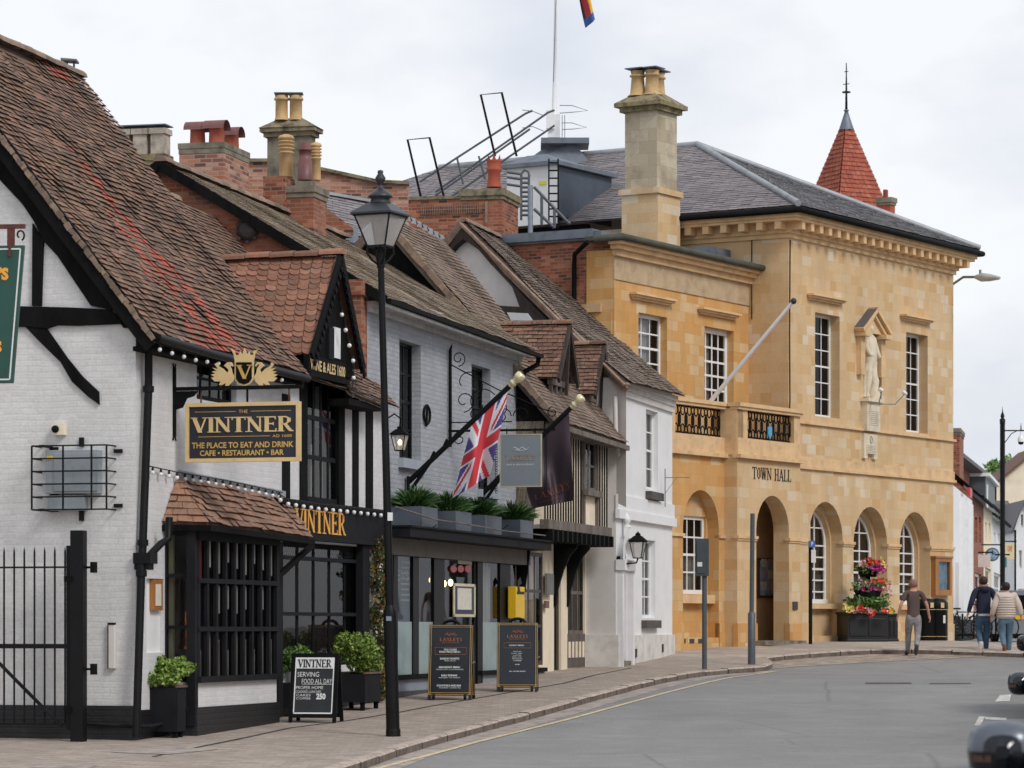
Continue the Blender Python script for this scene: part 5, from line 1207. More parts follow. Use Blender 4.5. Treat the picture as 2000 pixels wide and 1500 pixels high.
def quadflag(name, label, TL, TR, BR, BL, nu, nv, colf, mats, fold):
    """cloth grid; u along the hoist on the pole, v down the fly"""
    t = thing(name, label, 'flag', loc=(TL+TR)/2)
    m = MB(); 
    def pt(u, v):
        p = lerp(lerp(TL, TR, u), lerp(BL, BR, u), v)
        nn = Vector((.25, -1, 0)).normalized()
        return p+nn*fold(u, v)
    for i in range(nu):
        for j in range(nv):
            u0, u1, v0, v1 = i/nu, (i+1)/nu, j/nv, (j+1)/nv
            m.face([pt(u0, v0), pt(u1, v0), pt(u1, v1), pt(u0, v1)], colf((u0+u1)/2, (v0+v1)/2), sm=True)
    o = m.obj('cloth', mats, t); w_ = o.modifiers.new('weld', 'WELD'); w_.merge_threshold = .0005; return t, pt
fred = plain('flag_red', 'd0404a', .8, .05, 4, .1, 40.0); fwht = plain('flag_white', 'e4e2e8', .8, .04, 4, .1, 40.0); fblu = plain('flag_blue', '564c92', .8, .08, 4, .1, 40.0); fblk = plain('flag_dark_purple', '3a2c34', .55, .12, 2, .1, 40.0)
def uj(u, v):
    # u: across the pole edge (hoist side height), v: fly. union flag 1 x 2 proportions
    x = v*2-1; y = u*2-1   # centred, x along the fly
    X2 = x*1.0; Y2 = y*.5
    if abs(Y2) < .13 or abs(X2) < .14: return 0
    if abs(Y2) < .2 or abs(X2) < .22: return 1
    # diagonals in 2x1 rectangle
    for sgn in (1, -1):
        d = (Y2-sgn*X2*.5)/1.118
        if abs(d) < .14:
            w = d*(1 if X2*sgn > 0 else -1)*(1)
            if (0 < (d if X2 > 0 else -d) < .09): return 0
            return 1
    return 2
D0 = e1_.y
TL = lerp(s1_, e1_, .93); TR = lerp(s1_, e1_, .58)
A_ = lambda x, y, D: P(x, y, D)
TLp = lerp(s1_, e1_, .945)-Vector((0, 0, .06)); 
fl, pt = quadflag('union_flag', 'red, white and blue union flag drooping from the angled black pole', TLp, lerp(s1_, e1_, .60)-Vector((0, 0, .05)), A_(886, 972, D0+.35), A_(955, 930, D0+.1), 44, 66, uj, [fred, fwht, fblu], lambda u, v: .07*math.sin(u*9+v*2.5)*min(1, v*2)+.03*math.sin(v*9+u*14)*v)
TL2 = lerp(s2_, e2_, .93)-Vector((0, 0, .05)); TR2 = lerp(s2_, e2_, .40)-Vector((0, 0, .05))
fl2, pt2 = quadflag('dark_flag', 'dark purple flag lettered Laxleys hanging from the right angled pole', TL2, TR2, A_(1042, 993, e2_.y+.3), A_(1118, 978, e2_.y), 26, 34, lambda u, v: 0, [fblk], lambda u, v: .09*math.sin(u*9+v*3)*min(1, v*2)+.03*math.sin(u*21-v*4)*v)
m = MB(); tmp = MB(); serif(tmp, 'LAXLEYS', I4, 0, 1, 0, 1, 0, 0.001)
for f_, mi_ in zip(tmp.Fc, tmp.mi):
    m.face([pt2(1.0-(.1+.86*tmp.V[i].x), .86-.1*tmp.V[i].z-(tmp.V[i].x-.5)*.0)+Vector((.25, -1, 0))*.012 for i in f_])
letf = m.obj('lettering', plain('copper_lettering', '7a4a38', .6), fl2)
m = MB(); vs, fs = txt('BAR & RESTAURANT')
m.mesh([pt2(1.0-(.2+.6*a), .93-.03*b)+Vector((.25, -1, 0))*.012 for a, b in vs], fs); m.obj('lettering', plain('copper_small_lettering', '7a4a38', .6), fl2)
# ================= menu boards, planters =================
def aboard(label, x0, x1, ytop, ybot, D, rot, top, faces, frame, frame2, white=None, h=None, wid=None, extra=None):
    c = gp((x0+x1)/2, ybot); D = c.y
    wid = wid or (x1-x0)/F*D*.93; h = h or (ybot-ytop)/F*D
    t = thing('menu_board', label, 'menu board', loc=c, rot=rot)
    M = Matrix.Translation(c) @ Matrix.Rotation(rot, 4, 'Z'); 
    for sgn, nm in ((1, 'front_panel'), (-1, 'rear_panel')):
        T = M @ Matrix.Translation((0, -.26*sgn, 0)) @ Matrix.Rotation(-math.atan2(.24, h)*sgn, 4, 'X')
        m = MB(T); m.box(-wid/2+.05, wid/2-.05, -.012, .012, .10, h-.05); pn = m.obj(nm, faces, t)
        m = MB(T); m.box(-wid/2, -wid/2+.05, -.025, .02, 0, h); m.box(wid/2-.05, wid/2, -.025, .02, 0, h); m.box(-wid/2+.05, wid/2-.05, -.025, .02, h-.05, h); m.box(-wid/2+.05, wid/2-.05, -.025, .02, .07, .12); m.obj('frame', frame, pn)
        if frame2:
            m = MB(T)
            for x in (-wid/2+.012, -wid/2+.038, wid/2-.038, wid/2-.012): m.box(x-.003, x+.003, -.03, -.024, .08, h-.01)
            for z in (.08, .11, h-.04, h-.012): m.box(-wid/2+.015, wid/2-.015, -.0305, -.024, z-.003, z+.003)
            m.obj('gold_line', frame2, pn)
        if sgn == 1 and extra: extra(T, wid, h, pn)
    return t, M, wid, h
def ex1(T, w_, h, pn):
    m = MB(T); m.box(-w_/2+.06, w_/2-.06, -.02, -.012, h*.78, h-.06); m.box(-w_/2+.06, -w_/2+.075, -.02, -.012, .12, h*.78); m.box(w_/2-.075, w_/2-.06, -.02, -.012, .12, h*.78); m.box(-w_/2+.06, w_/2-.06, -.02, -.012, .115, .14); hd = m.obj('white_header', smooth_white, pn)
    m = MB(T); serif(m, 'VINTNER', I4, -w_/2+.1, w_/2-.1, h*.80, h*.91, -.028, -.021); m.obj('lettering', blackl, pn)
    m = MB(T); letter(m, 'SERVING', I4, -w_*.36, w_*.1, h*.66, h*.73, -.016); letter(m, 'FOOD ALL DAY', I4, -w_*.26, w_*.38, h*.56, h*.63, -.016); letter(m, 'PROPER HOME', I4, -w_*.38, w_*.2, h*.48, h*.525, -.016)
    letter(m, 'COOKED LUNCHES', I4, -w_*.38, w_*.16, h*.425, h*.46, -.016); letter(m, 'CAKES', I4, -w_*.36, -w_*.06, h*.375, h*.41, -.016); letter(m, 'COFFEE', I4, -w_*.36, -w_*.06, h*.33, h*.36, -.016); letter(m, '250', I4, w_*.06, w_*.26, h*.33, h*.42, -.016, .05); m.box(-w_*.26, w_*.38, -.016, -.0135, h*.548, h*.553); m.obj('chalk_writing', whitet, pn)
rotB = math.radians(2)
aboard('black framed chalkboard with white Vintner heading, nearest of the pavement boards', 567, 668, 1273, 1410, 0, math.radians(-9), 0, chalkb, blackm, None, extra=ex1)
def exL(lines, box):
    def f(T, w_, h, pn):
        m = MB(T); serif(m, 'LAXLEYS', I4, -w_*.26, w_*.26, h*.78, h*.825, -.018, -.012); letter(m, 'BAR & RESTAURANT', I4, -w_*.2, w_*.2, h*.755, h*.768, -.014); 
        m.tube([(-w_*.14+w_*.28*k/10, -.015, h*(.865+.012*math.sin(k*1.3))) for k in range(11)], .006, 4); m.tube([(-w_*.1+w_*.2*k/10, -.015, h*(.88+.012*math.cos(k*1.5))) for k in range(11)], .005, 4)
        a, b, c, d = box
        for r_ in ((a, b, c, c+.004), (a, b, d-.004, d), (a, a+.005, c, d), (b-.005, b, c, d)): m.box(r_[0]*w_, r_[1]*w_, -.016, -.013, r_[2]*h, r_[3]*h) if False else m.box(min(r_[0], r_[1])*w_, max(r_[0], r_[1])*w_, -.016, -.013, r_[2]*h, r_[3]*h)
        m.obj('bronze_heading', bronze, pn)
        m = MB(T)
        for (s_, x0, x1, z0, z1, b_) in lines: letter(m, s_, I4, x0*w_, x1*w_, z0*h, z1*h, -.015, b_)
        m.obj('lettering', whitet, pn)
    return f
L1 = [('TWO COURSE', -.16, .14, .655, .68, .02), ('FIXED PRICE MENU', -.26, .22, .625, .65, .02), ('SUNDAY ROASTS', -.24, .2, .535, .56, .03), ('FROM NOON', -.14, .12, .51, .525, .0), ('BREAKFAST MENU', -.26, .22, .42, .445, .03), ('SERVED UNTIL LATE MORNING', -.32, .3, .395, .41, .0), ('EARLY EVENING', -.2, .16, .31, .335, .03), ('MONDAY TO FRIDAY', -.26, .24, .285, .30, .0), ('COCKTAILS AND BAR', -.3, .26, .175, .20, .03), ('PLEASE COME IN', -.24, .24, .15, .165, .0)]
L2 = [('SUNDAY MENU', -.2, .16, .66, .68, .02), ('SOUP', -.1, .1, .575, .588, 0), ('ROAST BEEF', -.15, .12, .548, .56, 0), ('LAMB', -.1, .09, .52, .533, 0), ('FISH PIE', -.12, .1, .493, .506, 0), ('PUDDING', -.12, .12, .467, .48, 0), ('COFFEE', -.1, .1, .44, .453, .02), ('AND', -.06, .06, .385, .397, .03), ('ALL HOME MADE', -.2, .2, .285, .298, .03)]
for lab, xa, xb, ya, yb, ro, ex in (('tall dark menu board with double gold border, in front of the bar door', 836, 928, 1218, 1366, -6, exL(L1, (-.36, .36, .60, .70))), ('tall dark menu board with double gold border, below the yellow cabinet', 968, 1054, 1214, 1350, -2, exL(L2, (-.33, .33, .63, .71)))):
    t, M, wd, h = aboard(lab, xa, xb, ya, yb, 0, math.radians(ro), 0, boardb, plain('black_board_frame', '16161a', .4), gold, extra=ex)
    m = MB(M); m.tube([(.2*wd*1.0*math.cos(a), .02, h*.96+.1*math.sin(a)) for a in [math.pi*k/8 for k in range(9)]], .028, 6); m.obj('handle', blackp, t)
    for x in (-wd*.36, wd*.36): m = MB(M); m.lathe((x, -.3, .05), [(.05, -.02), (.05, .02)], 10, ax=Matrix.Rotation(math.pi/2, 3, 'Y')); m.obj('wheel', rubber, t)
    m = MB(M); m.tube([(wd/2+.01, -.2, h*.48), (wd/2+.02, .0, h*.5), (wd/2+.01, .18, h*.48)], .008, 5); m.obj('stay', galv, t)
# yellow cabinet on the wall
s0, s1, a, b = rp(G, 1008, 1025, 1146, 1208, SF-.22)
yc = thing('yellow_cabinet', 'bright yellow metal wall cabinet with black symbol beside the barred window', 'cabinet', loc=G.w((s0+s1)/2, SF-.05, a), rot=G.ang)
m = MB(G); m.box(s0, s1, SF-.22, SF-.06, a, b); m.obj('housing', yellowm, yc, bev=.012)
m = MB(G); m.box(s0+.06, s1-.06, SF-.225, SF-.221, b-.14, b-.09); m.prism([(s0+.12, a+.45), (s0+.3, a+.5), (s0+.22, a+.62), (s0+.42, a+.66), (s0+.3, a+.78), (s0+.1, a+.7)], SF-.228, SF-.221, tess=True); m.obj('symbol', blackl, yc)
m = MB(G); m.box(s0+.1, s1-.1, SF-.07, SF, a+.1, a+.2); m.obj('wall_bracket', blackm, yc)
# planters of shrubs
def planter(label, x0, x1, y0, y1, D, rot, lx, ly, lh, w_, d_, h_, leafmat, n_, legs=True, lg=.12):
    c = onx((x0+x1)/2, D)
    t = thing('shrub_planter', label, 'planter', loc=c, rot=rot)
    M = Matrix.Translation(c) @ Matrix.Rotation(rot, 4, 'Z'); m = MB(M); z0 = lg
    m.box(-w_/2, w_/2, -d_/2, -d_/2+.03, z0, h_); m.box(-w_/2, w_/2, d_/2-.03, d_/2, z0, h_); m.box(-w_/2, -w_/2+.03, -d_/2+.03, d_/2-.03, z0, h_); m.box(w_/2-.03, w_/2, -d_/2+.03, d_/2-.03, z0, h_); m.box(-w_/2+.03, w_/2-.03, -d_/2+.03, d_/2-.03, z0, h_-.08)
    m.box(-w_/2-.02, w_/2+.02, -d_/2-.02, -d_/2+.0, h_*.55, h_*.6)
    m.obj('box', charc, t)
    m = MB(M); m.box(-w_/2-.02, w_/2+.02, -d_/2-.02, -d_/2+.03, h_, h_+.03); m.box(-w_/2-.02, -w_/2+.03, -d_/2, d_/2, h_, h_+.029); m.box(w_/2-.03, w_/2+.02, -d_/2, d_/2, h_, h_+.029); m.obj('rim', plain('worn_wood_rim', '6a5546', .8, .3), t)
    if legs:
        for a in (-1, 1):
            for b in (-1, 1): m = MB(M); m.box(a*(w_/2-.06)-.03, a*(w_/2-.06)+.03, b*(d_/2-.06)-.03, b*(d_/2-.06)+.03, -.02, z0); m.obj('leg', blackm, t)
    rn = random.Random(int(x0)); m = MB(M)
    for k in range(14):
        leaves(m, (rn.uniform(-.42, .42)*lx, rn.uniform(-.36, .36)*ly, h_+lh*rn.uniform(.18, .72)), (lx*rn.uniform(.16, .3), ly*.28, lh*rn.uniform(.16, .32)), n_//9, .062, rn, core=.3)
    m.obj('foliage', leafmat, t); return t
planter('bright green shrub in a black planter against the wall left of the bay window', 276, 348, 1280, 1385, 42.6, V.ang+math.pi/2, .8, .5, .46, .62, .3, .66, leafl, 2200, lg=.08)
planter('big bright green shrub in a black planter right of the Vintner chalkboard', 672, 722, 1260, 1385, 49.6, V.ang+math.pi/2, .62, .7, .72, .52, .8, .55, leafl, 2500)
planter('green shrub half hidden between the bay window and the chalkboard', 560, 596, 1275, 1390, 47.7, V.ang+math.pi/2, .6, .5, .6, .5, .5, .5, leafm_, 1400)
# climbing plant in the dark passage
cv = thing('climbing_plant', 'tall ivy with orange tinted leaves climbing in the dark gap left of the bar', 'climber', loc=onx(737, 51.5))
m = MB(); rn = random.Random(4); c = onx(737, 51.7)
for k in range(30): leaves(m, (c.x+rn.uniform(-.1, .12), c.y+rn.uniform(-.1, .1), c.z+.1+k*.085), (.14, .2, .14), 55, .09, rn)
m.obj('foliage', leafiv, cv)
m = MB(); m.tube([(c.x, c.y+.2, c.z), (c.x+.03, c.y+.2, c.z+1.2), (c.x-.04, c.y+.2, c.z+2.4)], .03, 6); m.obj('stem', darkwood, cv)
# ================= close studded timber house =================
T = Fr(.1, 61.8, .25); T.z = gz(62); T.M = Matrix.Translation((T.O.x, T.O.y, T.z)) @ Matrix.Rotation(T.ang, 4, 'Z')
tim = thing('close_studded_house', 'narrow timber framed house with jettied striped upper floor and two tiled dormers', 'building', fr=T)
q = lambda x, y, yo=0: T.q(x, y, yo)[1]
J = -.6; tE = T.s(1190, J); tS = -.15
zj0 = q(1110, 1050, J); zj1 = q(1110, 1020, J); zev = T.q(1150, 838, J-.25)[1]
gE_ = T.s(1156)
# ground floor
dr_ = (T.s(1082), T.s(1096), 0.0, q(1090, 1085)); wn = (T.s(1109), T.s(1143), q(1125, 1238), q(1125, 1078))
m = MB(T); m.plate([(-.2, -.3), (gE_+.7, -.3), (gE_+.7, zj0+.1), (-.2, zj0+.1)], [rect(dr_[0], dr_[1], -.05, dr_[3]), rect(*wn)], 0, .12); m.obj('ground_floor_wall', cream, tim)
studs(tim, T, [(1060, 1081, 1060, 1325), (1096, 1108, 1060, 1318), (1143, 1156, 1060, 1308)], -.03, 'cream_post', cream, .05)
m = MB(T); m.box(dr_[0], dr_[1]+.1, .1, .16, -.05, dr_[3]); dk = m.obj('door', darkwood, tim)
m = MB(T); m.ball((dr_[0]+.15, .07, 1.0), .03); m.obj('handle', brass, dk)
window(tim, T, *wn, .02, 3, 2, oldwood, bar=.07, fw=.06, rm=roomd)
m = MB(T); s0, s1, a, b = rp(T, 1108, 1143, 1238, 1302, -.03); m.box(s0, s1, -.03, .0, a, b); pl = m.obj('under_window_panel', plain('grey_brown_rail', '5e5750', .8, .2), tim)
m = MB(T); z0, z1 = q(1125, 1284), q(1125, 1253)
for i in range(5): x = s0+.04+(s1-s0)*(i+.15)/5.2; m.box(x, x+(s1-s0)*.1, -.045, -.03, z0, z1)
m.obj('infill', cream, pl)
m = MB(T); m.box(T.s(1066, -.1), T.s(1079, -.1), -.13, -.08, q(1072, 1162), q(1072, 1121)); nb = m.obj('name_board', plain('lead_grey_board', '6a6866', .5), tim)
m = MB(T); m.box(T.s(1064, -.1), T.s(1071, -.1), -.12, -.08, q(1068, 1188), q(1068, 1174)); m.obj('small_plaque', plain('brown_plaque', '6a5040', .5), tim)
# jetty with joist ends and brackets
m = MB(T); m.box(tS, tE+.03, J-.05, J+.12, zj0+.12, zj1); m.obj('bressumer', oldwood, tim)
for i in range(14):
    x = tS+.2+(tE-tS-.3)*i/13; m = MB(T); m.box(x-.07, x+.07, J-.1, .05, zj0-.1, zj0+.12); m.obj('joist_end', blackm, tim)
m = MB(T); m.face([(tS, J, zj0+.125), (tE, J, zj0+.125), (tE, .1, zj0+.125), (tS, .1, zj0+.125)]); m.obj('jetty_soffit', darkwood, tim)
for x in (T.s(1080), T.s(1105), T.s(1157)-.05):
    m = MB(T); zt_ = zj0-.02; pr = [(0, zt_), (0, zt_-1.35), (-.07, zt_-1.3), (-.1, zt_-1.0), (-.22, zt_-.6), (-.36, zt_-.3), (-.5, zt_-.15), (-.52, zt_)]
    m.mesh([(x-.05, a, b) for a, b in pr]+[(x+.05, a, b) for a, b in pr], [tuple(range(8)), tuple(range(15, 7, -1))]+[(i, (i+1) % 8, 8+(i+1) % 8, 8+i) for i in range(8)]); m.obj('jetty_bracket', blackm, tim)
# upper floor
wu = (T.s(1142, J), T.s(1166, J), q(1154, 958, J), q(1154, 862, J))
wL = (tS+.3, T.s(1060, J), q(1030, 1000, J), q(1030, 900, J))
m = MB(T); m.plate([(tS, zj1-.05), (tE, zj1-.05), (tE, zev), (tS, zev)], [rect(*wu)], J+.04, .1); m.obj('upper_wall', cream, tim)
m = MB(T); m.face([(tE, J+.04, zj1-.1), (tE, .1, zj1-.1), (tE, .1, zev), (tE, J+.04, zev)]); m.face([(tS, J+.04, zj1-.1), (tS, 3.0, zj1-.1), (tS, 3.0, zev), (tS, J+.04, zev)]); m.obj('side_wall', cream, tim)
n_ = 26
for i in range(n_):
    x = tS+.02+(tE-tS-.16)*i/(n_-1)
    if wu[0]-.14 < x < wu[1]+.02: continue
    m = MB(T); m.box(x, x+.105, J+.028, J+.05, zj1, zev-.05); m.obj('timber_stud', plain('stud_timber', '211c1a', .9, .35, 4, .7, 28, spec=.15) if i == 0 else MATS['stud_timber'], tim)
m = MB(T)
for x in (wu[0]-.1, wu[1]): m.box(x, x+.1, J-.02, J+.05, zj1, zev)
m.obj('window_post', oldwood, tim)
m = MB(T); m.box(wu[0]-.12, wu[1]+.14, J-.1, J+.02, wu[2]-.12, wu[2]); m.obj('window_sill', oldwood, tim)
window(tim, T, *wu, J+.03, 2, 2, oldwood, bar=.04, fw=.05)
m = MB(T); m.box(wu[0]+.02, wu[0]+.1, J-.08, J-.05, wu[2]+.2, wu[3]-.1); m.obj('shutter_edge', oldwood, tim)
m = MB(T); m.box(tS, tE+.1, J-.12, J+.06, zev-.2, zev-.05); m.obj('wall_plate', oldwood, tim)
# main roof
ye = J-.32; kT = 1.02; yrT = 2.62; kT = (9.71-T.z-zev)/(yrT-ye); zt_ = lambda y: zev+.02+(y-ye)*kT
yk = .35; sR = 4.0
m = MB(T); tiles(m, (tS-.15, ye, zev-.02), (tE+.35, ye, zev-.1), (tE+.2, yk, zt_(yk)), (tS-.15, yk, zt_(yk)), .105, .165, .018, None, sag=.05, seed=51, jit=.15); tiles(m, (tS-.15, yk, zt_(yk)), (sR, yk, zt_(yk)), (sR, yrT, zt_(yrT)), (tS-.15, yrT, zt_(yrT)), .105, .165, .018, None, sag=.05, seed=52, jit=.15); tr = m.obj('roof', tmoss, tim)
m = MB(T)
for i in range(46):
    p = lerp(Vector((tS-.17, ye, zev-.06)), Vector((tS-.17, yrT, zt_(yrT)-.05)), i/46); m.rbox(Matrix.Translation(p) @ Matrix.Rotation(math.atan(kT)+RR.uniform(-.12, .12), 4, 'X'), .16, .12, .1+RR.uniform(0, .04), 0, RR.random())
m.obj('verge_tiles', tmoss, tim)
m = MB(T); m.beam((tS-.15, ye, zev-.12), (tE+.35, ye, zev-.2), .08, .1); m.beam((tS-.1, ye, zev-.16), (tS-.1, yrT, zt_(yrT)-.16), .05, .16); m.obj('eaves_timber', oldwood, tim)
m = MB(T); m.face([(tS, J, zev), (tS, yrT, zt_(yrT)-.1), (tS, 6, zev), (tS, 6, 0), (tS, 0, 0)]); m.obj('gable_wall', timber, tim)
m = MB(T); m.beam((tS-.16, yrT, zt_(yrT)-.06), (tS-.16, 4.6, zt_(yrT)-2.5), .08, .16); m.face([(tS-.15, yrT, zt_(yrT)), (sR, yrT, zt_(yrT)), (sR, 6.5, zev), (tS-.15, 6.5, zev)]); m.obj('rear_roof', tgrey, tim)
def tdormer(xa, ya, xl, yl, xr, yr_, xb, yf, mat, seed, front):
    """gabled dormer; xa,ya apex pixel; xl/xr feet of the gable; xb back end of the ridge"""
    sm = T.s(xa, front); za = T.q(xa, ya, front)[1]; s0 = T.s(xl, front); s1 = T.s(xr, front); zf0 = T.q(xl, yl, front)[1]
    zf1 = za-(za-zf0)*1.0
    # ridge depth measured from its length in the picture
    dep = (xa-xb)/(F/T.D(sm))/.97
    yb = front+dep
    m = MB(T); tiles(m, (s0, min(yb, front+dep*.85), zf0), (s0, front, zf0), (sm, front, za), (sm, yb, za), .105, .2, .026, None, sag=.03, seed=seed, jit=.25)
    r_ = m.obj('dormer_roof', mat, tim); m = MB(T); ridge(m, (sm, yb, za+.02), (sm, front-.03, za+.03), .1, .4, seed=seed); m.obj('ridge_tiles', mat, r_)
    m = MB(T); m.face([(s1, front, zf1), (s1, yb, zf1), (sm, yb, za), (sm, front, za)]); m.obj('dormer_far_slope', mat, tim)
    g = front+.22; m = MB(T); m.prism([(s0+.12, zf0-.05), (s1-.12, zf1-.05), (sm, za-.15)], g, g+.05); m.obj('dormer_gable', plain('dark_gable', '1c1613', .9, .3) if 'dark_gable' not in MATS else MATS['dark_gable'], tim)
    m = MB(T); m.beam((s0, front+.03, zf0-.06), (sm, front+.03, za-.05), .05, .13); m.beam((s1, front+.03, zf1-.06), (sm, front+.03, za-.05), .05, .13); m.beam((sm+.0, front+.05, za-.1), (sm-.02, front+.1, zf0-.28), .06, .08); m.obj('dormer_bargeboard', darkwood, tim)
    # cheeks and front posts
    m = MB(T); zz0 = zf0-1.15
    for x in (s0+.2, (s0+sm)/2+.1, sm+.02, s1-.3): m.box(x-.05, x+.05, g-.02, g+.05, zz0, zf0)
    m.box(s0+.1, s1-.1, g-.04, g+.06, zf0-.12, zf0); m.obj('dormer_post', oldwood, tim)
    m = MB(T); m.face([(s0+.2, g, zz0), (s0+.2, g+1.6, zf0-.3), (s0+.2, g+1.6, zf0), (s0+.2, g, zf0)]); m.face([(s0+.2, g+.03, zz0), (s1-.2, g+.03, zz0), (s1-.2, g+.03, zf0), (s0+.2, g+.03, zf0)]); m.obj('dormer_cheek', roomd, tim)
    return
tdormer(1116, 632, 1094, 737, 1132, 752, 965, 0, tlich, 61, -.55)
tdormer(1183, 672, 1165, 770, 1196, 775, 1090, 0, tlich, 62, -.45)
m = MB(T); a, z = T.q(1190, 775, J-.1); m.tube([(tE+.1, J-.1, z+.05), (tE+.16, J-.1, z-.6), (tE+.2, J-.15, z-1.2)], .05, 8); m.obj('downpipe', palegrey, tim)
# ================= white rendered house =================
Wh = Fr(2.168, 67.3, .25); Wh.z = gz(67.4); Wh.M = Matrix.Translation((Wh.O.x, Wh.O.y, Wh.z)) @ Matrix.Rotation(Wh.ang, 4, 'Z')
whs = thing('white_rendered_house', 'narrow white rendered house with pale pink door, sash windows and steep tiled roof', 'building', fr=Wh)
q = lambda x, y, yo=0: Wh.q(x, y, yo)[1]
wE = Wh.s(1313); zw_ = q(1260, 762)+.05
wa = (Wh.s(1262), Wh.s(1285), q(1273, 957), q(1273, 802)); wb_ = (Wh.s(1254), Wh.s(1280), q(1267, 1207), q(1267, 1055)); dw = (Wh.s(1206), Wh.s(1224), .12, q(1214, 1066))
dh = arch(dw[0], dw[1], dw[2], dw[3])
m = MB(Wh); m.plate([(0, -.3), (wE, -.3), (wE, zw_+.1), (0, zw_+.1)], [rect(*wa), rect(*wb_), dh], 0, .18); m.obj('front_wall', smooth_white, whs)
m = MB(Wh); m.face([(0, 0, -.3), (0, .75, -.3), (0, .75, zw_), (0, 0, zw_)]); m.face([(0, .5, zw_-1.5), (0, 7.2, zw_-1.5), (0, 7.2, zw_), (0, .5, zw_)]); m.face([(wE, 0, -.3), (wE, 7.2, -.3), (wE, 7.2, zw_), (wE, 0, zw_)]); m.obj('side_wall', palegrey, whs)
m = MB(Wh); m.box(-.05, dw[0]-.05, -.06, .0, -.3, q(1210, 1240)); m.box(dw[1]+.12, wE+.04, -.06, 0, -.3, q(1260, 1240)); m.box(-.05, 0, 0, .8, -.3, q(1210, 1240)); m.obj('plinth', plain('dirty_white_plinth', 'd6d2cc', .8, .14, 3), whs)
m = MB(Wh); m.box(-.05, wE+.08, -.09, 0, q(1255, 1020), q(1255, 1003)); m.box(-.03, wE+.04, -.05, 0, q(1255, 1003), q(1255, 975)); m.obj('string_course', smooth_white, whs)
m = MB(Wh)
for i in range(40): x = .1+i*(wE-.1)/40; m.box(x, x+.09, -.1, 0, zw_-.22, zw_-.1)
m.box(0, wE, -.06, 0, zw_-.35, zw_-.22); m.box(0, wE, -.14, 0, zw_-.1, zw_+.02); m.obj('eaves_cornice', palegrey, whs)
window(whs, Wh, *wa, .12, 2, 4, whitep, bar=.03, fw=.06, meet=True, cur=[(0, 1, 0, 1, curtain)])
window(whs, Wh, *wb_, .12, 3, 4, whitep, bar=.03, fw=.06, meet=True, cur=[(0, 1, 0, 1, curtain)])
for w_, x in ((wa, 0), (wb_, 1)): m = MB(Wh); m.box(w_[0]-.08, w_[1]+.1, -.12, .0, w_[2]-.22, w_[2]-.05); m.obj('window_sill', plain('dark_stone_sill', '55504c', .9, .3) if x == 0 else MATS['dark_stone_sill'], whs)
m = MB(Wh); m.box(dw[0], dw[1], .14, .18, 0.1, dw[3]-.55); pd = m.obj('door', pink, whs)
m = MB(Wh); m.ball((dw[0]+.16, .11, 1.05), .03); m.obj('handle', brass, pd)
m = MB(Wh); m.face([(dw[0], .17, dw[3]-.55), (dw[1], .17, dw[3]-.55), (dw[1], .17, dw[3]), (dw[0], .17, dw[3])]); m.obj('fanlight', glass, pd)
m = MB(Wh); m.box(dw[0]-.05, dw[1]+.08, -.1, .14, -.1, .12); m.obj('door_step', stonegrey, whs)
m = MB(Wh); zc = dw[3]-.52
for x in (dw[0]-.14, dw[1]+.02): m.box(x, x+.14, -.14, 0, -.1, zc); m.box(x-.04, x+.2, -.2, 0, zc, zc+.22)
r = (dw[1]-dw[0])/2; c = (dw[0]+dw[1])/2
m.plate([(dw[0]-.14, zc+.22), (dw[1]+.16, zc+.22)]+[(c+(r+.2)*math.cos(math.pi*i/12), zc+.25+(r+.2)*math.sin(math.pi*i/12)) for i in range(13)], [[(dw[0], zc+.23), (dw[1], zc+.23)]+[(c+r*math.cos(math.pi*i/12), zc+.24+(r-.02)*math.sin(math.pi*i/12)) for i in range(13)]], -.16, .16)
m.lathe((c, -.1, zc+.25+r+.2), [(.09, 0), (.05, .08), (.09, .12), (.07, .2), (.02, .28), (.001, .32)], 10)
m.obj('door_surround', smooth_white, whs)
m = MB(Wh); letter(m, '18', I4, dw[1]+.16, dw[1]+.42, zc+.62, zc+.8, -.01, .03); m.obj('house_number', blackl, whs)
for x, y in ((1243, 1282), (1295, 1272)): m = MB(Wh); a, z = Wh.q(x, y, -.08); m.box(a-.05, a+.05, -.09, -.06, z-.02, z+.16); m.obj('air_vent', iron, whs)
# roof
eL_ = Wh.w(-.35, -.3, Wh.q(1203, 748)[1]); eR_ = Wh.w(wE+.1, -.3, Wh.q(1323, 776)[1]); rR2 = P(988, 470, 75.9); rL2 = P(903, 430, 70.6)
m = MB(); tiles(m, eL_, eR_, rR2, rL2, .10, .165, .018, None, sag=.08, seed=81, jit=.2); r_ = m.obj('roof', tgrey, whs)
m = MB(); ridge(m, rL2, rR2, .13, .4, seed=9); m.obj('ridge_tiles', barge, r_)
eW = P(800, 560, 71.6)
m = MB(); m.face([rL2, eW, eW+Vector((1.3, 5, 0)), rR2]); m.obj('rear_roof', tgrey, whs)
m = MB(); o = Vector((0, .22, -.1)); m.face([rL2+o, eL_+o, eL_+o+Vector((0, 0, -2.5)), eW+o+Vector((0, 0, -2.5)), eW+o]); m.obj('gable_wall', palegrey, whs)
m = MB(); o = Vector((0, .0, -.08)); m.beam(rL2+o, eL_+o, .2, .05, w1=.2); m.beam(rL2+o+Vector((0, 0, -.1)), eL_+o+Vector((0, 0, -.1)), .05, .12); m.beam(rL2+o, eW+o, .1, .18); m.obj('bargeboard', barge, whs)
GP = Fr(eL_.x, eL_.y, u=(rL2.x-eL_.x, rL2.y-eL_.y)); GP = Fr(rL2.x, rL2.y, u=(eL_.x-rL2.x, eL_.y-rL2.y))
def gpoly_(pts, y0, y1, name, mat):
    m = MB(GP); m.prism([GP.q(x, y, y0) for x, y in pts], y0, y1, tess=True); m.obj(name, mat, whs)
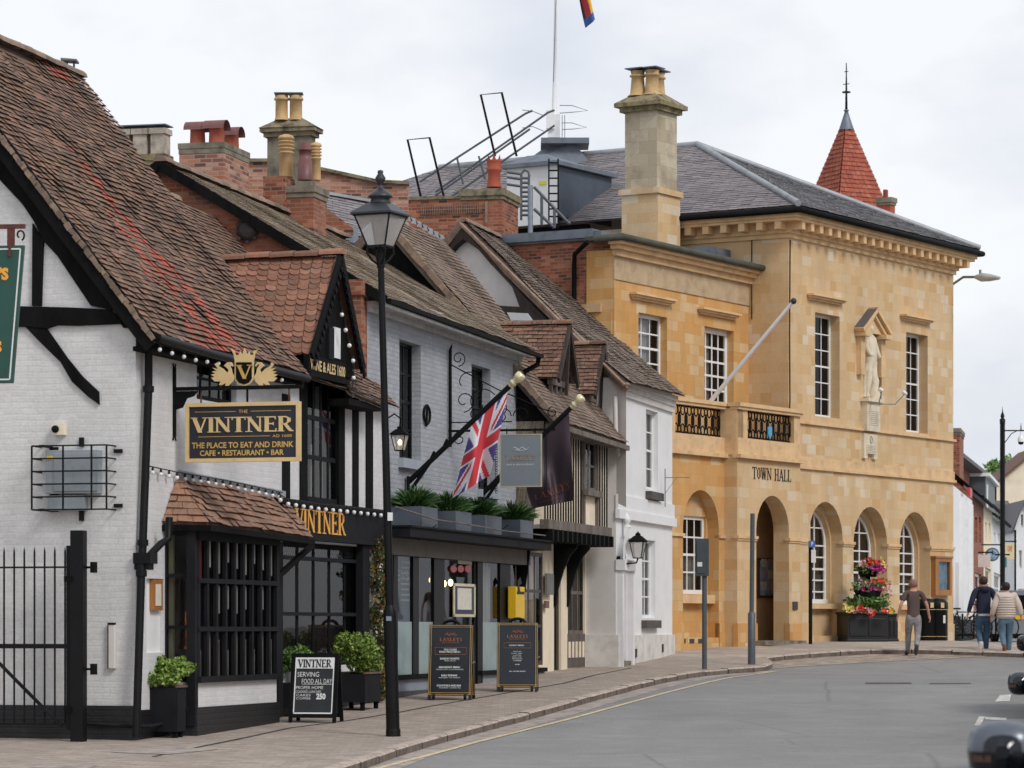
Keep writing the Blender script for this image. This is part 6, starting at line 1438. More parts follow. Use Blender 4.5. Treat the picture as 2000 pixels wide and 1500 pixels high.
gpoly_([(903, 446), (925, 470), (1005, 560), (1095, 655), (1062, 640), (1015, 600), (1000, 560), (955, 512), (935, 488), (903, 466)], -.06, .1, 'timber_rafter', darkwood)
gpoly_([(903, 447), (903, 468), (888, 480), (872, 500), (858, 496), (862, 486)], -.06, .1, 'timber_rafter', darkwood)
gpoly_([(958, 596), (1030, 600), (1075, 640), (985, 640), (982, 612)], -.08, .1, 'tie_beam', darkwood)
gpoly_([(990, 610), (1030, 612), (1040, 626), (998, 626)], -.1, .0, 'plaster_panel', smooth_white)
# projecting thin tv aerials and lamp on the white wall
wl2 = thing('wall_lantern', 'large black lantern on a scroll arm on the white rendered front', 'wall lantern', loc=Wh.w(Wh.s(1243, -.35), -.35, q(1243, 1095)), rot=Wh.ang)
a, z = Wh.q(1246, 1090, -.4); lanternhead(wl2, Wh, (a, -.4, z), .3, .56, lglass)
m = MB(Wh); m.tube([(a-.25, -.02, z-.05), (a-.2, -.2, z-.12), (a-.05, -.38, z-.1), (a, -.4, z)], .018, 6); m.lathe((a-.25, -.03, z-.05), [(.09, -.02), (.09, .03)], 10, ax=Matrix.Rotation(math.pi/2, 3, 'X')); m.obj('arm', blackm, wl2)
ae = thing('wall_aerial', 'thin metal aerial mast fixed to the right end of the white house', 'aerial', loc=Wh.w(Wh.s(1299, -.1), -.1, q(1299, 990)), rot=Wh.ang)
m = MB(Wh); a, z = Wh.q(1299, 990, -.1); m.tube([(a, -.1, z), (a, -.1, z+.85)], .012, 6); m.tube([(a, -.1, z+.65), (a, -.65, z+.65)], .01, 5); m.tube([(a, -.1, z+.3), (a, -.35, z+.63)], .006, 5); m.obj('mast', galv, ae)
# ================= stone town hall =================
H = Fr(6.77, 79.0, .62); H.z = gz(82); H.M = Matrix.Translation((H.O.x, H.O.y, H.z)) @ Matrix.Rotation(H.ang, 4, 'Z')
HS = Fr(H.O.x, H.O.y, u=(H.u.y, -H.u.x), z=H.z)
hall = thing('town_hall', 'golden stone hall with arched windows, corner balcony, bracketed cornice and hipped slate roof', 'building', fr=H)
q = lambda x, y, yo=0: H.q(x, y, yo)[1]
hE = H.s(1862); zC = q(1700, 482); zTop = 10.25+CZ-H.z-1.75+1.75
zEv = 10.25+CZ-H.z; zS1 = q(1700, 842); zS0 = q(1700, 928)   # upper & lower string courses
zWall = q(1700, 476)
# ---- main front ----
def win(par, fr, x0, x1, xr, y0, y1): return None
wU1 = (H.s(1592), H.s(1640), q(1616, 815), q(1616, 614)); wU2 = (H.s(1770), H.s(1812), q(1790, 845), q(1790, 652))
aw = []
for (x0, x1, yt) in ((1579, 1646, 980), (1667, 1733, 990), (1757, 1817, 1000)):
    s0, s1 = H.s(x0), H.s(x1); aw.append((s0, s1, q((x0+x1)/2, yt)))
zbs = q(1700, 1245); zsill = q(1612, 1178)
nich = arch(H.s(1686), H.s(1722), q(1704, 782), q(1704, 636))
A_B0 = H.s(1440, -.35); A_B1 = H.s(1563, -.35)
holes = [rect(*wU1), rect(*wU2), nich]+[arch(s0, s1, zbs+.05, zt) for s0, s1, zt in aw]
m = MB(H); m.plate([(A_B1-.02, -.3), (hE, -.3), (hE, zWall), (0, zWall), (0, zS0), (A_B1-.02, zS0)], [holes[0], holes[1], nich]+holes[3:], 0, .32); m.obj('front_wall', ash, hall)
def backfill(s0, s1, z0, z1, y, mat, name, hole=None):
    m = MB(H); m.plate(rect(s0, s1, z0, z1), [hole] if hole else [], y, .2); return m.obj(name, mat, hall)
for i, w_ in enumerate((wU1, wU2)):
    o = .02; window(hall, H, w_[0], w_[1], w_[2], w_[3], .26, 3, 6, whitep, bar=.028, fw=.065, meet=True, cur=[(.05, .3, 0, 1, blind)])
    m = MB(H); a, b = ((1586, 1657) if i == 0 else (1767, 1828)); yy = (571 if i == 0 else 611); s0, s1 = H.s(a, -.15), H.s(b-3, -.15); z1 = H.q((a+b)/2, yy+7, -.2)[1]
    m.box(s0, s1, -.2, 0, z1-.05, z1); m.box(s0+.05, s1-.05, -.14, 0, z1-.1, z1-.05); m.box(s0+.1, s1-.1, -.07, 0, z1-.15, z1-.1); m.obj('window_hood', ashs, hall)
for (s0, s1, zt) in aw:
    # recessed bay: inner arch frame set in an outer arch
    r = .17; inner = arch(s0+r*.4, s1-r*.4, zsill, zt-r*1.1)
    m = MB(H); m.plate(arch(s0-.02, s1+.02, zbs-.3, zt+.02), [inner], .32, .22); m.obj('arch_reveal_wall', ash, hall)
    a0, a1, z1 = s0+r*.4, s1-r*.4, zt-r*1.1; rr = (a1-a0)/2; zc = z1-rr; cx_ = (a0+a1)/2; y = .44
    m = MB(H); f = .08
    m.plate(inner, [[(a0+f, zsill+f*1.3), (a1-f, zsill+f*1.3)]+[(cx_+(rr-f)*math.cos(math.pi*k/14), zc+(rr-f)*math.sin(math.pi*k/14)) for k in range(15)]], y, .05)
    for k in (1, 2):
        x = a0+f+(a1-a0-2*f)*k/3; zt2 = zc+math.sqrt(max(0, (rr-f)**2-(x-cx_)**2)); m.box(x-.02, x+.02, y+.01, y+.04, zsill+.1, zt2)
    for k in range(1, 6):
        z = zsill+(zc-zsill)*k/5; m.box(a0+f, a1-f, y+.008, y+.038, z-(.035 if k == 3 else .018), z+.018)
    z = zc+rr*.5; dx = math.sqrt((rr-f)**2-(rr*.5)**2); m.box(cx_-dx, cx_+dx, y+.01, y+.04, z-.015, z+.015)
    m.box(a0, a1, y-.05, y+.05, zsill-.02, zsill+.1)
    w_ = m.obj('arched_window', whitep, hall)
    m = MB(H); m.prism([(p[0], p[1]) for p in inner], y+.036, y+.037); m.obj('pane', glass, w_)
    m = MB(H); m.box(a0+.1, a1-.1, y+.10, y+.11, zsill, zsill+(zc-zsill)*.5); m.obj('blind', blind, w_)
    m = MB(H); m.box(a0-.1, a1+.1, y+.5, y+.52, zsill-.2, z1+.2); m.obj('room_behind', roomd, w_)
    m = MB(H); m.box(s0-.0, s1-.0, .14, .4, zsill-.14, zsill-.01); m.obj('window_sill', ashs, hall)
# impost band between the arches
zi = q(1700, 1065); edges = [A_B1]+[e for s0, s1, _ in aw for e in (s0, s1)]+[hE]
m = MB(H)
for a, b in zip(edges[::2], edges[1::2]): m.box(a-.03, b+.03, -.05, .12, zi-.01, zi+.06); m.box(a-.01, b+.01, -.025, .1, zi-.06, zi-.01)
m.obj('impost_band', ashs, hall)
m = MB(H)
for a, b in zip(edges[::2], edges[1::2]): m.box(a, b+.01, -.03, 0, -.3, q(1700, 1218))
m.obj('base_course', ash, hall)
# string courses
m = MB(H); m.box(A_B1, hE+.06, -.07, 0, zS0+.0, zS0+.07); m.box(A_B1, hE+.03, -.03, 0, zS0+.07, zS0+.3); m.obj('string_course', ashs, hall)
m = MB(H); m.box(A_B1+.02, hE+.06, -.07, 0, zS1-.02, zS1+.04); m.obj('string_course', ashs, hall)
# ---- right end wall and back ----
m = MB(H); m.face([(hE, 0, -.3), (hE, 18, -.3), (hE, 18, zWall), (hE, 0, zWall)]); m.obj('end_wall', ash, hall)
# ---- side wall facing down the street ----
SDp = 18.0
m = MB(H); m.face([(0, 0, zS0-.1), (0, 3.6, zS0-.1), (0, 3.6, zWall), (0, 0, zWall)]); m.obj('side_wall', ash, hall)
m = MB(H); m.face([(0, 3.6, 3.0), (0, SDp, 3.0), (0, SDp, zWall+.2), (0, 3.6, zWall+.2)]); m.obj('side_wall', plain('cream_side_render', 'd6c7ac', .85, .1, 1.5), hall)
# ---- cornice with modillions ----
zc0 = zEv-.66
m = MB(H)
for (o, a, b) in ((.06, zc0-.05, zc0+.06), (.12, zc0+.06, zc0+.13), (.44, zc0+.32, zc0+.39), (.49, zc0+.39, zc0+.50), (.53, zc0+.50, zc0+.56)):
    m.box(-o, hE+o, -o, .0, a, b); m.box(-o, 0, .0, 4.0, a, b)
m.box(-.1, hE+.1, -.1, 0, zc0+.13, zc0+.32); m.box(-.1, 0, 0, 4.0, zc0+.13, zc0+.32)
m.obj('cornice', ashs, hall)
mm = None
nM = 21
m = MB(H); m.box(-.085, .085, -.42, -.1, zc0+.13, zc0+.32); m0 = m.obj('modillion', ashs, hall)
for i in range(1, nM):
    c = m0.copy(); COL.objects.link(c); c.parent = hall; c.location = ((hE+.05)*i/(nM-1), 0, 0)
m = MB(H); m.box(-.42, -.1, .0, .17, zc0+.13, zc0+.32); m1 = m.obj('modillion', ashs, hall)
for i in range(0, 8):
    if i:
        c = m1.copy(); COL.objects.link(c); c.parent = hall; c.location = (0, .5*i, 0)
# gutters
m = MB(H); o = .6; zg = zEv-.12
m.tube([(-o, 4.2, zg), (-o, -o, zg), (hE+o, -o, zg), (hE+o, 8, zg)], .075, 8); m.tube([(-.55, 4.0, zg), (-.5, 4.0, zg-.2), (-.1, 4.0, zg-.5), (-.1, 4.0, zg-1.6)], .06, 8); m.obj('gutter', blackm, hall)
m = MB(H); m.box(-.2, -.05, 5.6, SDp, zg-.1, zg+.1); m.obj('gutter', blackm, hall)
# ---- hipped slate roof ----
o = .54; w_ = 5.21; zA = 12.84+CZ-H.z; mid = hE/2; RL = 13.4
rn = random.Random(3)
m = MB(H); tiles(m, (-o, -o, zEv), (hE+o, -o, zEv), (mid, w_, zA), (mid, w_, zA), .19, .28, .012, None, sag=.01, seed=91, jit=.3); rf = m.obj('front_slope', slated, hall)
m = MB(H); tiles(m, (-.25, 17.6, zEv+.05), (-o, -o, zEv), (mid, w_, zA), (mid, RL, zA), .19, .28, .012, None, sag=.01, seed=92, jit=.3); rs = m.obj('side_slope', slate, hall)
m = MB(H); m.face([(mid, w_, zA), (hE+o, -o, zEv), (hE+o, 18, zEv), (mid, RL, zA)]); m.face([(mid, RL, zA), (hE+o, 18, zEv), (-o, 18, zEv)]); m.obj('rear_slope', slate, hall)
m = MB(H); m.tube([(mid, RL, zA+.02), (mid, w_, zA+.02)], .09, 8); m.tube([(mid, w_, zA+.03), (-o, -o, zEv+.04)], .085, 8); m.tube([(mid, w_, zA+.03), (hE+o, -o, zEv+.04)], .08, 8)
m.obj('lead_hip', leadl, hall)
# ---- stone chimney ----
ch = MB(H); cy0, cy1, cx0, cx1 = 3.15, 4.05, -.35, .65
zt_ = H.q(1270, 205, 3.2)[1]; zb_ = zEv-2.6
cx0 = -1.0; cx1 = -.05; f_ = sub(H, 0, 0)
def hx(x, yo): return H.s(x, yo)
cya, cyb = 2.75, 3.65
cx0 = H.s(1283, cya); cx1 = H.s(1322, cya)
zt_ = H.q(1283, 205, cya)[1]; zm_ = H.q(1283, 368, cya)[1]
m = MB(H); m.box(cx0, cx1, cya, cyb, zm_, zt_); cs = m.obj('chimney_stack', chimst, hall)
m = MB(H); m.box(cx0-.06, cx1+.06, cya-.06, cyb+.06, zEv-2.2, zm_-.12); m.box(cx0-.12, cx1+.12, cya-.12, cyb+.12, zm_-.12, zm_+.02); m.obj('stack_base', ash, cs)
m = MB(H); e = .2
m.box(cx0-e, cx1+e, cya-e, cyb+e, zt_, zt_+.1); m.box(cx0-e*.5, cx1+e*.5, cya-e*.5, cyb+e*.5, zt_-.12, zt_)
v = [(cx0-e, cya-e, zt_+.1), (cx1+e, cya-e, zt_+.1), (cx1+e, cyb+e, zt_+.1), (cx0-e, cyb+e, zt_+.1), (cx0+.2, cya+.2, zt_+.38), (cx1-.2, cya+.2, zt_+.38), (cx1-.2, cyb-.2, zt_+.38), (cx0+.2, cyb-.2, zt_+.38)]
m.mesh(v, [(0, 1, 5, 4), (1, 2, 6, 5), (2, 3, 7, 6), (3, 0, 4, 7), (4, 5, 6, 7)]); m.obj('chimney_cap', lichen, cs)
for k, (a, b) in enumerate([(cx0+.25, cyb-.22), (cx0+.3, cya+.3), (cx1-.22, cya+.42)]):
    m = MB(H); pot(m, (a, b, zt_+.3), .25, .62, 1); p_ = m.obj('chimney_pot', terray, cs)
    m = MB(H); m.box(a-.24, a+.24, b-.24, b+.24, zt_+.96, zt_+.985)
    for u in (-.15, .15): m.box(a+u-.01, a+u+.01, b-.01, b+.01, zt_+.9, zt_+.965)
    m.obj('pot_cowl', lead, p_)
# ---- recessed wing, upper floor ----
wo = H.w(0, 1.1, 0); HW = Fr(wo.x, wo.y, .57, z=H.z)
ws0 = HW.s(1200); zwc = HW.q(1340, 528)[1]
q2 = lambda x, y, yo=0: HW.q(x, y, yo)[1]
v1 = (HW.s(1247), HW.s(1303), q2(1275, 745), q2(1275, 615)); v2 = (HW.s(1376), HW.s(1433), q2(1405, 800), q2(1405, 642))
m = MB(HW); m.plate([(ws0, 3.5), (.1, 3.5), (.1, zwc), (ws0, zwc)], [rect(*v1), rect(*v2)], 0, .22); m.obj('wing_wall', asho, hall)
window(hall, HW, *v1, .18, 3, 4, whitep, bar=.035, fw=.08, meet=True, cur=[(.35, .75, 0, 1, curtain)])
window(hall, HW, *v2, .18, 4, 5, whitep, bar=.05, fw=.12, cur=[(.2, .5, 0, 1, blind)])
for i, (a, b, yy) in enumerate(((1240, 1325, 573), (1372, 1450, 602))):
    m = MB(HW); s0, s1 = HW.s(a, -.15), HW.s(b-4, -.15); z1 = HW.q((a+b)/2, yy+4, -.2)[1]
    m.box(s0, s1, -.2, 0, z1-.05, z1); m.box(s0+.05, s1-.05, -.14, 0, z1-.1, z1-.05); m.box(s0+.1, s1-.1, -.07, 0, z1-.15, z1-.1); m.obj('window_hood', ashs, hall)
m = MB(HW); zz = zwc
m.box(ws0-.1, .0, -.12, 0, zz-.02, zz+.12); m.box(ws0-.2, .0, -.24, 0, zz+.12, zz+.22); m.box(ws0-.3, .0, -.34, 0, zz+.22, zz+.32); m.obj('wing_cornice', ashs, hall)
m = MB(HW); m.box(ws0-.05, 0, -.03, 0, zz-.55, zz-.02); m.obj('frieze', plain('grey_stone_frieze', 'b8a080', .9, .15), hall)
m = MB(HW); m.tube([(ws0-.4, .3, zz+.34), (ws0-.35, -.4, zz+.36), (0, -.4, zz+.36)], .08, 8); m.box(ws0-.3, .3, -.34, .6, zz+.325, zz+.42); m.obj('gutter', plain('mossy_gutter', '4a4a40', .8, .2), hall)
m = MB(HW); m.box(ws0-.15, .4, .5, 6, zz+.42, zz+.62); m.obj('flat_roof', lead, hall)
m = MB(HW); a, z = HW.q(1478, 500, 1.5); m.box(HW.s(1385, .6), HW.s(1475, .6), .5, 1.6, HW.q(1440, 503, .6)[1]-.3, HW.q(1440, 494, .6)[1]); m.obj('roof_hatch', lead, hall)
# brick side of the wing
m = MB(HW); bz = q2(1200, 462)
m.face([(ws0, 0, 3.0), (ws0, 6.2, 3.0), (ws0, 6.2, bz), (ws0, 0, bz)]); m.obj('wing_side_brickwork', bred2, hall)
m = MB(HW); m.box(ws0-.04, ws0+.0, -.02, .7, 3.0, bz-.3); m.obj('quoin', asho, hall)
m = MB(HW); m.box(ws0-.08, ws0+.2, .3, 6.3, bz-.05, bz+.15); m.obj('coping', lead, hall)
m = MB(HW); a = 1.0; m.tube([(ws0-.35, .5, zz+.3), (ws0-.15, .95, zz+.05), (ws0-.08, 1.0, zz-.2), (ws0-.08, 1.0, 6.2)], .055, 8); m.obj('drainpipe', blackm, hall)
m = MB(HW); m.box(ws0-.12, ws0, .3, 2.9, q2(1190, 598)-.1, q2(1190, 590)); m.obj('stone_ledge', ashd, hall)
m = MB(HW); m.box(ws0-.06, ws0-.02, .05, 2.6, 3.0, q2(1190, 598)-.1); m.obj('lower_stonework', asho, hall)
# ---- ground floor of the wing (flush with main front) ----
gx0 = H.s(1290); zbal0 = H.q(1380, 884)[1]; zrail = H.q(1380, 792)[1]
a1 = (H.s(1334), H.s(1404), H.q(1369, 957)[1]); w1_ = (H.s(1326), H.s(1372), q(1350, 1165), q(1350, 1008))
A0_ = H.s(1435)
m = MB(H); m.plate([(gx0, -.3), (A0_+.1, -.3), (A0_+.1, zbal0), (gx0, zbal0)], [arch(a1[0], a1[1], zbs+.02, a1[2])], 0, .3); m.obj('ground_floor_wall', asho, hall)
m = MB(H); wv = (H.s(1330, .3), H.s(1375, .3), H.q(1350, 1160, .3)[1], H.q(1350, 1008, .3)[1])
m.plate(rect(a1[0]-.05, a1[1]+.05, zbs-.3, a1[2]+.1), [rect(wv[0]+.0, wv[1]+.1, wv[2], wv[3])], .3, .15); m.obj('recessed_wall', asho, hall)
window(hall, H, wv[0], wv[1]+.1, wv[2], wv[3], .36, 3, 4, whitep, bar=.035, fw=.08, meet=True, cur=[(.3, .9, 0, .5, blind)])
m = MB(H); m.box(a1[0]-.1, a1[1]-.0, .1, .4, wv[2]-.22, wv[2]-.02); m.obj('window_sill', ashs, hall)
for i in range(3): m = MB(H); a, z = H.q(1334+17*i, 1252); m.box(a-.11, a+.11, -.012, .0, z-.05, z+.05); m.obj('air_vent', iron, hall)
# ---- projecting entrance bay ----
yB = -.35
dA = (H.s(1477, yB), H.s(1541, yB), H.q(1509, 968, yB)[1])
m = MB(H); m.plate([(A_B0, -.3), (A_B1, -.3), (A_B1, H.q(1500, 895, yB)[1]), (A_B0, H.q(1500, 895, yB)[1])], [arch(dA[0], dA[1], zbs-.08, dA[2])], yB, .42)
m.face([(A_B0, yB, -.3), (A_B0, 0, -.3), (A_B0, 0, zbal0), (A_B0, yB, zbal0)]); m.face([(A_B1, yB, -.3), (A_B1, 0, -.3), (A_B1, 0, zbal0), (A_B1, yB, zbal0)]); m.obj('entrance_bay', ash, hall)
m = MB(H); m.box(dA[0]-.6, dA[1]+2.0, yB+1.1, yB+1.2, -.2, dA[2]+.3); m.box(dA[0]-.6, dA[1]+2.0, yB+.42, yB+1.1, dA[2]+.05, dA[2]+.2); m.box(dA[1]+1.9, dA[1]+2, yB+.42, yB+1.1, -.2, dA[2]+.1); pw = m.obj('porch_wall', ash, hall)
m = MB(H); s0 = H.s(1477, yB+1.08); m.box(s0, s0+1.3, yB+1.03, yB+1.09, H.q(1495, 1168, yB+1.05)[1], H.q(1495, 1090, yB+1.05)[1]); nb_ = m.obj('notice_case', plain('brown_notice_frame', '5e4032', .5, .2), hall)
m = MB(H); m.box(s0+.1, s0+1.2, yB+1.02, yB+1.028, H.q(1495, 1163, yB+1.05)[1], H.q(1495, 1095, yB+1.05)[1]); m.obj('notice_sheet', paperb, nb_)
m = MB(H); rn = random.Random(8)
for i in range(9): x = s0+.15+.35*(i % 3); z = H.q(1495, 1160, yB+1.05)[1]+.1+.28*(i//3); m.box(x, x+.27, yB+1.01, yB+1.018, z, z+.2, i % 2)
m.obj('notices', [paper, plain('pinkish_notice', 'b8a8b8', .6)], nb_)
m = MB(H); m.box(dA[0]-.2, dA[1]+.25, yB-.35, yB+1.0, -.4, zbs-.06); m.box(dA[0]-.3, dA[1]+.4, yB-.6, yB-.3, -.4, zbs-.16); m.obj('doorstep', stonegrey, hall)
m = MB(H)
for a, b in ((A_B0, dA[0]), (dA[1], A_B1)): m.box(a-.03, b+.03, yB-.05, yB+.1, zi-.01, zi+.06); m.box(a-.01, b+.01, yB-.025, yB+.1, zi-.06, zi-.01)
for a, b in ((gx0, a1[0]), (a1[1], A0_+.05)): m.box(a, b+.03, -.05, .1, zi-.01, zi+.06)
m.obj('impost_band', ashs, hall)
m = MB(H)
for a, b in ((A_B0, dA[0]), (dA[1], A_B1)): m.box(a-.02, b+.02, yB-.03, yB+.1, -.3, q(1700, 1218)) 
m.box(gx0, a1[0], -.03, .1, -.3, q(1700, 1218)); m.box(a1[1], A0_+.1, -.03, .1, -.3, q(1700, 1218)); m.obj('base_course', asho, hall)
m = MB(H); a, z = H.q(1552, 1183, yB); m.box(a-.12, a+.12, yB-.03, yB, z-.1, z+.1); m.obj('air_vent', iron, hall)
m = MB(H); serif(m, 'TOWN HALL', I4, H.s(1469, yB), H.s(1545, yB), H.q(1507, 938, yB)[1], H.q(1507, 915, yB)[1], yB-.012, yB-.002, wt=.7, ser=.22); m.obj('lettering', blackl, hall)
# ---- balcony ----
def balc(s0, s1, y, zb, zt, pre, panels=True):
    m = MB(H); m.box(s0, s1, y-.02, y+.14, zb, zb+.42); m.obj('balcony_parapet', ashs if pre else ashs, hall)
    m = MB(H); m.box(s0-.05, s1+.05, y-.1, y+.22, zt-.0, zt+.09); m.box(s0-.03, s1+.03, y-.06, y+.18, zt-.07, zt); m.obj('balcony_coping', ashs, hall)
    m = MB(H); m.box(s0-.05, s1+.05, y-.12, y+.1, zb-.06, zb+.03); m.obj('string_course', ashs, hall)
yb1 = -.0; zt1 = H.q(1372, 789)[1]; zb1_ = H.q(1372, 884)[1]; 
balc(gx0, H.s(1434), 0, zb1_-.02, zt1, 0); zt2 = H.q(1508, 812, yB)[1]; zb2 = H.q(1500, 893, yB)[1]
balc(A_B0, A_B1, yB, zb1_-.02, zt1, 1)
m = MB(H)
for a, b, y in ((H.s(1424), A_B0+.0, 0), (A_B0, H.s(1460, yB), yB), (H.s(1551, yB), A_B1, yB), (gx0, H.s(1319), 0)): m.box(a, b, y, y+.3, zb1_+.35, zt1-.05)
m.box(A_B0-.02, A_B0+.3, yB, 0.1, zb1_, zt1-.04); m.obj('balcony_pier', ashs, hall)
m = MB(H); m.box(gx0, A_B0, .05, 1.6, zb1_+.1, zb1_+.2); m.box(A_B0, A_B1, yB+.1, .9, zb1_+.1, zb1_+.2); m.obj('balcony_floor', stonegrey, hall)
m = MB(H); m.face([(0-.0, 0.001, zb1_), (A_B1, 0.001, zb1_), (A_B1, 0.001, zS1+.1), (0, 0.001, zS1+.1)]); 
def ironwork(s0, s1, y, z0, z1, n_, label):
    m = MB(H); m.box(s0, s1, y-.015, y+.015, z1-.03, z1); m.box(s0, s1, y-.015, y+.015, z0, z0+.03)
    H_ = z1-z0
    for i in range(n_+1):
        x = s0+(s1-s0)*i/n_; wd = (s1-s0)/n_
        m.prism([(x-wd*.2, z0+H_*.36), (x, z0+H_*.2), (x+wd*.2, z0+H_*.36), (x+wd*.2, z0+H_*.62), (x, z0+H_*.78), (x-wd*.2, z0+H_*.62)], y-.01, y+.01)
        if i < n_:
            c = x+wd/2
            for (zc, hh) in ((z0+H_*.17, H_*.16), (z0+H_*.82, H_*.16)):
                m.tube([(c+wd*.30*math.cos(t), y, zc+hh*math.sin(t)) for t in [k*math.pi/5 for k in range(10)]], .02, 4, closed=True)
                m.tube([(x+wd*.25*math.cos(t), y, zc+hh*.8*math.sin(t)) for t in [k*math.pi/5 for k in range(10)]], .012, 4, closed=True)
    return m.obj('balcony_railing', blackm, hall)
ironwork(H.s(1321), H.s(1424), .1, zb1_+.42, zt1-.07, 8, '')
ironwork(H.s(1461, yB), H.s(1550, yB), yB+.1, zb1_+.42, zt1-.07, 8, '')
m = MB(H); a, z = H.q(1503, 845, yB+.06); m.prism([(a-.1, z+.14), (a+.1, z+.14), (a+.1, z-.05), (a, z-.16), (a-.1, z-.05)], yB+.04, yB+.07); m.obj('shield', plain('blue_shield', '4fa0c8', .5), hall)
# wire down the corner
m = MB(H); m.tube([(.06, -.02, zc0-.1), (.03, -.02, zc0-2.5), (.05, -.02, zc0-4), (.02, -.02, zS1+.1)], .015, 5); m.tube([(-.02, 1.0, zc0+.2), (-.02, 1.0, zc0-2)], .012, 5); m.obj('cable', blackm, hall)
# ---- statue niche ----
m = MB(H); sN0, sN1 = H.s(1682, -.2), H.s(1738, -.2); cN = (sN0+sN1)/2; zN = H.q(1704, 648, -.3)[1]; zNa = H.q(1708, 610, -.4)[1]
m.prism([(cN-.78, zN), (cN+.78, zN), (cN, zNa)], -.12, 0)
for sg_ in (-1, 1): m.beam((cN+sg_*.85, -.14, zN+.03), (cN, -.14, zNa+.12), .28, .1); m.beam((cN+sg_*.78, -.1, zN-.08), (cN, -.1, zNa-.02), .2, .08)
for sg_ in (-1, 1): m.box(cN+sg_*.62-.18, cN+sg_*.62+.18, -.3, 0, zN-.12, zN+.0); m.box(cN+sg_*.6-.12, cN+sg_*.6+.12, -.14, 0, zN-1.1, zN-.12)
nh = m.obj('niche_pediment', ashs, hall)
m = MB(H); m.mesh([(cN-.86, -.28, zN+.09), (cN, -.28, zNa+.18), (cN, 0, zNa+.18), (cN-.86, 0, zN+.09)], [(0, 1, 2, 3)]); m.obj('slate_cap', slated, nh)
sz0 = H.q(1704, 782, -.1)[1]
m = MB(H); ns0, ns1 = nich[0][0], nich[1][0]
m.face([(ns0-.1, .3, sz0-.2), (ns1+.1, .3, sz0-.2), (ns1+.1, .3, zNa), (ns0-.1, .3, zNa)]); m.obj('niche_back', plain('pinkish_niche', '9c8878', .85, .1), hall)
m = MB(H)
zp0 = H.q(1708, 842, -.2)[1]; m.box(cN-.42, cN+.36, -.16, .1, zp0, sz0-.05); m.box(cN-.5, cN+.42, -.24, .1, sz0-.05, sz0+.04); m.obj('statue_plinth', marble, hall)
m = MB(H); zq0, zq1 = H.q(1708, 895, -.1)[1], H.q(1708, 848, -.1)[1]; m.box(cN-.42, cN+.36, -.08, 0, zq0+.1, zq1); m.box(cN-.42, cN-.22, -.08, 0, zq0-.02, zq0+.1); m.box(cN+.16, cN+.36, -.08, 0, zq0-.02, zq0+.1)
pq = m.obj('wall_plaque', marble, hall)
m = MB(H)
for i in range(7): m.box(cN-.3, cN+.24, -.084, -.08, zq1-.32-.04*i, zq1-.31-.04*i)
for i in range(8): m.box(cN-.3, cN+.24, -.165, -.16, sz0-.3-.05*i, sz0-.29-.05*i)
m.tube([(cN-.02+.06*math.cos(t), -.085, zq1-.15+.09*math.sin(t)) for t in [k*math.pi/5 for k in range(10)]], .012, 4, closed=True); m.obj('carved_inscription', plain('grey_incised', '8a8478', .8), pq)
# the figure: one continuous skinned body
def figure(par, name, joints, edges, mat, M, root=0, sub_=2):
    me = bpy.data.meshes.new(name); T_ = MW[par.name].inverted() @ M
    me.from_pydata([T_ @ Vector(j[0]) for j in joints], edges, []); o = bpy.data.objects.new(name, me); COL.objects.link(o); o.parent = par; MW[o.name] = MW[par.name]
    me.materials.append(mat)
    sk = o.modifiers.new('skin', 'SKIN'); me.skin_vertices.new() if not me.skin_vertices else None
    for i, j in enumerate(joints):
        r = j[1]; me.skin_vertices[0].data[i].radius = (r, r) if not isinstance(r, tuple) else r
        me.skin_vertices[0].data[i].use_root = (i == root)
    sk.use_smooth_shade = True
    if sub_: s_ = o.modifiers.new('sub', 'SUBSURF'); s_.levels = sub_; s_.render_levels = sub_
    return o
st = thing('stone_statue', 'pale stone statue of a robed standing figure in the pedimented niche above the plinth', 'statue', loc=H.w(cN-.03, -.12, sz0+.04), rot=H.ang)
MS = H.M @ Matrix.Translation((cN-.02, -.03, sz0+.04)) @ Matrix.Scale(.78, 4)
J_ = [((0, 0, 1.25), .19), ((0, .02, 1.6), .2), ((.0, .02, 1.95), .23), ((0, .0, 2.12), .1), ((-.02, -.04, 2.3), .13), ((-.03, -.06, 2.42), .1),
      ((-.26, .0, 1.98), .1), ((-.34, -.04, 1.65), .08), ((-.22, -.14, 1.4), .065), ((-.1, -.2, 1.45), .05),
      ((.26, .0, 1.98), .1), ((.34, -.06, 1.68), .085), ((.42, -.14, 1.42), .065), ((.46, -.18, 1.34), .05),
      ((-.13, 0, 1.15), .15), ((-.2, -.06, .65), .11), ((-.24, -.0, .1), .08), ((-.24, -.14, .04), .06),
      ((.13, 0, 1.15), .15), ((.12, -.1, .65), .12), ((.18, .0, .1), .09), ((.2, -.16, .04), .06)]
E_ = [(0, 1), (1, 2), (2, 3), (3, 4), (4, 5), (2, 6), (6, 7), (7, 8), (8, 9), (2, 10), (10, 11), (11, 12), (12, 13), (0, 14), (14, 15), (15, 16), (16, 17), (0, 18), (18, 19), (19, 20), (20, 21)]
figure(st, 'body', J_, E_, marble, MS)
m = MB(MS)   # fall of drapery and a small rock support
for k in range(9):
    a = -.30+.085*k; m.tube([(a*.7, .06, 1.75), (a*.9+.05, -.04-.04*math.sin(k*2), 1.2), (a*1.05, .02-.05*math.sin(k*1.7), .6), (a*1.1, .04, .05)], [.05, .07, .075, .08], 7)
m.obj('drapery', marble, st)
m = MB(MS); m.lathe((.18, -.06, 0), [(.22, 0), (.24, .15), (.17, .35), (.2, .6), (.12, .82), (.001, .9)], 9); m.obj('rock_support', marble, st)
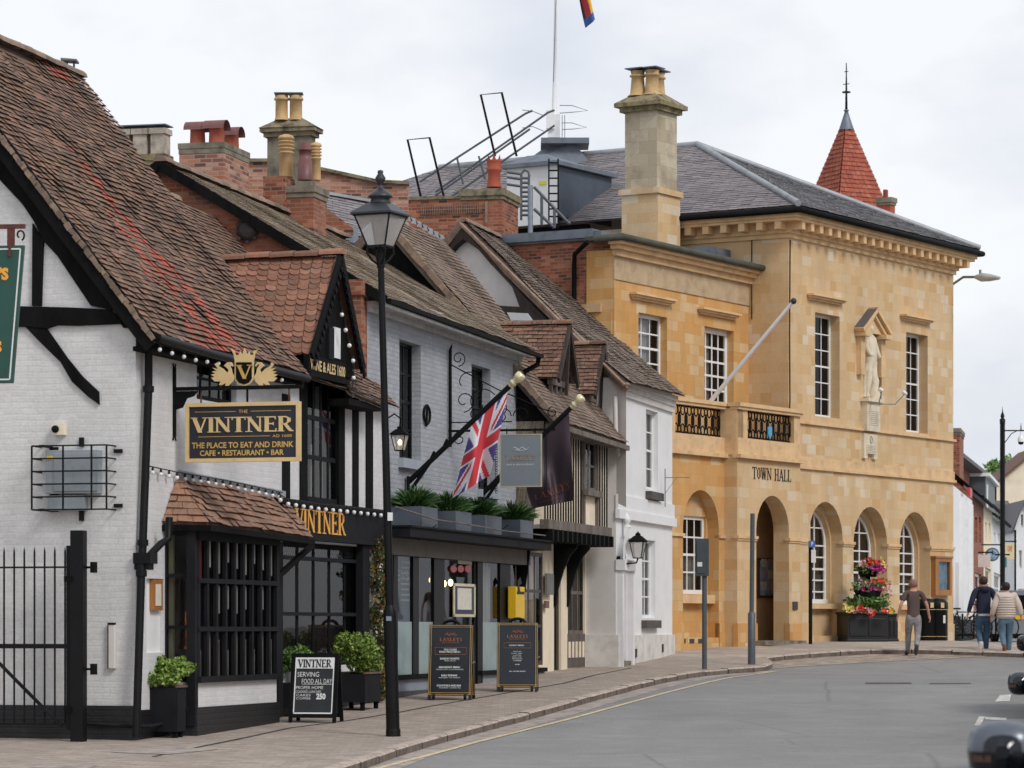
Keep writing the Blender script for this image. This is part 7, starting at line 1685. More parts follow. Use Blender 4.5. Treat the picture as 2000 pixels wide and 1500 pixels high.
# floodlights on thin arms
for nm, (x0, y0, x1, y1) in (('lower left of the statue', (1705, 785, 1722, 762)), ('right of the statue', (1722, 785, 1768, 768))):
    a0_, z0_ = H.q(x0, y0, -.2); a1_, z1_ = H.q(x1, y1, -.7); fl_ = thing('floodlight', 'small floodlight on a thin bent arm, '+nm, 'floodlight', loc=H.w(a1_, -.7, z1_), rot=H.ang)
    m = MB(H); m.tube([(a0_, -.1, z0_-.05), ((a0_+a1_)/2, -.5, z0_-.06), (a1_, -.7, z1_)], .014, 5); m.obj('arm', galv, fl_)
    m = MB(H); m.lathe((a1_, -.7, z1_), [(.03, -.05), (.05, .02), (.055, .07), (.045, .07)], 10, ax=Matrix.Rotation(-1.1, 3, 'X')); m.obj('head', whitep, fl_)
# balcony flagpole
p0 = H.w(*( (H.s(1385, .15), .15, H.q(1385, 787, .15)[1]) )); p1 = P(1550, 588, p0.y-1.2)
fp = thing('white_flagpole', 'bare white flagpole with dark ball end leaning out from the stone balcony', 'flagpole', loc=p0, rot=H.ang)
m = MB(); m.tube([p0, p1], [.055, .04], 10); m.obj('pole', whitep, fp)
m = MB(); m.ball(p1, .075, 0, 8); m.obj('ball', plain('dark_purple_ball', '2e2a36', .5), fp)
# street lamp on the corner
ls = P(1858, 550, H.D(hE)+.1); le = P(1905, 541, ls.y-.7); lp = thing('wall_street_light', 'grey street light on a bracket arm high on the right corner of the stone hall', 'street light', loc=ls, rot=H.ang)
m = MB(); m.tube([ls-Vector((0, 0, .1)), lerp(ls, le, .5)+Vector((0, 0, .06)), le], .035, 8); m.beam(ls-Vector((.02, 0, .35)), ls+Vector((-.02, 0, .15)), .12, .08); m.obj('arm', galv, lp)
lt = P(1953, 543, le.y-.5); m = MB(); m.tube([le, lerp(le, lt, .25), lerp(le, lt, .6), lt], [.05, .12, .1, .04], 8); m.obj('lamp_head', plain('light_grey_lamp', 'b4b6b2', .4), lp)
m = MB(); m.tube([lerp(le, lt, .2), lerp(le, lt, .2)+Vector((0, 0, .2))], .035, 6); m.obj('photocell', galv, lp)
# notice board on the right pier
n0, n1 = H.s(1826, -.12), H.s(1858, -.12); za, zb2_ = H.q(1842, 1163, -.12)[1], H.q(1842, 1090, -.12)[1]
nb2 = thing('notice_board', 'oak framed notice board with a blue poster on the right end of the stone hall', 'notice board', loc=H.w((n0+n1)/2, 0, za), rot=H.ang)
m = MB(H); 
for r_ in ((n0, n1, za, za+.15), (n0, n1, zb2_-.1, zb2_), (n0, n0+.22, za+.15, zb2_-.1), (n1-.12, n1, za+.15, zb2_-.1)): m.box(r_[0], r_[1], -.14, 0, r_[2], r_[3])
m.box(n0-.03, n1+.03, -.17, 0, zb2_, zb2_+.05); m.obj('frame', oak, nb2)
m = MB(H); m.box(n0+.22, n1-.12, -.05, -.03, za+.15, zb2_-.1); m.obj('poster', paperb, nb2)
m = MB(H); m.face([(n0+.2, -.1, za+.1), (n1-.1, -.1, za+.1), (n1-.1, -.1, zb2_-.1), (n0+.2, -.1, zb2_-.1)]); m.obj('pane', glass, nb2)
# ================= roofscape behind the street =================
def nearedge(u, xc, D, xl, xr, z=0.0):
    f = Fr((xc-CX)/F*D, D, u=u, z=z); k = (xl-CX)/F; b = (k*f.O.y-f.O.x)/(f.v.x-k*f.v.y); return f, f.s(xr), b
def zpx(y, D): return CZ-(y-HY)/F*D
def brickstack(name, label, u, xc, D, xl, xr, yt, zb, mat, capm, caph=.12, e=.06, group=None):
    f, a, b = nearedge(u, xc, D, xl, xr); zt = zpx(yt, D)
    t = thing(name, label, 'chimney', loc=f.w(a/2, b/2, zb), rot=f.ang, group=group)
    m = MB(f); m.box(0, a, 0, b, zb, zt-caph); m.obj('stack', mat, t)
    m = MB(f); m.box(-e, a+e, -e, b+e, zt-caph, zt); m.box(-e*.5, a+e*.5, -e*.5, b+e*.5, zt-caph-.09, zt-caph); m.obj('cap', capm, t)
    return t, f, a, b, zt
gu = (G.u.x, G.u.y)
t, f, a, b, zt = brickstack('chimney', 'brick chimney with three hooded red clay pots', gu, 437, 57, 350, 486, 277, 5.5, bred3, stonegrey, .1, .02)
for i, (x, y, yt) in enumerate(((386, .75, 238), (423, .3, 235), (452, .4, 246))):
    yy = b*y; s = Fr.s(f, x, yy); h = zpx(yt, f.D(s, yy))-zt
    m = MB(f); m.lathe((s, yy, zt), [(.14, 0), (.13, h*.65), (.14, h*.66), (.11, h*.68), (.11, h*.3)], 12); p = m.obj('chimney_pot', terra, t)
    m = MB(f); R_ = .17
    for k in range(8):
        a0, a1 = math.pi*k/8, math.pi*(k+1)/8
        m.face([(s+R_*1.15*math.cos(a0), yy-.2, zt+h*.62+R_*math.sin(a0)), (s+R_*1.15*math.cos(a1), yy-.2, zt+h*.62+R_*math.sin(a1)), (s+R_*1.15*math.cos(a1), yy+.2, zt+h*.62+R_*math.sin(a1)), (s+R_*1.15*math.cos(a0), yy+.2, zt+h*.62+R_*math.sin(a0))])
    m.obj('hood', terrar, p)
t, f, a, b, zt = brickstack('chimney', 'low chimney with three square weathered pots and mossy yellow cap behind the steep roof', gu, 318, 58, 222, 332, 300, 5.5, bred3, lichen, .12, .05)
for i, (x, yy) in enumerate(((250, 1.0), (277, .62), (305, .2))):
    s = f.s(x+3, yy*b*.9) if False else .25; y_ = b*(.15+.36*(2-i)) ; 
    m = MB(f); m.box(.1, .42, y_-.13, y_+.13, zt, zt+.48); m.box(.07, .45, y_-.16, y_+.16, zt+.38, zt+.48); p = m.obj('chimney_pot', stonep, t)
    m = MB(f); m.box(.05, .47, y_-.17, y_+.17, zt+.53, zt+.55); m.box(.2, .22, y_-.01, y_+.01, zt+.48, zt+.53); m.obj('cowl', lead, p)
t, f, a, b, zt = brickstack('chimney', 'grey rendered chimney with spreading mossy cap and two tall buff pots', gu, 606, 63, 522, 616, 248, 6, stonegrey, mortarc, .08, .12)
m = MB(f); e = .14; v = [(-e, -e, zt), (a+e, -e, zt), (a+e, b+e, zt), (-e, b+e, zt), (.1, .2, zt+.2), (a-.05, .2, zt+.2), (a-.05, b-.2, zt+.2), (.1, b-.2, zt+.2)]
m.mesh(v, [(0, 1, 5, 4), (1, 2, 6, 5), (2, 3, 7, 6), (3, 0, 4, 7), (4, 5, 6, 7)]); m.obj('cap_slope', mortarc, t)
for x in (550, 578):
    c = P(x, 230, 63.2); m = MB(); pot(m, c-Vector((0, 0, .05)), .155, .48, 0); p = m.obj('chimney_pot', terray, t); m = MB(); m.box(c.x-.14, c.x+.14, c.y-.14, c.y+.14, c.z+.46, c.z+.48); m.box(c.x-.1, c.x-.08, c.y, c.y+.02, c.z+.4, c.z+.46); m.obj('cowl', lead, p)
t, f, a, b, zt = brickstack('chimney', 'orange brick chimney with louvred buff pots and a fluted crimson pot', gu, 612, 59, 560, 637, 362, 5.5, bred2, stonegrey, .12, .05)
m = MB(f); m.box(-.1, .5, b, b+.42, 5.5, zpx(350, 59.5)); m.obj('rear_stack', bred2, t)
for x, D, yt, yb, k, mt, r in ((559, 59.6, 265, 346, 2, terray, .155), (617, 59.6, 280, 352, 2, terray, .11)):
    c = P(x, yb, D); m = MB(); pot(m, c, r, (yb-yt)/F*D, k); m.obj('chimney_pot', mt, t)
c = P(596, 352, 59.2); m = MB(); h = .68; m.lathe(c, [(.14, 0), (.13, h*.5), (.115, h*.5), (.115, h*.8), (.13, h*.8), (.13, h*.83), (.1, h*.84), (.1, h*1.0), (.08, h*1.0)], 14); m.obj('chimney_pot', terrar, t)
# brick parapet block with stone coping, and slates below it
rb_ = thing('brick_parapet_block', 'old pink brick party wall with sloping stone coping behind the chimneys', 'wall', loc=P(640, 470, 70))
m = MB()
def wallpx(m, pts, D, yb, th=.3, mi=0):
    for (x0, y0), (x1, y1) in zip(pts, pts[1:]):
        A, B = P(x0, y0, D), P(x1, y1, D); C0, D0_ = P(x0, yb, D), P(x1, yb, D); w = Vector((0, th, 0))
        uv = lambda L: [(p.x, p.z) for p in L]
        for L in ([A, B, D0_, C0], [A+w, B+w, D0_+w, C0+w], [A, B, B+w, A+w]): m.face(L, mi, uv=uv(L))
        L = [B, B+w, D0_+w, D0_]; m.face(L, mi, uv=[(p.y, p.z) for p in L])
wallpx(m, [(484, 316), (622, 318), (622, 331), (735, 356), (797, 360)], 70, 470); m.obj('brickwork', bred3, rb_)
m = MB()
for (x0, y0, x1, y1) in ((482, 315, 560, 315), (620, 330, 735, 355), (735, 356, 799, 359)): m.beam(P(x0, y0, 70.1), P(x1, y1, 70.1), .4, .07, up=(0, 0, 1))
m.obj('coping', mortarc, rb_)
sr = thing('slate_roof_house', 'low building with pale slate slope and orange brick gable end between the chimneys', 'building', loc=P(700, 500, 62))
m = MB(); tiles(m, P(640, 446, 65.4), P(850, 500, 65.6), P(770, 402, 68.2), P(636, 378, 67.6), .2, .3, .012, None, sag=.01, seed=95); m.obj('roof', slate, sr)
m = MB(); m.beam(P(636, 377, 67.5), P(772, 401, 68), .12, .06); m.obj('lead_ridge', leadl, sr)
m = MB(); wallpx(m, [(620, 408), (640, 408), (690, 446)], 64.8, 470, .1); m.obj('gable_wall', bred2, sr)
m = MB(); m.face([P(600, 440, 65), P(700, 447, 65), P(700, 475, 64.6), P(600, 470, 64.6)]); m.obj('flat_roof', lead, sr)
# brick stack with crenellated pot, long parapet with trellis
t, f, a, b, zt = brickstack('chimney', 'broad red brick stack with stone cap and one crenellated red pot', gu, 980, 77, 902, 1012, 368, 6.5, bred, mortarc, .16, .07)
f2, a2, b2 = nearedge(gu, 980, 77, 790, 1012); m = MB(f2); m.box(0, .3, b, b2, 6.5, zpx(396, 78)); m.obj('long_parapet', bred, t)
m = MB(f2); m.box(-.05, .35, b, b2+.02, zpx(396, 78), zpx(390, 78)); m.obj('parapet_coping', mortarc, t)
m = MB(f2); zz = zpx(411, 77.5)
for i in range(34): y_ = .5+i*(b2-.9)/34; m.box(-.05, -.03, y_-.006, y_+.006, zz-.12, zz+.12)
m.box(-.045, -.03, .4, b2-.4, zz-.01, zz+.01); m.box(-.05, -.03, .34, .4, zz-.35, zz+.16); m.obj('trellis', barge, t)
c = P(965, 366, 77.5); h = .72; m = MB(); m.lathe(c, [(.19, 0), (.16, .1), (.15, .34), (.19, .4), (.19, .44), (.16, .46), (.18, h*.85), (.2, h*.9), (.15, h*.9), (.13, h*.7)], 14)
for k in range(8): an = k*math.pi/4; m.prism([(-.05, h*.88), (.05, h*.88), (0, h*1.06)], -.01, .01) if False else m.face([c+Vector((.18*math.cos(an-.3), .18*math.sin(an-.3), h*.88)), c+Vector((.18*math.cos(an+.3), .18*math.sin(an+.3), h*.88)), c+Vector((.2*math.cos(an), .2*math.sin(an), h*1.08))])
m.obj('chimney_pot', plain('orange_clay_pot', 'a04c36', .8, .12), t)
sf = thing('lead_flashing_roof', 'stepped lead flashing and slate strip against the broad brick stack', 'roof', loc=P(830, 480, 76))
m = MB()
for i in range(7): x = 790+i*11; y = 418+i*6.5; m.face([P(x, y, 76), P(x+10, y+2, 76), P(x+16, y+14, 76), P(x+3, y+12, 76)])
m.obj('flashing', leadl, sf); m = MB(); m.face([P(780, 430, 76.1), P(855, 468, 76.1), P(905, 490, 76.1), P(905, 540, 76.1), P(780, 500, 76.1)]); m.obj('slates', slated, sf)
# plant room on the hall roof, ladder and rails
hu = (H.u.x, H.u.y)
f, a, b = nearedge(hu, 1087, 81.6, 990, 1196); pr = thing('roof_plant_room', 'white panelled plant room with dark lead cheek set into the slate roof', 'plant room', loc=f.w(0, b/2, zpx(432, 82)), rot=f.ang)
z0, z1 = zpx(436, 81.6), zpx(322, 81.6)
m = MB(f); m.box(0, .1, 0, b, z0, z1); m.obj('white_panel', smooth_white, pr)
m = MB(f); m.box(.1, a, .02, b-.02, z0+.2, z1-.02); m.obj('cheek', plain('dark_lead_cheek', '4c5560', .5, .12), pr)
m = MB(f); m.box(-.15, a+.1, -.12, b+.1, z1, z1+.1); v = [(-.1, 0, z1+.1), (a, 0, z1+.1), (a, b, z1+.1), (-.1, b, z1+.1), (.5, b*.4, z1+.38), (.5, b*.8, z1+.38)]; m.mesh(v, [(0, 1, 4), (1, 2, 5, 4), (2, 3, 5), (3, 0, 4, 5)]); m.obj('lead_roof', lead, pr)
m = MB(f); m.box(-.02, 0, .2*b, .34*b, z0+1.0, z0+1.1); m.obj('door_label', plain('yellow_label', 'd8d84a', .5), pr)
def tubes(name, label, cat, segs, D, r, mat, part='rail', base=None):
    """thin metalwork on the roofs"""
    pts0 = segs[0]; t = thing(name, label, cat, loc=P(pts0[0], pts0[1], D))
    m = MB()
    for sg_ in segs:
        q_ = [P(sg_[i], sg_[i+1], D+(sg_[-1] if len(sg_) % 2 else 0)) for i in range(0, len(sg_)-len(sg_) % 2, 2)]; m.tube(q_, r, 6)
    m.obj(part, mat, t); return t
tubes('roof_handrail', 'black tubular hoop standing on the slates at the left, lower of two', 'handrail', [(822, 385, 796, 273, 839, 269, 867, 385)], 84, .035, blackm)
tubes('roof_handrail', 'tall black tubular hoop rising behind the crenellated red pot', 'handrail', [(967, 305, 939, 185, 980, 181, 1009, 305)], 84, .035, blackm)
tubes('roof_handrail', 'black double handrails sloping up the slates towards the flagpole base', 'handrail', [(820, 355, 1026, 222, 1040, 216), (850, 375, 1070, 220, 1083, 215), (850, 382, 1035, 252), (880, 385, 1083, 245), (893, 310, 905, 360), (935, 305, 948, 350)], 84, .03, greysteel)
tubes('roof_ladder', 'grey steel ladder with hooped top beside the plant room', 'ladder', [(1018, 430, 1018, 340, 1024, 332, 1032, 335, 1034, 345), (1033, 430, 1033, 345)]+[(1018, 348+9*i, 1033, 348+9*i) for i in range(9)]+[(990, 336, 1018, 340), (990, 346, 1018, 350), (990, 360, 1018, 364)], 79.5, .035, greysteel)
tubes('roof_ladder', 'thin dark ladder leaning on the white plant room panel', 'ladder', [(1072, 310, 1072, 445), (1090, 310, 1090, 445)]+[(1072, 318+15*i, 1090, 318+15*i) for i in range(9)], 80.8, .022, blackm)
st2 = tubes('escape_stair', 'grey steel stair post and sloping handrail over the brick wing', 'stair', [(1043, 365, 1110, 435, 1114, 437), (1043, 408, 1083, 445), (1058, 382, 1058, 440), (1083, 408, 1083, 445)], 76.5, .04, greysteel)
m = MB(); m.tube([P(1036, 362, 76.3), P(1036, 520, 76.3)], .06, 8); m.obj('post', galv, st2)
fm = thing('tall_flagpole', 'tall white flagpole on the hall roof, running out of the top of the picture', 'flagpole', loc=P(1082, 285, 88))
m = MB(); m.tube([P(1082, 285, 88), P(1083, 160, 88), P(1089, -230, 88)], [.1, .05, .03], 10); m.obj('pole', whitep, fm)
m = MB(); m.box(*[v for p in () for v in p]) if False else None
q0, q1 = P(1070, 268, 87.7), P(1094, 216, 87.7); m.box(q0.x, q1.x, q0.y, q0.y+.3, q0.z, q1.z-.1); m.box(q0.x-.05, q1.x-.15, q0.y-.1, q0.y, q1.z-.5, q1.z); m.obj('mast_cabinet', whitep, fm)
m = MB(); q0, q1 = P(1042, 300, 87.5), P(1150, 274, 87.5); m.box(q0.x+.2, q1.x, q0.y-.5, q0.y+.8, q1.z-.15, q1.z); m.mesh([(q0.x-.4, q0.y-.4, q0.z-.4), (q0.x+1.6, q0.y-.4, q0.z-.4), (q0.x+1.1, q0.y-.2, q1.z-.1), (q0.x+.2, q0.y-.2, q1.z-.3)], [(0, 1, 2, 3)]); m.obj('platform', lead, fm)
m = MB(); m.tube([P(1081, 160, 87.8), P(1086, 0, 87.9), P(1090, -200, 87.9)], .012, 4); m.obj('halyard', galv, fm)
tubes('aerial', 'thin pale metal aerial arms beside the white mast cabinet', 'aerial', [(1093, 206, 1117, 206, 1148, 216, 1120, 219, 1093, 221), (1097, 240, 1117, 240, 1146, 249, 1120, 252, 1097, 253), (1098, 225, 1098, 270), (1103, 225, 1103, 270), (1020, 215, 1040, 217, 1060, 225), (1020, 250, 1040, 247, 1062, 256)], 87.5, .012, galv, 'arms')
multi = [plain('banner_red', 'b8303a', .8), plain('banner_yellow', 'e0b030', .8), plain('banner_blue', '3a5a98', .8), plain('banner_dark', '3a3038', .8)]
t, _ = quadflag('banner_flag', 'foot of a red, yellow and blue flag hanging in from the top of the picture', P(1092, -180, 87), P(1110, -190, 87), P(1165, 36, 87), P(1146, 53, 87), 10, 30, lambda u, v: (0 if .2 < u < .55 else 1 if u >= .55 else 3) if v < .93 else 2, multi, lambda u, v: .15*math.sin(u*6+v*5))
# spire
sp = thing('red_tiled_spire', 'slender red tiled spire with lead top and iron finial behind the hall roof', 'spire', loc=P(1653, 470, 108))
ap = P(1653, 222, 108); hgt = 250/F*108; R_ = .435*hgt; cs_ = [Vector((ap.x+R_*math.cos(math.radians(d)), 108+R_*math.sin(math.radians(d)), ap.z-hgt)) for d in (-107, -17, 73, 163)]
m = MB()
for i in range(4): tiles(m, cs_[i], cs_[(i+1) % 4], ap, ap, .165, .2, .04, None, sag=0, seed=100+i, jit=.1)
m.obj('tiled_faces', sprt, sp)
m = MB(); c = ap-Vector((0, 0, .55)); m.lathe(c, [(.27, 0), (.2, .2), (.1, .5), (.06, .62), (.09, .64), (.09, .67), (.03, .7)], 8); m.obj('lead_cap', lead, sp)
m = MB(); m.tube([ap+Vector((0, 0, .1)), ap+Vector((0, 0, .75)), ap+Vector((0, 0, 1.7))], [.05, .035, .015], 6)
m.tube([ap+Vector((.13*math.cos(x), .13*math.sin(x), .72)) for x in [k*math.pi/5 for k in range(10)]], .02, 5, closed=True)
for z, l in ((.98, .11), (1.4, .07)): m.tube([ap+Vector((-l, 0, z)), ap+Vector((l, 0, z+.02))], .014, 5); m.tube([ap+Vector((0, -l, z)), ap+Vector((0, l, z))], .014, 5)
m.obj('finial', blackm, sp)
t, f, a, b, zt = brickstack('chimney', 'small red brick chimney with stone cap right of the tiled spire', hu, 1739, 106, 1714, 1748, 385, 10, plain('red_chimney_brick', 'a8503a', .85, .15), stonegrey, .16, .06)
m = MB(f); m.box(.1, a-.1, .2, b-.15, zt, zt+.28); m.obj('chimney_pot', plain('dark_red_pot', '8a4030', .85), t)
# ================= street furniture =================
lc = gp(768, 1438); lt_ = P(743, 479, lc.y); lm = thing('street_lamp', 'tall black lamp post with a four sided lantern, leaning slightly at the kerb', 'street lamp', loc=lc)
dl = (lt_-lc); k1 = .255
m = MB(); m.tube([lc-Vector((0, 0, .05)), lerp(lc, lt_, k1-.01), lerp(lc, lt_, k1), lerp(lc, lt_, k1+.012)], [.092, .088, .085, .055], 14); m.lathe(lc, [(.1, -.05), (.1, .08), (.095, .1)], 14); m.obj('column_base', blackp, lm)
m = MB(); m.tube([lerp(lc, lt_, k1), lerp(lc, lt_, .6), lerp(lc, lt_, .985)], [.056, .05, .042], 12); m.tube([lerp(lc, lt_, .955), lerp(lc, lt_, .985)], .055, 12); m.obj('column', blackp, lm)
m = MB(); p = P(757, 1017, lc.y-.06); q = P(767, 1001, lc.y-.06); m.box(p.x, q.x, p.y-.01, p.y+.02, p.z, q.z); m.obj('sticker', whitet, lm)
m = MB(); p = lerp(lc, lt_, .235); m.box(p.x-.05, p.x+.02, p.y-.1, p.y-.08, p.z, p.z+.06); m.obj('number_plate', galv, lm)
ML = Matrix.Translation(lt_-Vector((0, 0, .02))) @ Matrix.Rotation(math.radians(-24), 4, 'Z')
m = MB(ML)
for a in range(4): an = math.pi/4+a*math.pi/2; c_, s_ = math.cos(an), math.sin(an); m.tube([(0, 0, -.26), (.12*c_, .12*s_, -.18), (.19*c_, .19*s_, -.08), (.17*c_, .17*s_, .02)], .016, 6)
m.tube([(0, 0, -.25), (0, 0, .03)], .022, 8); m.obj('cradle', blackp, lm)
def biglantern(M, par):
    b0, b1, zt = .155, .315, .50
    bt = [Vector((a*b0, b*b0, 0)) for a, b in ((-1, -1), (1, -1), (1, 1), (-1, 1))]; tp = [Vector((a*b1, b*b1, zt)) for a, b in ((-1, -1), (1, -1), (1, 1), (-1, 1))]
    m = MB(M)
    for i in range(4): m.beam(bt[i], tp[i], .022, .022); m.beam(bt[i], bt[(i+1) % 4], .03, .03); m.beam(tp[i], tp[(i+1) % 4], .05, .05)
    m.obj('lantern_frame', blackp, par)
    m = MB(M)
    for i in range(4): m.face([bt[i], bt[(i+1) % 4], tp[(i+1) % 4], tp[i]])
    m.obj('lantern_glass', lglass, par)
    m = MB(M); r2 = math.sqrt(2); m.lathe((0, 0, 0), [(.36*r2, zt), (.36*r2, zt+.03), (.15*r2, zt+.2)], 4, sm=False); m.lathe((0, 0, 0), [(.17, zt+.2), (.15, zt+.27), (.2, zt+.29), (.2, zt+.31), (.15, zt+.36), (.07, zt+.42), (.03, zt+.46), (.03, zt+.5), (.075, zt+.55), (.085, zt+.6), (.04, zt+.67), (.05, zt+.69), (.04, zt+.72), (.001, zt+.73)], 14); m.obj('lantern_cap', plain('dark_grey_enamel', '2b2f34', .4, .1), par)
    m = MB(M); m.box(-.2, .2, -.2, .2, zt-.06, zt-.02); m.lathe((0, 0, zt-.28), [(.04, 0), (.07, .06), (.07, .16), (.03, .22)], 10); m.obj('lamp', plain('frosted_lamp', '8c8884', .3), par)
biglantern(ML @ Matrix.Scale(.83, 4), lm)
# sign posts at the kerb tip
c = gp(1376, 1307); t = thing('sign_post', 'grey post with a dark grey sign box seen from behind, at the kerb', 'sign post', loc=c)
m = MB(); m.tube([c-Vector((0, 0, .05)), Vector((c.x, c.y, zpx(1052, c.y)))], .052, 10); m.obj('post', greysteel, t)
p, q = P(1358, 1125, c.y), P(1384, 1052, c.y); m = MB(); m.box(p.x, q.x, c.y-.1, c.y+.12, p.z, q.z); m.box(p.x+.02, q.x-.07, c.y-.115, c.y-.1, p.z+.05, q.z-.05); m.obj('sign_box', plain('dark_green_grey', '3c464a', .5), t, bev=.01)
m = MB(); p = P(1366, 1102, c.y); m.box(p.x-.05, p.x+.05, c.y-.125, c.y-.115, p.z-.05, p.z+.04); m.obj('sticker', whitet, t)
c = gp(1468, 1298); t = thing('signal_column', 'plain dark grey stepped steel column near the kerb corner', 'column', loc=c); zk = zpx(1198, c.y)
m = MB(); m.tube([c-Vector((0, 0, .05)), Vector((c.x, c.y, zk)), Vector((c.x, c.y, zk+.03))], [.082, .08, .055], 12); m.obj('column_base', greysteel, t)
m = MB(); m.tube([Vector((c.x, c.y, zk)), Vector((c.x+.02, c.y, zpx(1003, c.y)))], .05, 10); m.obj('column', greysteel, t)
c = gp(1583, 1258); c = Vector((c.x, c.y, gz(c.y))); t = thing('parking_sign_post', 'slim black post with small blue and white parking signs in front of the arched window', 'sign post', loc=c)
m = MB(); m.tube([c, Vector((c.x, c.y, zpx(1056, c.y)))], .045, 8); m.obj('post', blackp, t)
p, q = P(1580, 1069, c.y), P(1592, 1056, c.y); m = MB(); m.box(p.x, q.x, c.y-.07, c.y-.05, p.z, q.z); sgn = m.obj('blue_sign', bluem, t)
m = MB(); letter(m, 'P', I4, p.x+.05, q.x-.05, p.z+.03, q.z-.03, c.y-.075, .02); m.obj('lettering', whitet, sgn)
p, q = P(1584, 1099, c.y), P(1593, 1074, c.y); m = MB(); m.box(p.x, q.x, c.y-.07, c.y-.05, p.z, q.z); m.obj('white_plate', whitet, t)
# black planter boxes with the flower tower
def pbox(label, x0, x1, yb, yt, D, dpt):
    c = onx((x0+x1)/2, D); f = Fr(P(x0, yb, D).x, D, u=(1, .18)); w_ = f.s(x1); t = thing('street_planter', label, 'planter', loc=f.w(w_/2, dpt/2, gz(D)), rot=f.ang); h = zpx(yt, D)
    m = MB(f); g = gz(D)-.02; m.box(0, w_, 0, dpt, g+.04, h-.06); m.box(-.03, w_+.03, -.03, dpt+.03, h-.06, h); m.box(-.02, w_+.02, -.02, dpt+.02, g, g+.08)
    for i in range(2): a = .04+i*(w_-.04)/2; m.box(a, a+w_/2-.08, -.02, 0, g+.16, h-.16)
    m.obj('box', plain('black_recycled_planter', '1e2022', .5, .15) if 'black_recycled_planter' not in MATS else MATS['black_recycled_planter'], t, bev=.01); return t, f, w_, h
t, f, w_, h = pbox('large black square planter carrying a three tier tower of bright flowers', 1656, 1734, 1252, 1195, 80.5, 1.0)
rn = random.Random(44)
c = f.w(w_*.62, .4, h)
ft = thing('flower_tower', 'three tier tower of red, magenta and yellow flowers standing in the black planter', 'flower tower', loc=c)
m = MB(); m.tube([c-Vector((0, 0, .3)), Vector((c.x, c.y, zpx(1095, c.y)))], .06, 8)
m.obj('pole', blackm, ft)
for i, (y, r, hh) in enumerate(((1176, .36, .3), (1127, .3, .26))):
    z = zpx(y, c.y); m = MB(); m.lathe((c.x, c.y, z), [(r*.7, 0), (r, hh), (r*.9, hh)], 14); b_ = m.obj('basket', blackm, ft)
m = MB()
for k in range(12): leaves(m, (c.x+rn.uniform(-.2, .2), c.y-.1, zpx(1180, c.y)+rn.uniform(-.1, .1)), (.5, .4, .2), 45, .16, rn)
leaves(m, (c.x, c.y-.05, zpx(1150, c.y)), (.45, .35, .18), 200, .1, rn); leaves(m, (c.x, c.y-.12, zpx(1108, c.y)), (.36, .3, .2), 330, .09, rn); leaves(m, (c.x, c.y-.12, zpx(1142, c.y)), (.45, .3, .16), 240, .09, rn)
m.obj('foliage', leafm_, ft)
def blooms(m, c, r, n_, size, mi):
    for i in range(n_):
        p = Vector((rn.gauss(0, .5)*r[0], -abs(rn.gauss(0, .6))*r[1], rn.gauss(0, .5)*r[2]))+Vector(c)
        for k in range(4):
            a = rn.uniform(0, 6.3); d = Vector((math.cos(a), -.5, math.sin(a))).normalized(); e = Vector((-math.sin(a), -.3, math.cos(a)))*size*.4
            m.face([p, p+d*size*.6+e, p+d*size, p+d*size*.6-e], mi, rn.random())
m = MB()
for (x, y, rx, rz, n_, mi) in ((1700, 1097, .09, .08, 17, 0), (1716, 1098, .09, .06, 10, 0), (1714, 1110, .11, .09, 24, 1), (1725, 1100, .06, .1, 16, 2), (1685, 1100, .08, .08, 10, 3), (1723, 1112, .08, .1, 14, 1), (1716, 1135, .12, .06, 12, 0), (1690, 1142, .12, .1, 7, 3), (1728, 1142, .1, .1, 8, 3), (1735, 1152, .05, .14, 6, 3), (1732, 1138, .05, .05, 8, 2), (1700, 1148, .2, .1, 10, 1)):
    p = P(x, y, c.y-.25); blooms(m, p, (rx*1.2, .15, rz*1.2), n_, .058, mi)
m.obj('blooms', [flr, flm, fly, flp], ft)
t2 = thing('bedding_flowers', 'mixed low flowers filling the top of the large black planter', 'flowers', loc=f.w(w_/2, .5, h))
m = MB(f); leaves(m, (w_/2, .4, h), (w_*.55, .5, .12), 380, .1, rn, zmin=-.2); m.obj('foliage', leafm_, t2)
m = MB()
for (x, y, mi, n_) in ((1660, 1189, 2, 22), (1680, 1190, 0, 24), (1695, 1192, 3, 10), (1705, 1196, 0, 12), (1728, 1192, 0, 10), (1740, 1194, 2, 8), (1668, 1192, 3, 8)): blooms(m, P(x, y, 80.4), (.12, .15, .06), n_, .06, mi)
m.obj('blooms', [flr, flm, fly, flp], t2)
t, f3, w3, h3 = pbox('narrower black planter behind the flower tower planter, towards the litter bin', 1735, 1754, 1251, 1198, 81.8, .8)
m = MB(f3); leaves(m, (w3/2, .35, h3), (w3*.5, .4, .15), 160, .1, rn); m.obj('foliage', leafm_, t)
# litter bin
c = onx(1820, 82.2); c2 = Fr(c.x, c.y, u=(1, .3), z=c.z); t = thing('litter_bin', 'black double litter bin with domed top and gold bands by the stone hall corner', 'litter bin', loc=c, rot=c2.ang)
hb = zpx(1168, c.y)-c.z
m = MB(c2)
for x in (-.155, .155): m.lathe((x, 0, 0), [(.25, .02), (.26, .05), (.26, hb-.3), (.27, hb-.28), (.27, hb-.12), (.2, hb-.03), (.001, hb)], 8)
m.obj('body', blackp, t)
m = MB(c2)
for x in (-.155, .155):
    for z in (.12, hb-.3): m.lathe((x, 0, z), [(.272, 0), (.272, .01)], 8)
m.obj('gold_band', goldp, t)
m = MB(c2)
for x in (-.12, .17): m.box(x-.04, x+.05, -.275, -.262, hb-.25, hb-.12)
m.obj('aperture', goldp, t)
m = MB(c2); m.box(.2, .26, -.26, -.25, hb*.42, hb*.6); m.obj('emblem', whitet, t)
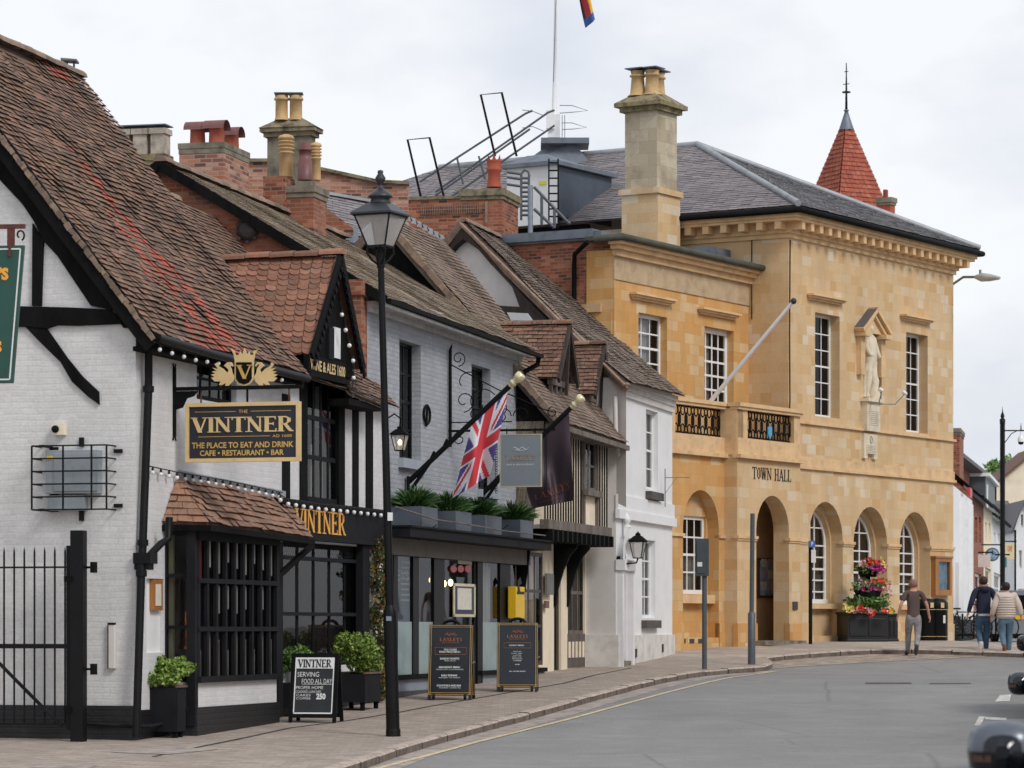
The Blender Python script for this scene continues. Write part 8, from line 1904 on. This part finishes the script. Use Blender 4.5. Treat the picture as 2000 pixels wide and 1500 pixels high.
# ================= people =================
def person(label, x, y, D, rot, h, cl, pose, group=None):
    c = gp(x, y, -.104) if D is None else onx(x, D); k = h/1.75
    t = thing('person', label, 'person', loc=c, rot=rot); M = MW[t.name] @ Matrix.Scale(k, 4)
    sh, el, wr, hp, kn, an, toe = pose['sh'], pose['el'], pose['wr'], .93, pose['kn'], pose['an'], pose['toe']
    def arm(i): s_ = (-1, 1)[i]; return [Vector((s_*.185, 0, 1.43)), Vector(el[i]), Vector(wr[i])]
    J = [((0, 0, .95), (.12, .085)), ((0, .0, 1.12), (.105, .075)), ((0, 0, 1.32), (.13, .09)), ((0, 0, 1.46), (.085, .07)), ((0, .01, 1.53), .052), ((0, .02, 1.585), .072), ((0, .02, 1.66), (.078, .09)), ((0, .01, 1.715), .055), ((0, .10, 1.60), .022)]
    E = [(0, 1), (1, 2), (2, 3), (3, 4), (4, 5), (5, 6), (6, 7), (5, 8)]
    for i in range(2):
        a = arm(i); n0 = len(J); d = (a[2]-a[1]).normalized(); J += [(tuple(a[0]), .052), (tuple(a[1]), .04), (tuple(a[2]), .027), (tuple(a[2]+d*.06+Vector((0, .0, 0))), .03)]; E += [(3, n0), (n0, n0+1), (n0+1, n0+2), (n0+2, n0+3)]
        pl = a[2]+d*.06
        for fi, (oy, L) in enumerate(((-.035, .075), (-.012, .09), (.012, .085), (.034, .07))):
            n1 = len(J); J += [(tuple(pl+d*.03+Vector((0, oy, 0))), .010), (tuple(pl+d*L+Vector((-(-1, 1)[i]*.012, oy*1.1, 0))), .009), (tuple(pl+d*(L+.02)+Vector((-(-1, 1)[i]*.03, oy*1.1, 0))), .008)]; E += [(n0+3, n1), (n1, n1+1), (n1+1, n1+2)]
        n1 = len(J); J += [(tuple(pl+Vector((0, .045, -.0))), .011), (tuple(pl+d*.04+Vector((0, .06, 0))), .009)]; E += [(n0+2, n1), (n1, n1+1)]
    for i in range(2):
        s_ = (-1, 1)[i]; n0 = len(J); J += [((s_*.09, 0, .88), .08), (kn[i], .05), (an[i], .036), (toe[i], .03)]; E += [(0, n0), (n0, n0+1), (n0+1, n0+2), (n0+2, n0+3)]
    figure(t, 'body', J, E, skin, M)
    # upper garment
    tw = cl.get('bulk', 0.0); lg = cl['long']
    J = [((0, 0, .84), (.165+tw, .13+tw)), ((0, 0, .93), (.168+tw, .125+tw)), ((0, 0, 1.1), (.15+tw, .115+tw)), ((0, 0, 1.32), (.18+tw, .125+tw)), ((0, -.005, 1.47), (.1, .085)), ((0, -.005, 1.50), (.07, .06))]; E = [(0, 1), (1, 2), (2, 3), (3, 4), (4, 5)]
    for i in range(2):
        a = arm(i); n0 = len(J); e_ = a[1] if lg else lerp(a[0], a[1], .72)
        J += [(tuple(a[0]), .075+tw*.6), (tuple(e_), (.055 if lg else .062)+tw*.6)]; E += [(4, n0), (n0, n0+1)]
        if lg: J += [(tuple(lerp(a[1], a[2], .97)), .042+tw*.4)]; E += [(n0+1, n0+2)]
    figure(t, cl['top_name'], J, E, cl['top'], M)
    J = [((0, 0, 1.02), (.155, .115)), ((0, 0, .90), (.16, .125))]; E = [(0, 1)]
    for i in range(2):
        s_ = (-1, 1)[i]; n0 = len(J); A = Vector(kn[i]); B = Vector(an[i]); J += [((s_*.095, 0, .80), (.11, .115)), (kn[i], .08), (tuple(lerp(A, B, .6)), .068), (tuple(lerp(A, B, .99)), .06)]; E += [(1, n0), (n0, n0+1), (n0+1, n0+2), (n0+2, n0+3)]
    figure(t, 'trousers', J, E, cl['legs'], M, root=1)
    for i in range(2):
        A = Vector(an[i]); B = Vector(toe[i]); d = (B-A).normalized(); m = MB(M); up = d.cross(Vector((1, 0, 0))).normalized()
        hl = A+(A-B)*.28+Vector((0, 0, -.0)); m.tube([hl, lerp(A, B, .2), lerp(A, B, .8), B+(B-A)*.15], [.035, .05, .048, .025], 10); m.tube([A+Vector((0, 0, .06)), A-Vector((0, 0, .01))], [.045, .05], 8); m.obj('shoe', cl['shoe'], t)
    m = MB(M); hv = cl.get('hair_len', 0)
    m.lathe((0, .003, 1.655), [(.05, -.09-hv), (.088, -.06-hv*.8), (.096, .0), (.09, .05), (.06, .09), (.001, .105)], 12); m.obj('hair', cl['hair'], t)
    m = MB(M)
    for s_ in (-1, 1): m.lathe((s_*.095, .035, 1.64), [(.001, -.035), (.014, -.02), (.018, .02), (.001, .035)], 6)
    m.obj('ears', skin, t); return t, M
walk = dict(sh=0, el=[(-.30, -.06, 1.16), (.31, -.02, 1.16)], wr=[(-.35, .02, .93), (.37, .04, .92)], kn=[(-.09, .16, .52), (.10, .0, .50)], an=[(-.085, .26, .10), (.02, -.30, .20)], toe=[(-.10, .40, .05), (.02, -.20, .05)])
person('man in brown polo shirt and grey trousers with cropped hair walking away, alone', 1784, 1281, None, 0.05, 1.76, dict(top=cbrown, top_name='polo_shirt', long=False, legs=cgrey, shoe=shoed, hair=hairg), walk)
walk2 = dict(sh=0, el=[(-.30, -.08, 1.17), (.29, -.02, 1.17)], wr=[(-.35, .0, .93), (.33, .10, .95)], kn=[(-.10, .06, .50), (.10, .12, .50)], an=[(-.13, -.26, .22), (.09, .14, .09)], toe=[(-.16, -.18, .06), (.10, .29, .045)])
t, M = person('man in navy hooded jacket, blue jeans and white trainers, left of the walking pair', 1921, 1277, None, 0.1, 1.80, dict(top=cnavy, top_name='hooded_jacket', long=True, legs=cjean, shoe=shoew, hair=hairb, bulk=.022), walk2)
m = MB(M); m.lathe((0, -.07, 1.42), [(.001, -.05), (.10, -.02), (.13, .04), (.12, .09), (.07, .11)], 12); m.obj('hood', cnavy, t)
m = MB(M); m.lathe((0, 0, .885), [(.165, -.03), (.17, .02)], 14); m.obj('shirt_hem', palegrey, t)
walk3 = dict(sh=0, el=[(-.29, -.04, 1.17), (.31, -.05, 1.17)], wr=[(-.34, .04, .94), (.36, -.02, .93)], kn=[(-.09, .04, .50), (.09, .10, .50)], an=[(-.07, -.2, .19), (.08, .12, .09)], toe=[(-.07, -.13, .05), (.09, .27, .045)])
t, M = person('person in cream quilted jacket, pale jeans and brown boots, right of the walking pair', 1965, 1279, None, 0.0, 1.68, dict(top=cpuff, top_name='quilted_jacket', long=True, legs=cjeanl, shoe=shoeb, hair=hairk, bulk=.045, hair_len=.02), walk3)
m = MB(M)
for k in range(9): z = .93+.058*k; r = .222+.018*math.sin(k*.5); m.lathe((0, 0, z), [(r*.9, -.029), (r*1.03, -.015), (r*1.03, .015), (r*.9, .029)], 16, ax=Matrix.Diagonal((1, .78, 1)))
m.obj('jacket_quilting', cpuff, t)
# ================= cars at the right edge =================
def car(label, D, xm, paint, u=(.165, 1), suv=False, h=1.5, L=4.3, W=1.78, zc=1.12, wM=.26, hM=.13):
    """body local frame: x to the car's left side facing the street, y forwards (towards the camera when face=1)"""
    g = gz(D)-.11; X0 = (xm-CX)/F*D
    uu = Vector(u).normalized(); ang = math.atan2(uu.y, uu.x)-math.pi/2
    t = thing('parked_car', label, 'car', loc=(X0, D, g), rot=ang, group='cars parked along the right side of the street'); M = MW[t.name]
    # local: +y away from camera. mirror at origin (outer face), body side at x=.24
    x0 = .24; x1 = x0+W; yf = -1.35; yb = yf+L
    pr = [(yf+.05, .30), (yf, .45), (yf+.02, .68), (yf+.25, .80), (-.35, .96), (-.15, 1.0), (yb-.5, 1.02), (yb-.05, .92), (yb, .6), (yb-.05, .32)]
    m = MB(M); secs = [(x0+.06, .94), (x0, 1.0), (x0, 1.0), (x1, 1.0), (x1-.06, .94)]
    n_ = len(pr); vs = []
    for (x, k) in ((x0+.07, .96), (x0, 1.0), (x1, 1.0), (x1-.07, .96)):
        vs += [(x, (y-1)*(1 if k == 1 else .985)+1, z*k+(1-k)*.3) for y, z in pr]
    fs = []
    for s_ in range(3):
        for i in range(n_): fs.append((s_*n_+i, s_*n_+(i+1) % n_, (s_+1)*n_+(i+1) % n_, (s_+1)*n_+i))
    fs += [tuple(range(n_)), tuple(range(4*n_-1, 3*n_-1, -1))]
    m.mesh(vs, fs, 0); m.obj('body', paint, t, bev=.04)
    cb = [(-.45, .97), (.25, h), (yb-1.0, h), (yb-.25, 1.0)]; ci = .12
    m = MB(M); a = [(x0+.03+(ci if z > 1.1 else 0), y, z) for y, z in cb]; b = [(x1-.03-(ci if z > 1.1 else 0), y, z) for y, z in cb]
    m.mesh(a+b, [(0, 1, 2, 3), (7, 6, 5, 4), (0, 1, 5, 4), (2, 3, 7, 6)]); m.obj('windows', carglass, t)
    m = MB(M); m.box(x0+ci+.03, x1-ci-.03, .2, yb-1.0, h-.02, h+.04)
    for aa, bb in ((a, 1), (b, 1)):
        for i in (0, 2): m.beam(aa[i], aa[i+1], .06, .05)
    m.beam((a[0][0], .9, 1.0), (a[1][0], .9, h), .05, .07); m.obj('roof', paint, t, bev=.015)
    for i, (x, y) in enumerate(((x0+.1, yf+.75), (x1-.1, yf+.75), (x0+.1, yb-.75), (x1-.1, yb-.75))):
        m = MB(M); m.lathe((x, y, .32), [(.2, -.09), (.32, -.1), (.33, -.07), (.33, .07), (.32, .1), (.2, .09)], 20, ax=Matrix.Rotation(math.pi/2, 3, 'Y')); wv = m.obj('wheel', rubber, t)
        m = MB(M); m.lathe((x, y, .32), [(.001, -.09), (.2, -.1), (.21, -.07)], 10, ax=Matrix.Rotation(math.pi/2, 3, 'Y')); m.lathe((x, y, .32), [(.001, .09), (.2, .1), (.21, .07)], 10, ax=Matrix.Rotation(math.pi/2, 3, 'Y')); m.obj('rim', galv, wv)
    for x in (x0+.25, x1-.25): m = MB(M); m.lathe((x, yf+.06, .66), [(.001, -.08), (.1, -.07), (.13, .0)], 12, ax=Matrix.Rotation(math.pi/2, 3, 'X') @ Matrix.Diagonal((1.5, 1, 1))); m.obj('headlight', lglass, t)
    m = MB(M); m.box(x0+.5, x1-.5, yf-.03, yf-.0, .38, .5); m.obj('number_plate', whitet, t)
    m = MB(M); m.box(x0+.35, x1-.35, yf-.02, yf+.05, .52, .66); m.obj('grille', blackm, t)
    for s_ in (0, 1):
        bx_ = 0 if s_ == 0 else x1+.02
        m = MB(M @ Matrix.Translation((bx_+wM/2, 0, zc))); 
        n8 = 10; prof = [(-.125, .2), (-.115, .55), (-.08, .84), (-.02, 1.0), (.07, .95)]
        rows = []
        for (yy, k) in prof: rows.append([(wM/2*k*math.copysign(abs(math.cos(q_))**.78, math.cos(q_)), yy, hM*k*math.copysign(abs(math.sin(q_))**.7, math.sin(q_))) for q_ in [2*math.pi*i/16 for i in range(16)]])
        m.mesh([p for r_ in rows for p in r_], [], 0)
        for r_ in range(4):
            for i in range(16):
                k_ = [rows[r_][i], rows[r_][(i+1) % 16], rows[r_+1][(i+1) % 16], rows[r_+1][i]]; zz_ = sum(p[2] for p in k_)/4
                m.face(k_, 1 if (i >= 8 or r_ == 0) else 0, sm=True)
        m.face(rows[0], 1); m.face(rows[4], 1)
        mo = m.obj('wing_mirror', [paint, carglass], t); w2 = mo.modifiers.new('weld', 'WELD'); w2.merge_threshold = .0005
        m = MB(M @ Matrix.Translation((bx_+wM/2, 0, zc))); m.beam((-wM*.40, -.085, -hM*.22), (-wM*.15, -.118, -hM*.22), .02, .03); m.obj('indicator', plain('amber_indicator', '4a2c1c', .3) if 'amber_indicator' not in MATS else MATS['amber_indicator'], mo)
        m = MB(M); 
        if s_ == 0: m.beam((.2, .0, 1.06), (x0+.06, .02, 1.02), .1, .08)
        else: m.beam((x1-.06, .02, 1.02), (x1+.06, 0, 1.06), .1, .08)
        m.obj('mirror_arm', blackm, mo)
    return t
car('grey glossy car nearest the camera, its wing mirror filling the lower right corner', 15.5, 1889, cargun, zc=1.25, wM=.34, hM=.15)
car('dark parked car with its wing mirror showing halfway up the right edge', 35, 1968, cardark)
car('dark parked car beyond, its wing mirror just showing below the walking pair', 50, 1985, cardark)
# ================= far end of the street =================
FS = Fr((1862-CX)/F*101, 101, .19); FS.z = gz(101); FS.M = Matrix.Translation((FS.O.x, FS.O.y, FS.z)) @ Matrix.Rotation(FS.ang, 4, 'Z')
def fhouse(name, label, x0, x1, ye, yb, mat, roofm=None, rise=2.5, dep=6, wins=(), xr=None, plin=None):
    s0, s1 = FS.s(x0), FS.s(x1); z = FS.q(x0, ye)[1]; t = thing(name, label, 'building', loc=FS.w(s0, 0, 0), rot=FS.ang)
    m = MB(FS); holes = [rect(*(FS.s(a), FS.s(b), FS.q((a+b)/2, d)[1], FS.q((a+b)/2, c)[1])) for a, b, c, d in wins]; m.plate(rect(s0, s1, -.3, z), holes, 0, .15)
    m.face([(s0, 0, -.3), (s0, dep, -.3), (s0, dep, z), (s0, dep/2, z+rise), (s0, 0, z)]); m.face([(s1, 0, -.3), (s1, dep, -.3), (s1, dep, z), (s1, dep/2, z+rise), (s1, 0, z)]); m.obj('walls', mat, t)
    for h in holes: window(t, FS, h[0][0], h[1][0], h[0][1], h[2][1], .1, 2, 3, whitep, bar=.05, fw=.1, room=False); m = MB(FS); m.box(h[0][0], h[1][0], .3, .32, h[0][1], h[2][1]); m.obj('room_behind', roomd, t)
    if roofm: m = MB(FS); tiles(m, (s0-.1, -.3, z), (s1+.1, -.3, z), (s1+.1, dep/2, z+rise), (s0-.1, dep/2, z+rise), .25, .3, .02, None, sag=.02, seed=int(x0)); m.face([(s0, dep/2, z+rise), (s1, dep/2, z+rise), (s1, dep, z), (s0, dep, z)]); m.obj('roof', roofm, t); m = MB(FS); m.tube([(s0, -.35, z-.05), (s1, -.35, z-.05)], .07, 6); m.obj('gutter', blackm, t)
    if plin: m = MB(FS); m.box(s0, s1, -.04, 0, -.3, plin); m.obj('plinth', charc, t)
    return t, s0, s1, z
t, s0, s1, z = fhouse('far_white_shop', 'white painted shop with vertical pilasters just beyond the stone hall', 1850, 1899, 938, 1240, smooth_white, None, .1, 1.5, plin=.7)
for x in (1874, 1884, 1893): m = MB(FS); a = FS.s(x); m.box(a, a+.5, -.12, 0, .6, z-.2); m.obj('pilaster', whitep, t)
m = MB(FS); a = FS.s(1866); m.box(a, a+1.2, -.05, 0, .8, FS.q(1870, 1100)[1]); m.obj('door', palegrey, t)
m = MB(FS); m.box(FS.s(1895, -.3), FS.s(1899, -.3), -.3, -.22, FS.q(1897, 985)[1], FS.q(1897, 969)[1]); m.obj('red_sign', redm, t)
t = thing('far_brick_upper_house', 'red brick upper wall with sloping slate roof edge above the white shop', 'building', loc=FS.w(2, 2, 0), rot=FS.ang)
m = MB(FS); m.prism([FS.q(x, y, 1.5) for x, y in [(1852, 886), (1906, 926), (1924, 934), (1924, 1010), (1852, 1010)]], 1.5, 4.5); m.obj('walls', bred, t)
m = MB(FS); A_, B_, C_ = [FS.q(x, y, 1.4) for x, y in [(1850, 884), (1906, 925), (1926, 934)]]; m.beam((A_[0], 2.6, A_[1]), (B_[0], 2.6, B_[1]), 3.4, .16); m.beam((B_[0], 2.6, B_[1]), (C_[0], 2.6, C_[1]), 3.4, .16); m.obj('roof', slated, t)
cb = None; brickstack('chimney', 'tall red brick chimney at the right corner of the stone hall, far side', (FS.u.x, FS.u.y), 1874, 118, 1862, 1882, 836, 6, bred, stonegrey, .15, .05)
t, s0, s1, z = fhouse('far_brick_house', 'red brick house beyond the white shop', 1899, 1921, 968, 1238, bred, slated, 3.2, 7, wins=((1904, 1909, 1010, 1060), (1912, 1917, 1010, 1060), (1904, 1917, 1120, 1200)))
t, s0, s1, z = fhouse('far_dormer_house', 'cream fronted house with grey dormer beyond the brick one', 1921, 1938, 985, 1237, cream, slated, 3.4, 8, wins=((1924, 1928, 1020, 1060), (1931, 1935, 1022, 1062), (1924, 1936, 1110, 1190)))
m = MB(FS); a, b = FS.s(1916, 1), FS.s(1935, 1); zz = FS.q(1925, 940, 1)[1]; m.box(a, b, .8, 4, z, zz); m.obj('dormer', greysteel, t); m = MB(FS); m.box(a-.2, b+.3, .6, 4.2, zz, zz+.15); m.box(a+1, a+1.8, .76, .8, z+.5, zz-.3); m.obj('dormer_trim', whitep, t)
t, s0, s1, z = fhouse('far_pale_house', 'pale house farthest along the left side of the far street', 1938, 1957, 1010, 1236, smooth_white, slated, 3, 8, wins=((1941, 1945, 1040, 1080), (1949, 1953, 1042, 1082), (1941, 1955, 1120, 1200)))
# houses closing the view
def ehouse(name, label, x0, x1, ye, D, mat, roofm, gable=None, wins=(), ridge_y=None, dep=8):
    A, B = P(x0, ye, D), P(x1, ye, D); g = gz(D)-.3; t = thing(name, label, 'building', loc=((A.x+B.x)/2, D, g)); m = MB()
    out = [(A.x, g), (B.x, g), (B.x, A.z)]+([(P(gable[0], 0, D).x, zpx(gable[1], D))] if gable else [])+[(A.x, A.z)]
    hs_ = [rect(P(a, 0, D).x, P(b, 0, D).x, zpx(d, D), zpx(c, D)) for a, b, c, d in wins]
    M_ = Matrix.Translation((0, D, 0)); m = MB(M_); m.plate(out, hs_, 0, .2); m.box(A.x, A.x+.1, 0, dep, g, A.z); m.box(B.x-.1, B.x, 0, dep, g, A.z); m.obj('walls', mat, t)
    fz = Fr(0, D, u=(1, 0), z=0)
    for h in hs_: window(t, fz, h[0][0], h[1][0], h[0][1], h[2][1], .12, 2, 3, whitep, bar=.06, fw=.1, room=False); m = MB(fz); m.box(h[0][0], h[1][0], .4, .42, h[0][1], h[2][1]); m.obj('room_behind', roomd, t)
    m = MB()
    if gable:
        gx = P(gable[0], 0, D).x; gzz = zpx(gable[1], D)
        for (xa, xb) in ((A.x-.2, gx), (B.x+.2, gx)): m.face([(xa, D-.3, A.z-.1), (xb, D-.3, gzz+.05), (xb, D+dep, gzz+.05), (xa, D+dep, A.z-.1)]); m.face([(xa, D-.3, A.z-.25), (xb, D-.3, gzz-.1), (xb, D-.3, gzz+.05), (xa, D-.3, A.z-.1)])
    else:
        zr = zpx(ridge_y, D); tiles(m, (A.x-.2, D-.3, A.z), (B.x+.2, D-.3, A.z), (B.x+.2, D+dep/2, zr), (A.x-.2, D+dep/2, zr), .3, .4, .02, None, sag=.02, seed=int(D))
        m.face([(A.x, D+dep/2, zr), (B.x, D+dep/2, zr), (B.x, D+dep, A.z), (A.x, D+dep, A.z)])
    m.obj('roof', roofm, t); return t
ehouse('cream_gabled_house', 'tall cream gable end rising above the street at the right edge', 1943, 2110, 945, 190, cream, plain('brown_roof_edge', '6a4a3a', .8), gable=(2030, 872), wins=((2030, 2042, 960, 1010),))
ehouse('slate_roofed_house', 'low white house with dark slate roof below the cream gable', 1952, 1984, 1025, 172, smooth_white, slated, ridge_y=972, wins=((1962, 1966, 1040, 1070), (1972, 1977, 1040, 1070), (1960, 1980, 1110, 1190)))
t = ehouse('white_arched_house', 'white house with narrow dark windows at the right edge of the picture', 1981, 2090, 1035, 168, smooth_white, slated, gable=(2000, 978), wins=((1990, 1996, 1075, 1110), (1994, 1999, 1005, 1030), (2008, 2016, 1055, 1110), (1988, 2020, 1150, 1195)))
# shop fronts and hanging signs
for (nm, lab, x0, x1, y0, y1, D, mt) in (('shop_sign', 'pinkish white projecting shop sign in the far street', 1909, 1934, 1083, 1108, 118, plain('pinkish_sign', 'd8c8c0', .6)), ('shop_sign', 'cream sign with orange lettering right of the far lamp post', 1963, 1981, 1061, 1093, 140, plain('cream_sign', 'd8c8a0', .6)), ('street_sign', 'small teal sign fixed to the far lamp post', 1960, 1966, 1088, 1108, 108.8, plain('teal_sign', '2c7a78', .5))):
    a, b = P(x0, y1, D), P(x1, y0, D); t = thing(nm, lab, 'sign', loc=((a.x+b.x)/2, D, a.z)); m = MB(); m.box(a.x, b.x, D-.04, D+.04, a.z, b.z); m.obj('panel', mt, t, bev=.01)
    if x0 == 1963: m = MB(); letter(m, 'CAFE', I4, a.x+.1, b.x-.1, a.z+.35, a.z+.6, D-.045, .02); m.obj('lettering', plain('orange_lettering', 'c8683c', .6), t)
    m = MB(); m.tube([(a.x-.3, D, b.z+.08), (b.x+.1, D, b.z+.08)], .03, 6); m.obj('bracket', blackm, t)
c = P(1938, 1083, 122); t = thing('round_clock_sign', 'round grey clock on a bracket in the far street', 'clock', loc=c-Vector((0, 0, .4))); m = MB(); m.lathe(c, [(.26, -.08), (.26, .08)], 18, ax=Matrix.Rotation(math.pi/2, 3, 'X')); m.obj('case', lead, t)
m = MB(); m.lathe(c-Vector((0, .1, 0)), [(.2, -.01), (.2, .01)], 18, ax=Matrix.Rotation(math.pi/2, 3, 'X')); m.obj('dial', paperb, t); m = MB(); m.beam(c-Vector((0, .12, 0)), c+Vector((.1, -.12, .08)), .03, .02); m.beam(c-Vector((0, .12, 0)), c+Vector((0, -.12, .15)), .025, .02, up=(0, 1, 0)); m.obj('hands', blackm, t)
# far lamp post with camera dome
c = onx(1958, 108); t = thing('street_lamp', 'far black lamp column with pointed finial and a side arm', 'street lamp', loc=c); zt = zpx(812, 108)
m = MB(); m.tube([c, c+Vector((0, 0, .9))], .13, 12); m.lathe(c, [(.18, 0), (.18, .3), (.13, .35)], 12); m.obj('column_base', blackp, t)
m = MB(); m.tube([c+Vector((0, 0, .9)), Vector((c.x, c.y, zpx(825, 108)))], .085, 10); m.lathe((c.x, c.y, zpx(828, 108)), [(.09, 0), (.1, .15), (.06, .18), (.05, .2), (.07, .25), (.05, .33), (.02, .4), (.001, .6)], 10); m.obj('column', blackp, t)
za = zpx(841, 108); xa = P(1994, 0, 108).x; m = MB(); m.tube([(c.x, c.y, za), (xa+.15, c.y, za)], .025, 6); m.tube([(c.x+.08, c.y, za-.4), (c.x+.3, c.y, za-.1), (c.x+.5, c.y, za)], .015, 5); m.tube([(xa, c.y, za), (xa, c.y, za+.25)], [.03, .005], 6); m.tube([(c.x-.7, c.y, zpx(1064, 108)), (c.x, c.y, zpx(1064, 108))], .025, 6); m.obj('arm', blackm, t)
t = thing('camera_dome', 'white domed security camera hanging from the arm of the far lamp', 'security camera', loc=(xa, c.y, za-.5)); m = MB(); m.lathe((xa, c.y, za-.5), [(.001, .02), (.08, .05), (.1, .12)], 12); m.obj('lens', blackm, t); m = MB(); m.lathe((xa, c.y, za-.5), [(.11, .12), (.11, .24), (.06, .32), (.03, .36), (.03, .46)], 12); m.obj('housing', whitep, t)
# tree
tc_ = onx(1952, 230); t = thing('far_tree', 'green tree rising behind the roofs of the far street', 'tree', loc=tc_); m = MB(); m.tube([tc_, tc_+Vector((.2, 0, 6)), Vector((tc_.x, 230, zpx(915, 230)))], [.4, .3, .15], 8)
for a in range(6): m.tube([tc_+Vector((.1, 0, 7)), tc_+Vector((math.cos(a)*1.5, math.sin(a)*1.5, 9.5+.4*a))], [.15, .04], 5)
m.obj('trunk', darkwood, t); m = MB(); rn = random.Random(77)
for k in range(26):
    x = rn.uniform(1925, 1982); top = 893+abs(x-1962)*.55; y = rn.uniform(top, 960); p = P(x, y, 230+rn.uniform(-1.5, 1.5)); leaves(m, p, (rn.uniform(.35, .7), .7, rn.uniform(.3, .55)), 90, .3, rn)
m.obj('crown', leaft, t)
# bicycles
def bike(label, x, D, rot, s=1.0):
    c = onx(x, D, .0); t = thing('bicycle', label, 'bicycle', loc=c, rot=rot, group='bicycles parked in the far street'); M = MW[t.name] @ Matrix.Scale(s, 4)
    for w in (-.5, .55):
        m = MB(M); m.tube([(w+.34*math.cos(a), 0, .35+.34*math.sin(a)) for a in [k*math.pi/10 for k in range(20)]], .022, 6, closed=True); wh = m.obj('wheel', rubber, t)
        m = MB(M); 
        for k in range(8): a = k*math.pi/8; m.tube([(w+.33*math.cos(a), 0, .35+.33*math.sin(a)), (w-.33*math.cos(a), 0, .35-.33*math.sin(a))], .004, 3)
        m.obj('spokes', galv, wh)
    m = MB(M); 
    for a, b in (((-.5, .35), (-.1, .3)), ((-.1, .3), (.4, .85)), ((-.1, .3), (-.25, .85)), ((-.25, .8), (.38, .8)), ((-.5, .35), (-.24, .78)), ((.55, .35), (.4, .9)), ((.4, .9), (.38, 1.0))): m.tube([(a[0], 0, a[1]), (b[0], 0, b[1])], .018, 6)
    m.obj('frame', blackp, t); m = MB(M); m.tube([(.3, -.25, 1.0), (.4, -.1, 1.03), (.4, .1, 1.03), (.3, .25, 1.0)], .015, 6); m.obj('handlebar', blackm, t); m = MB(M); m.beam((-.38, 0, .9), (-.15, 0, .9), .12, .05); m.obj('saddle', rubber, t); return t
bike('black bicycle leaning by the white shop, left of the man in navy', 1884, 96, math.radians(15))
bike('black bicycle half hidden between the walking pair', 1934, 99, math.radians(5))
# rail and far car
c = onx(1915, 97); t = thing('guard_rail', 'low black bollards and chain line behind the walking pair', 'guard rail', loc=c); m = MB()
for x in (1862, 1880, 1902, 1925, 1945): p = onx(x, 97); m.tube([p, p+Vector((0, 0, .75))], .03, 6)
m.tube([onx(1862, 97)+Vector((0, 0, .12)), onx(2010, 97)+Vector((0, 0, .12))], .04, 6); m.obj('rail', blackm, t)
def farcar(label, x, D, paint):
    c = onx(x, D, -.11); t = thing('parked_car', label, 'car', loc=c, rot=0.0); w = 1.8
    m = MB(MW[t.name]); pr = [(-.9, .3), (.9, .3), (.92, .8), (.86, 1.0), (.7, 1.55), (-.7, 1.55), (-.86, 1.0), (-.92, .8)]; m.prism(pr, 0, 4.2); m.obj('body', paint, t, bev=.05)
    m = MB(MW[t.name]); m.prism([(-.72, 1.02), (.72, 1.02), (.6, 1.45), (-.6, 1.45)], -.01, .02); m.obj('rear_window', carglass, t)
    m = MB(MW[t.name]); m.box(-.3, .3, -.03, 0, .7, .82); m.obj('number_plate', yellowm, t)
    for x_ in (-.78, .78): m = MB(MW[t.name]); m.box(x_-.1, x_+.1, -.03, .0, .8, .98); m.obj('tail_light', redm, t)
    for x_ in (-.78, .78):
        for y_ in (.7, 3.4): m = MB(MW[t.name]); m.lathe((x_, y_, .32), [(.33, -.1), (.33, .1)], 16, ax=Matrix.Rotation(math.pi/2, 3, 'Y')); m.obj('wheel', rubber, t)
farcar('dark car seen from behind at the right edge, beyond the person in cream', 1998, 100, carsil)
farcar('dark car parked behind the lamp column in the far street', 1972, 125, cardark)
# opposite side of the street, out of frame at the right but mirrored in the shop glass
for i, (X, D, L, hh, mt) in enumerate(((11.3, 36, 12, 7.0, bred2), (14.3, 49, 13, 6.4, cream), (17.6, 63, 14, 7.4, bred3))):
    f = Fr(X, D, .24, z=gz(D)-.1); t = thing('opposite_house', ['orange brick house first along the far pavement, beyond the right edge', 'cream house third along the far pavement, beyond the right edge', 'pink brick house last along the far pavement, beyond the right edge'][i], 'building', loc=(X, D, gz(D)), rot=f.ang); m = MB(f)
    m.box(0, L, -6, 0, -.5, hh); m.obj('walls', mt, t); m = MB(f); m.mesh([(-.2, .3, hh), (L+.2, .3, hh), (L+.2, -3, hh+2.6), (-.2, -3, hh+2.6), (-.2, -6.3, hh), (L+.2, -6.3, hh)], [(0, 1, 2, 3), (3, 2, 5, 4), (0, 3, 4), (1, 2, 5)]); m.obj('roof', plain('plain_dark_roof', '6a5a52', .9) if i == 0 else MATS['plain_dark_roof'], t)
    for k in range(4):
        for zz in (.5, 3.8): a = .6+k*(L-1)/4; m = MB(f); m.box(a, a+(2.2 if zz < 1 else 1.1), 0, .05, zz, zz+(2.0 if zz < 1 else 1.6)); m.obj('window', carglass, t)
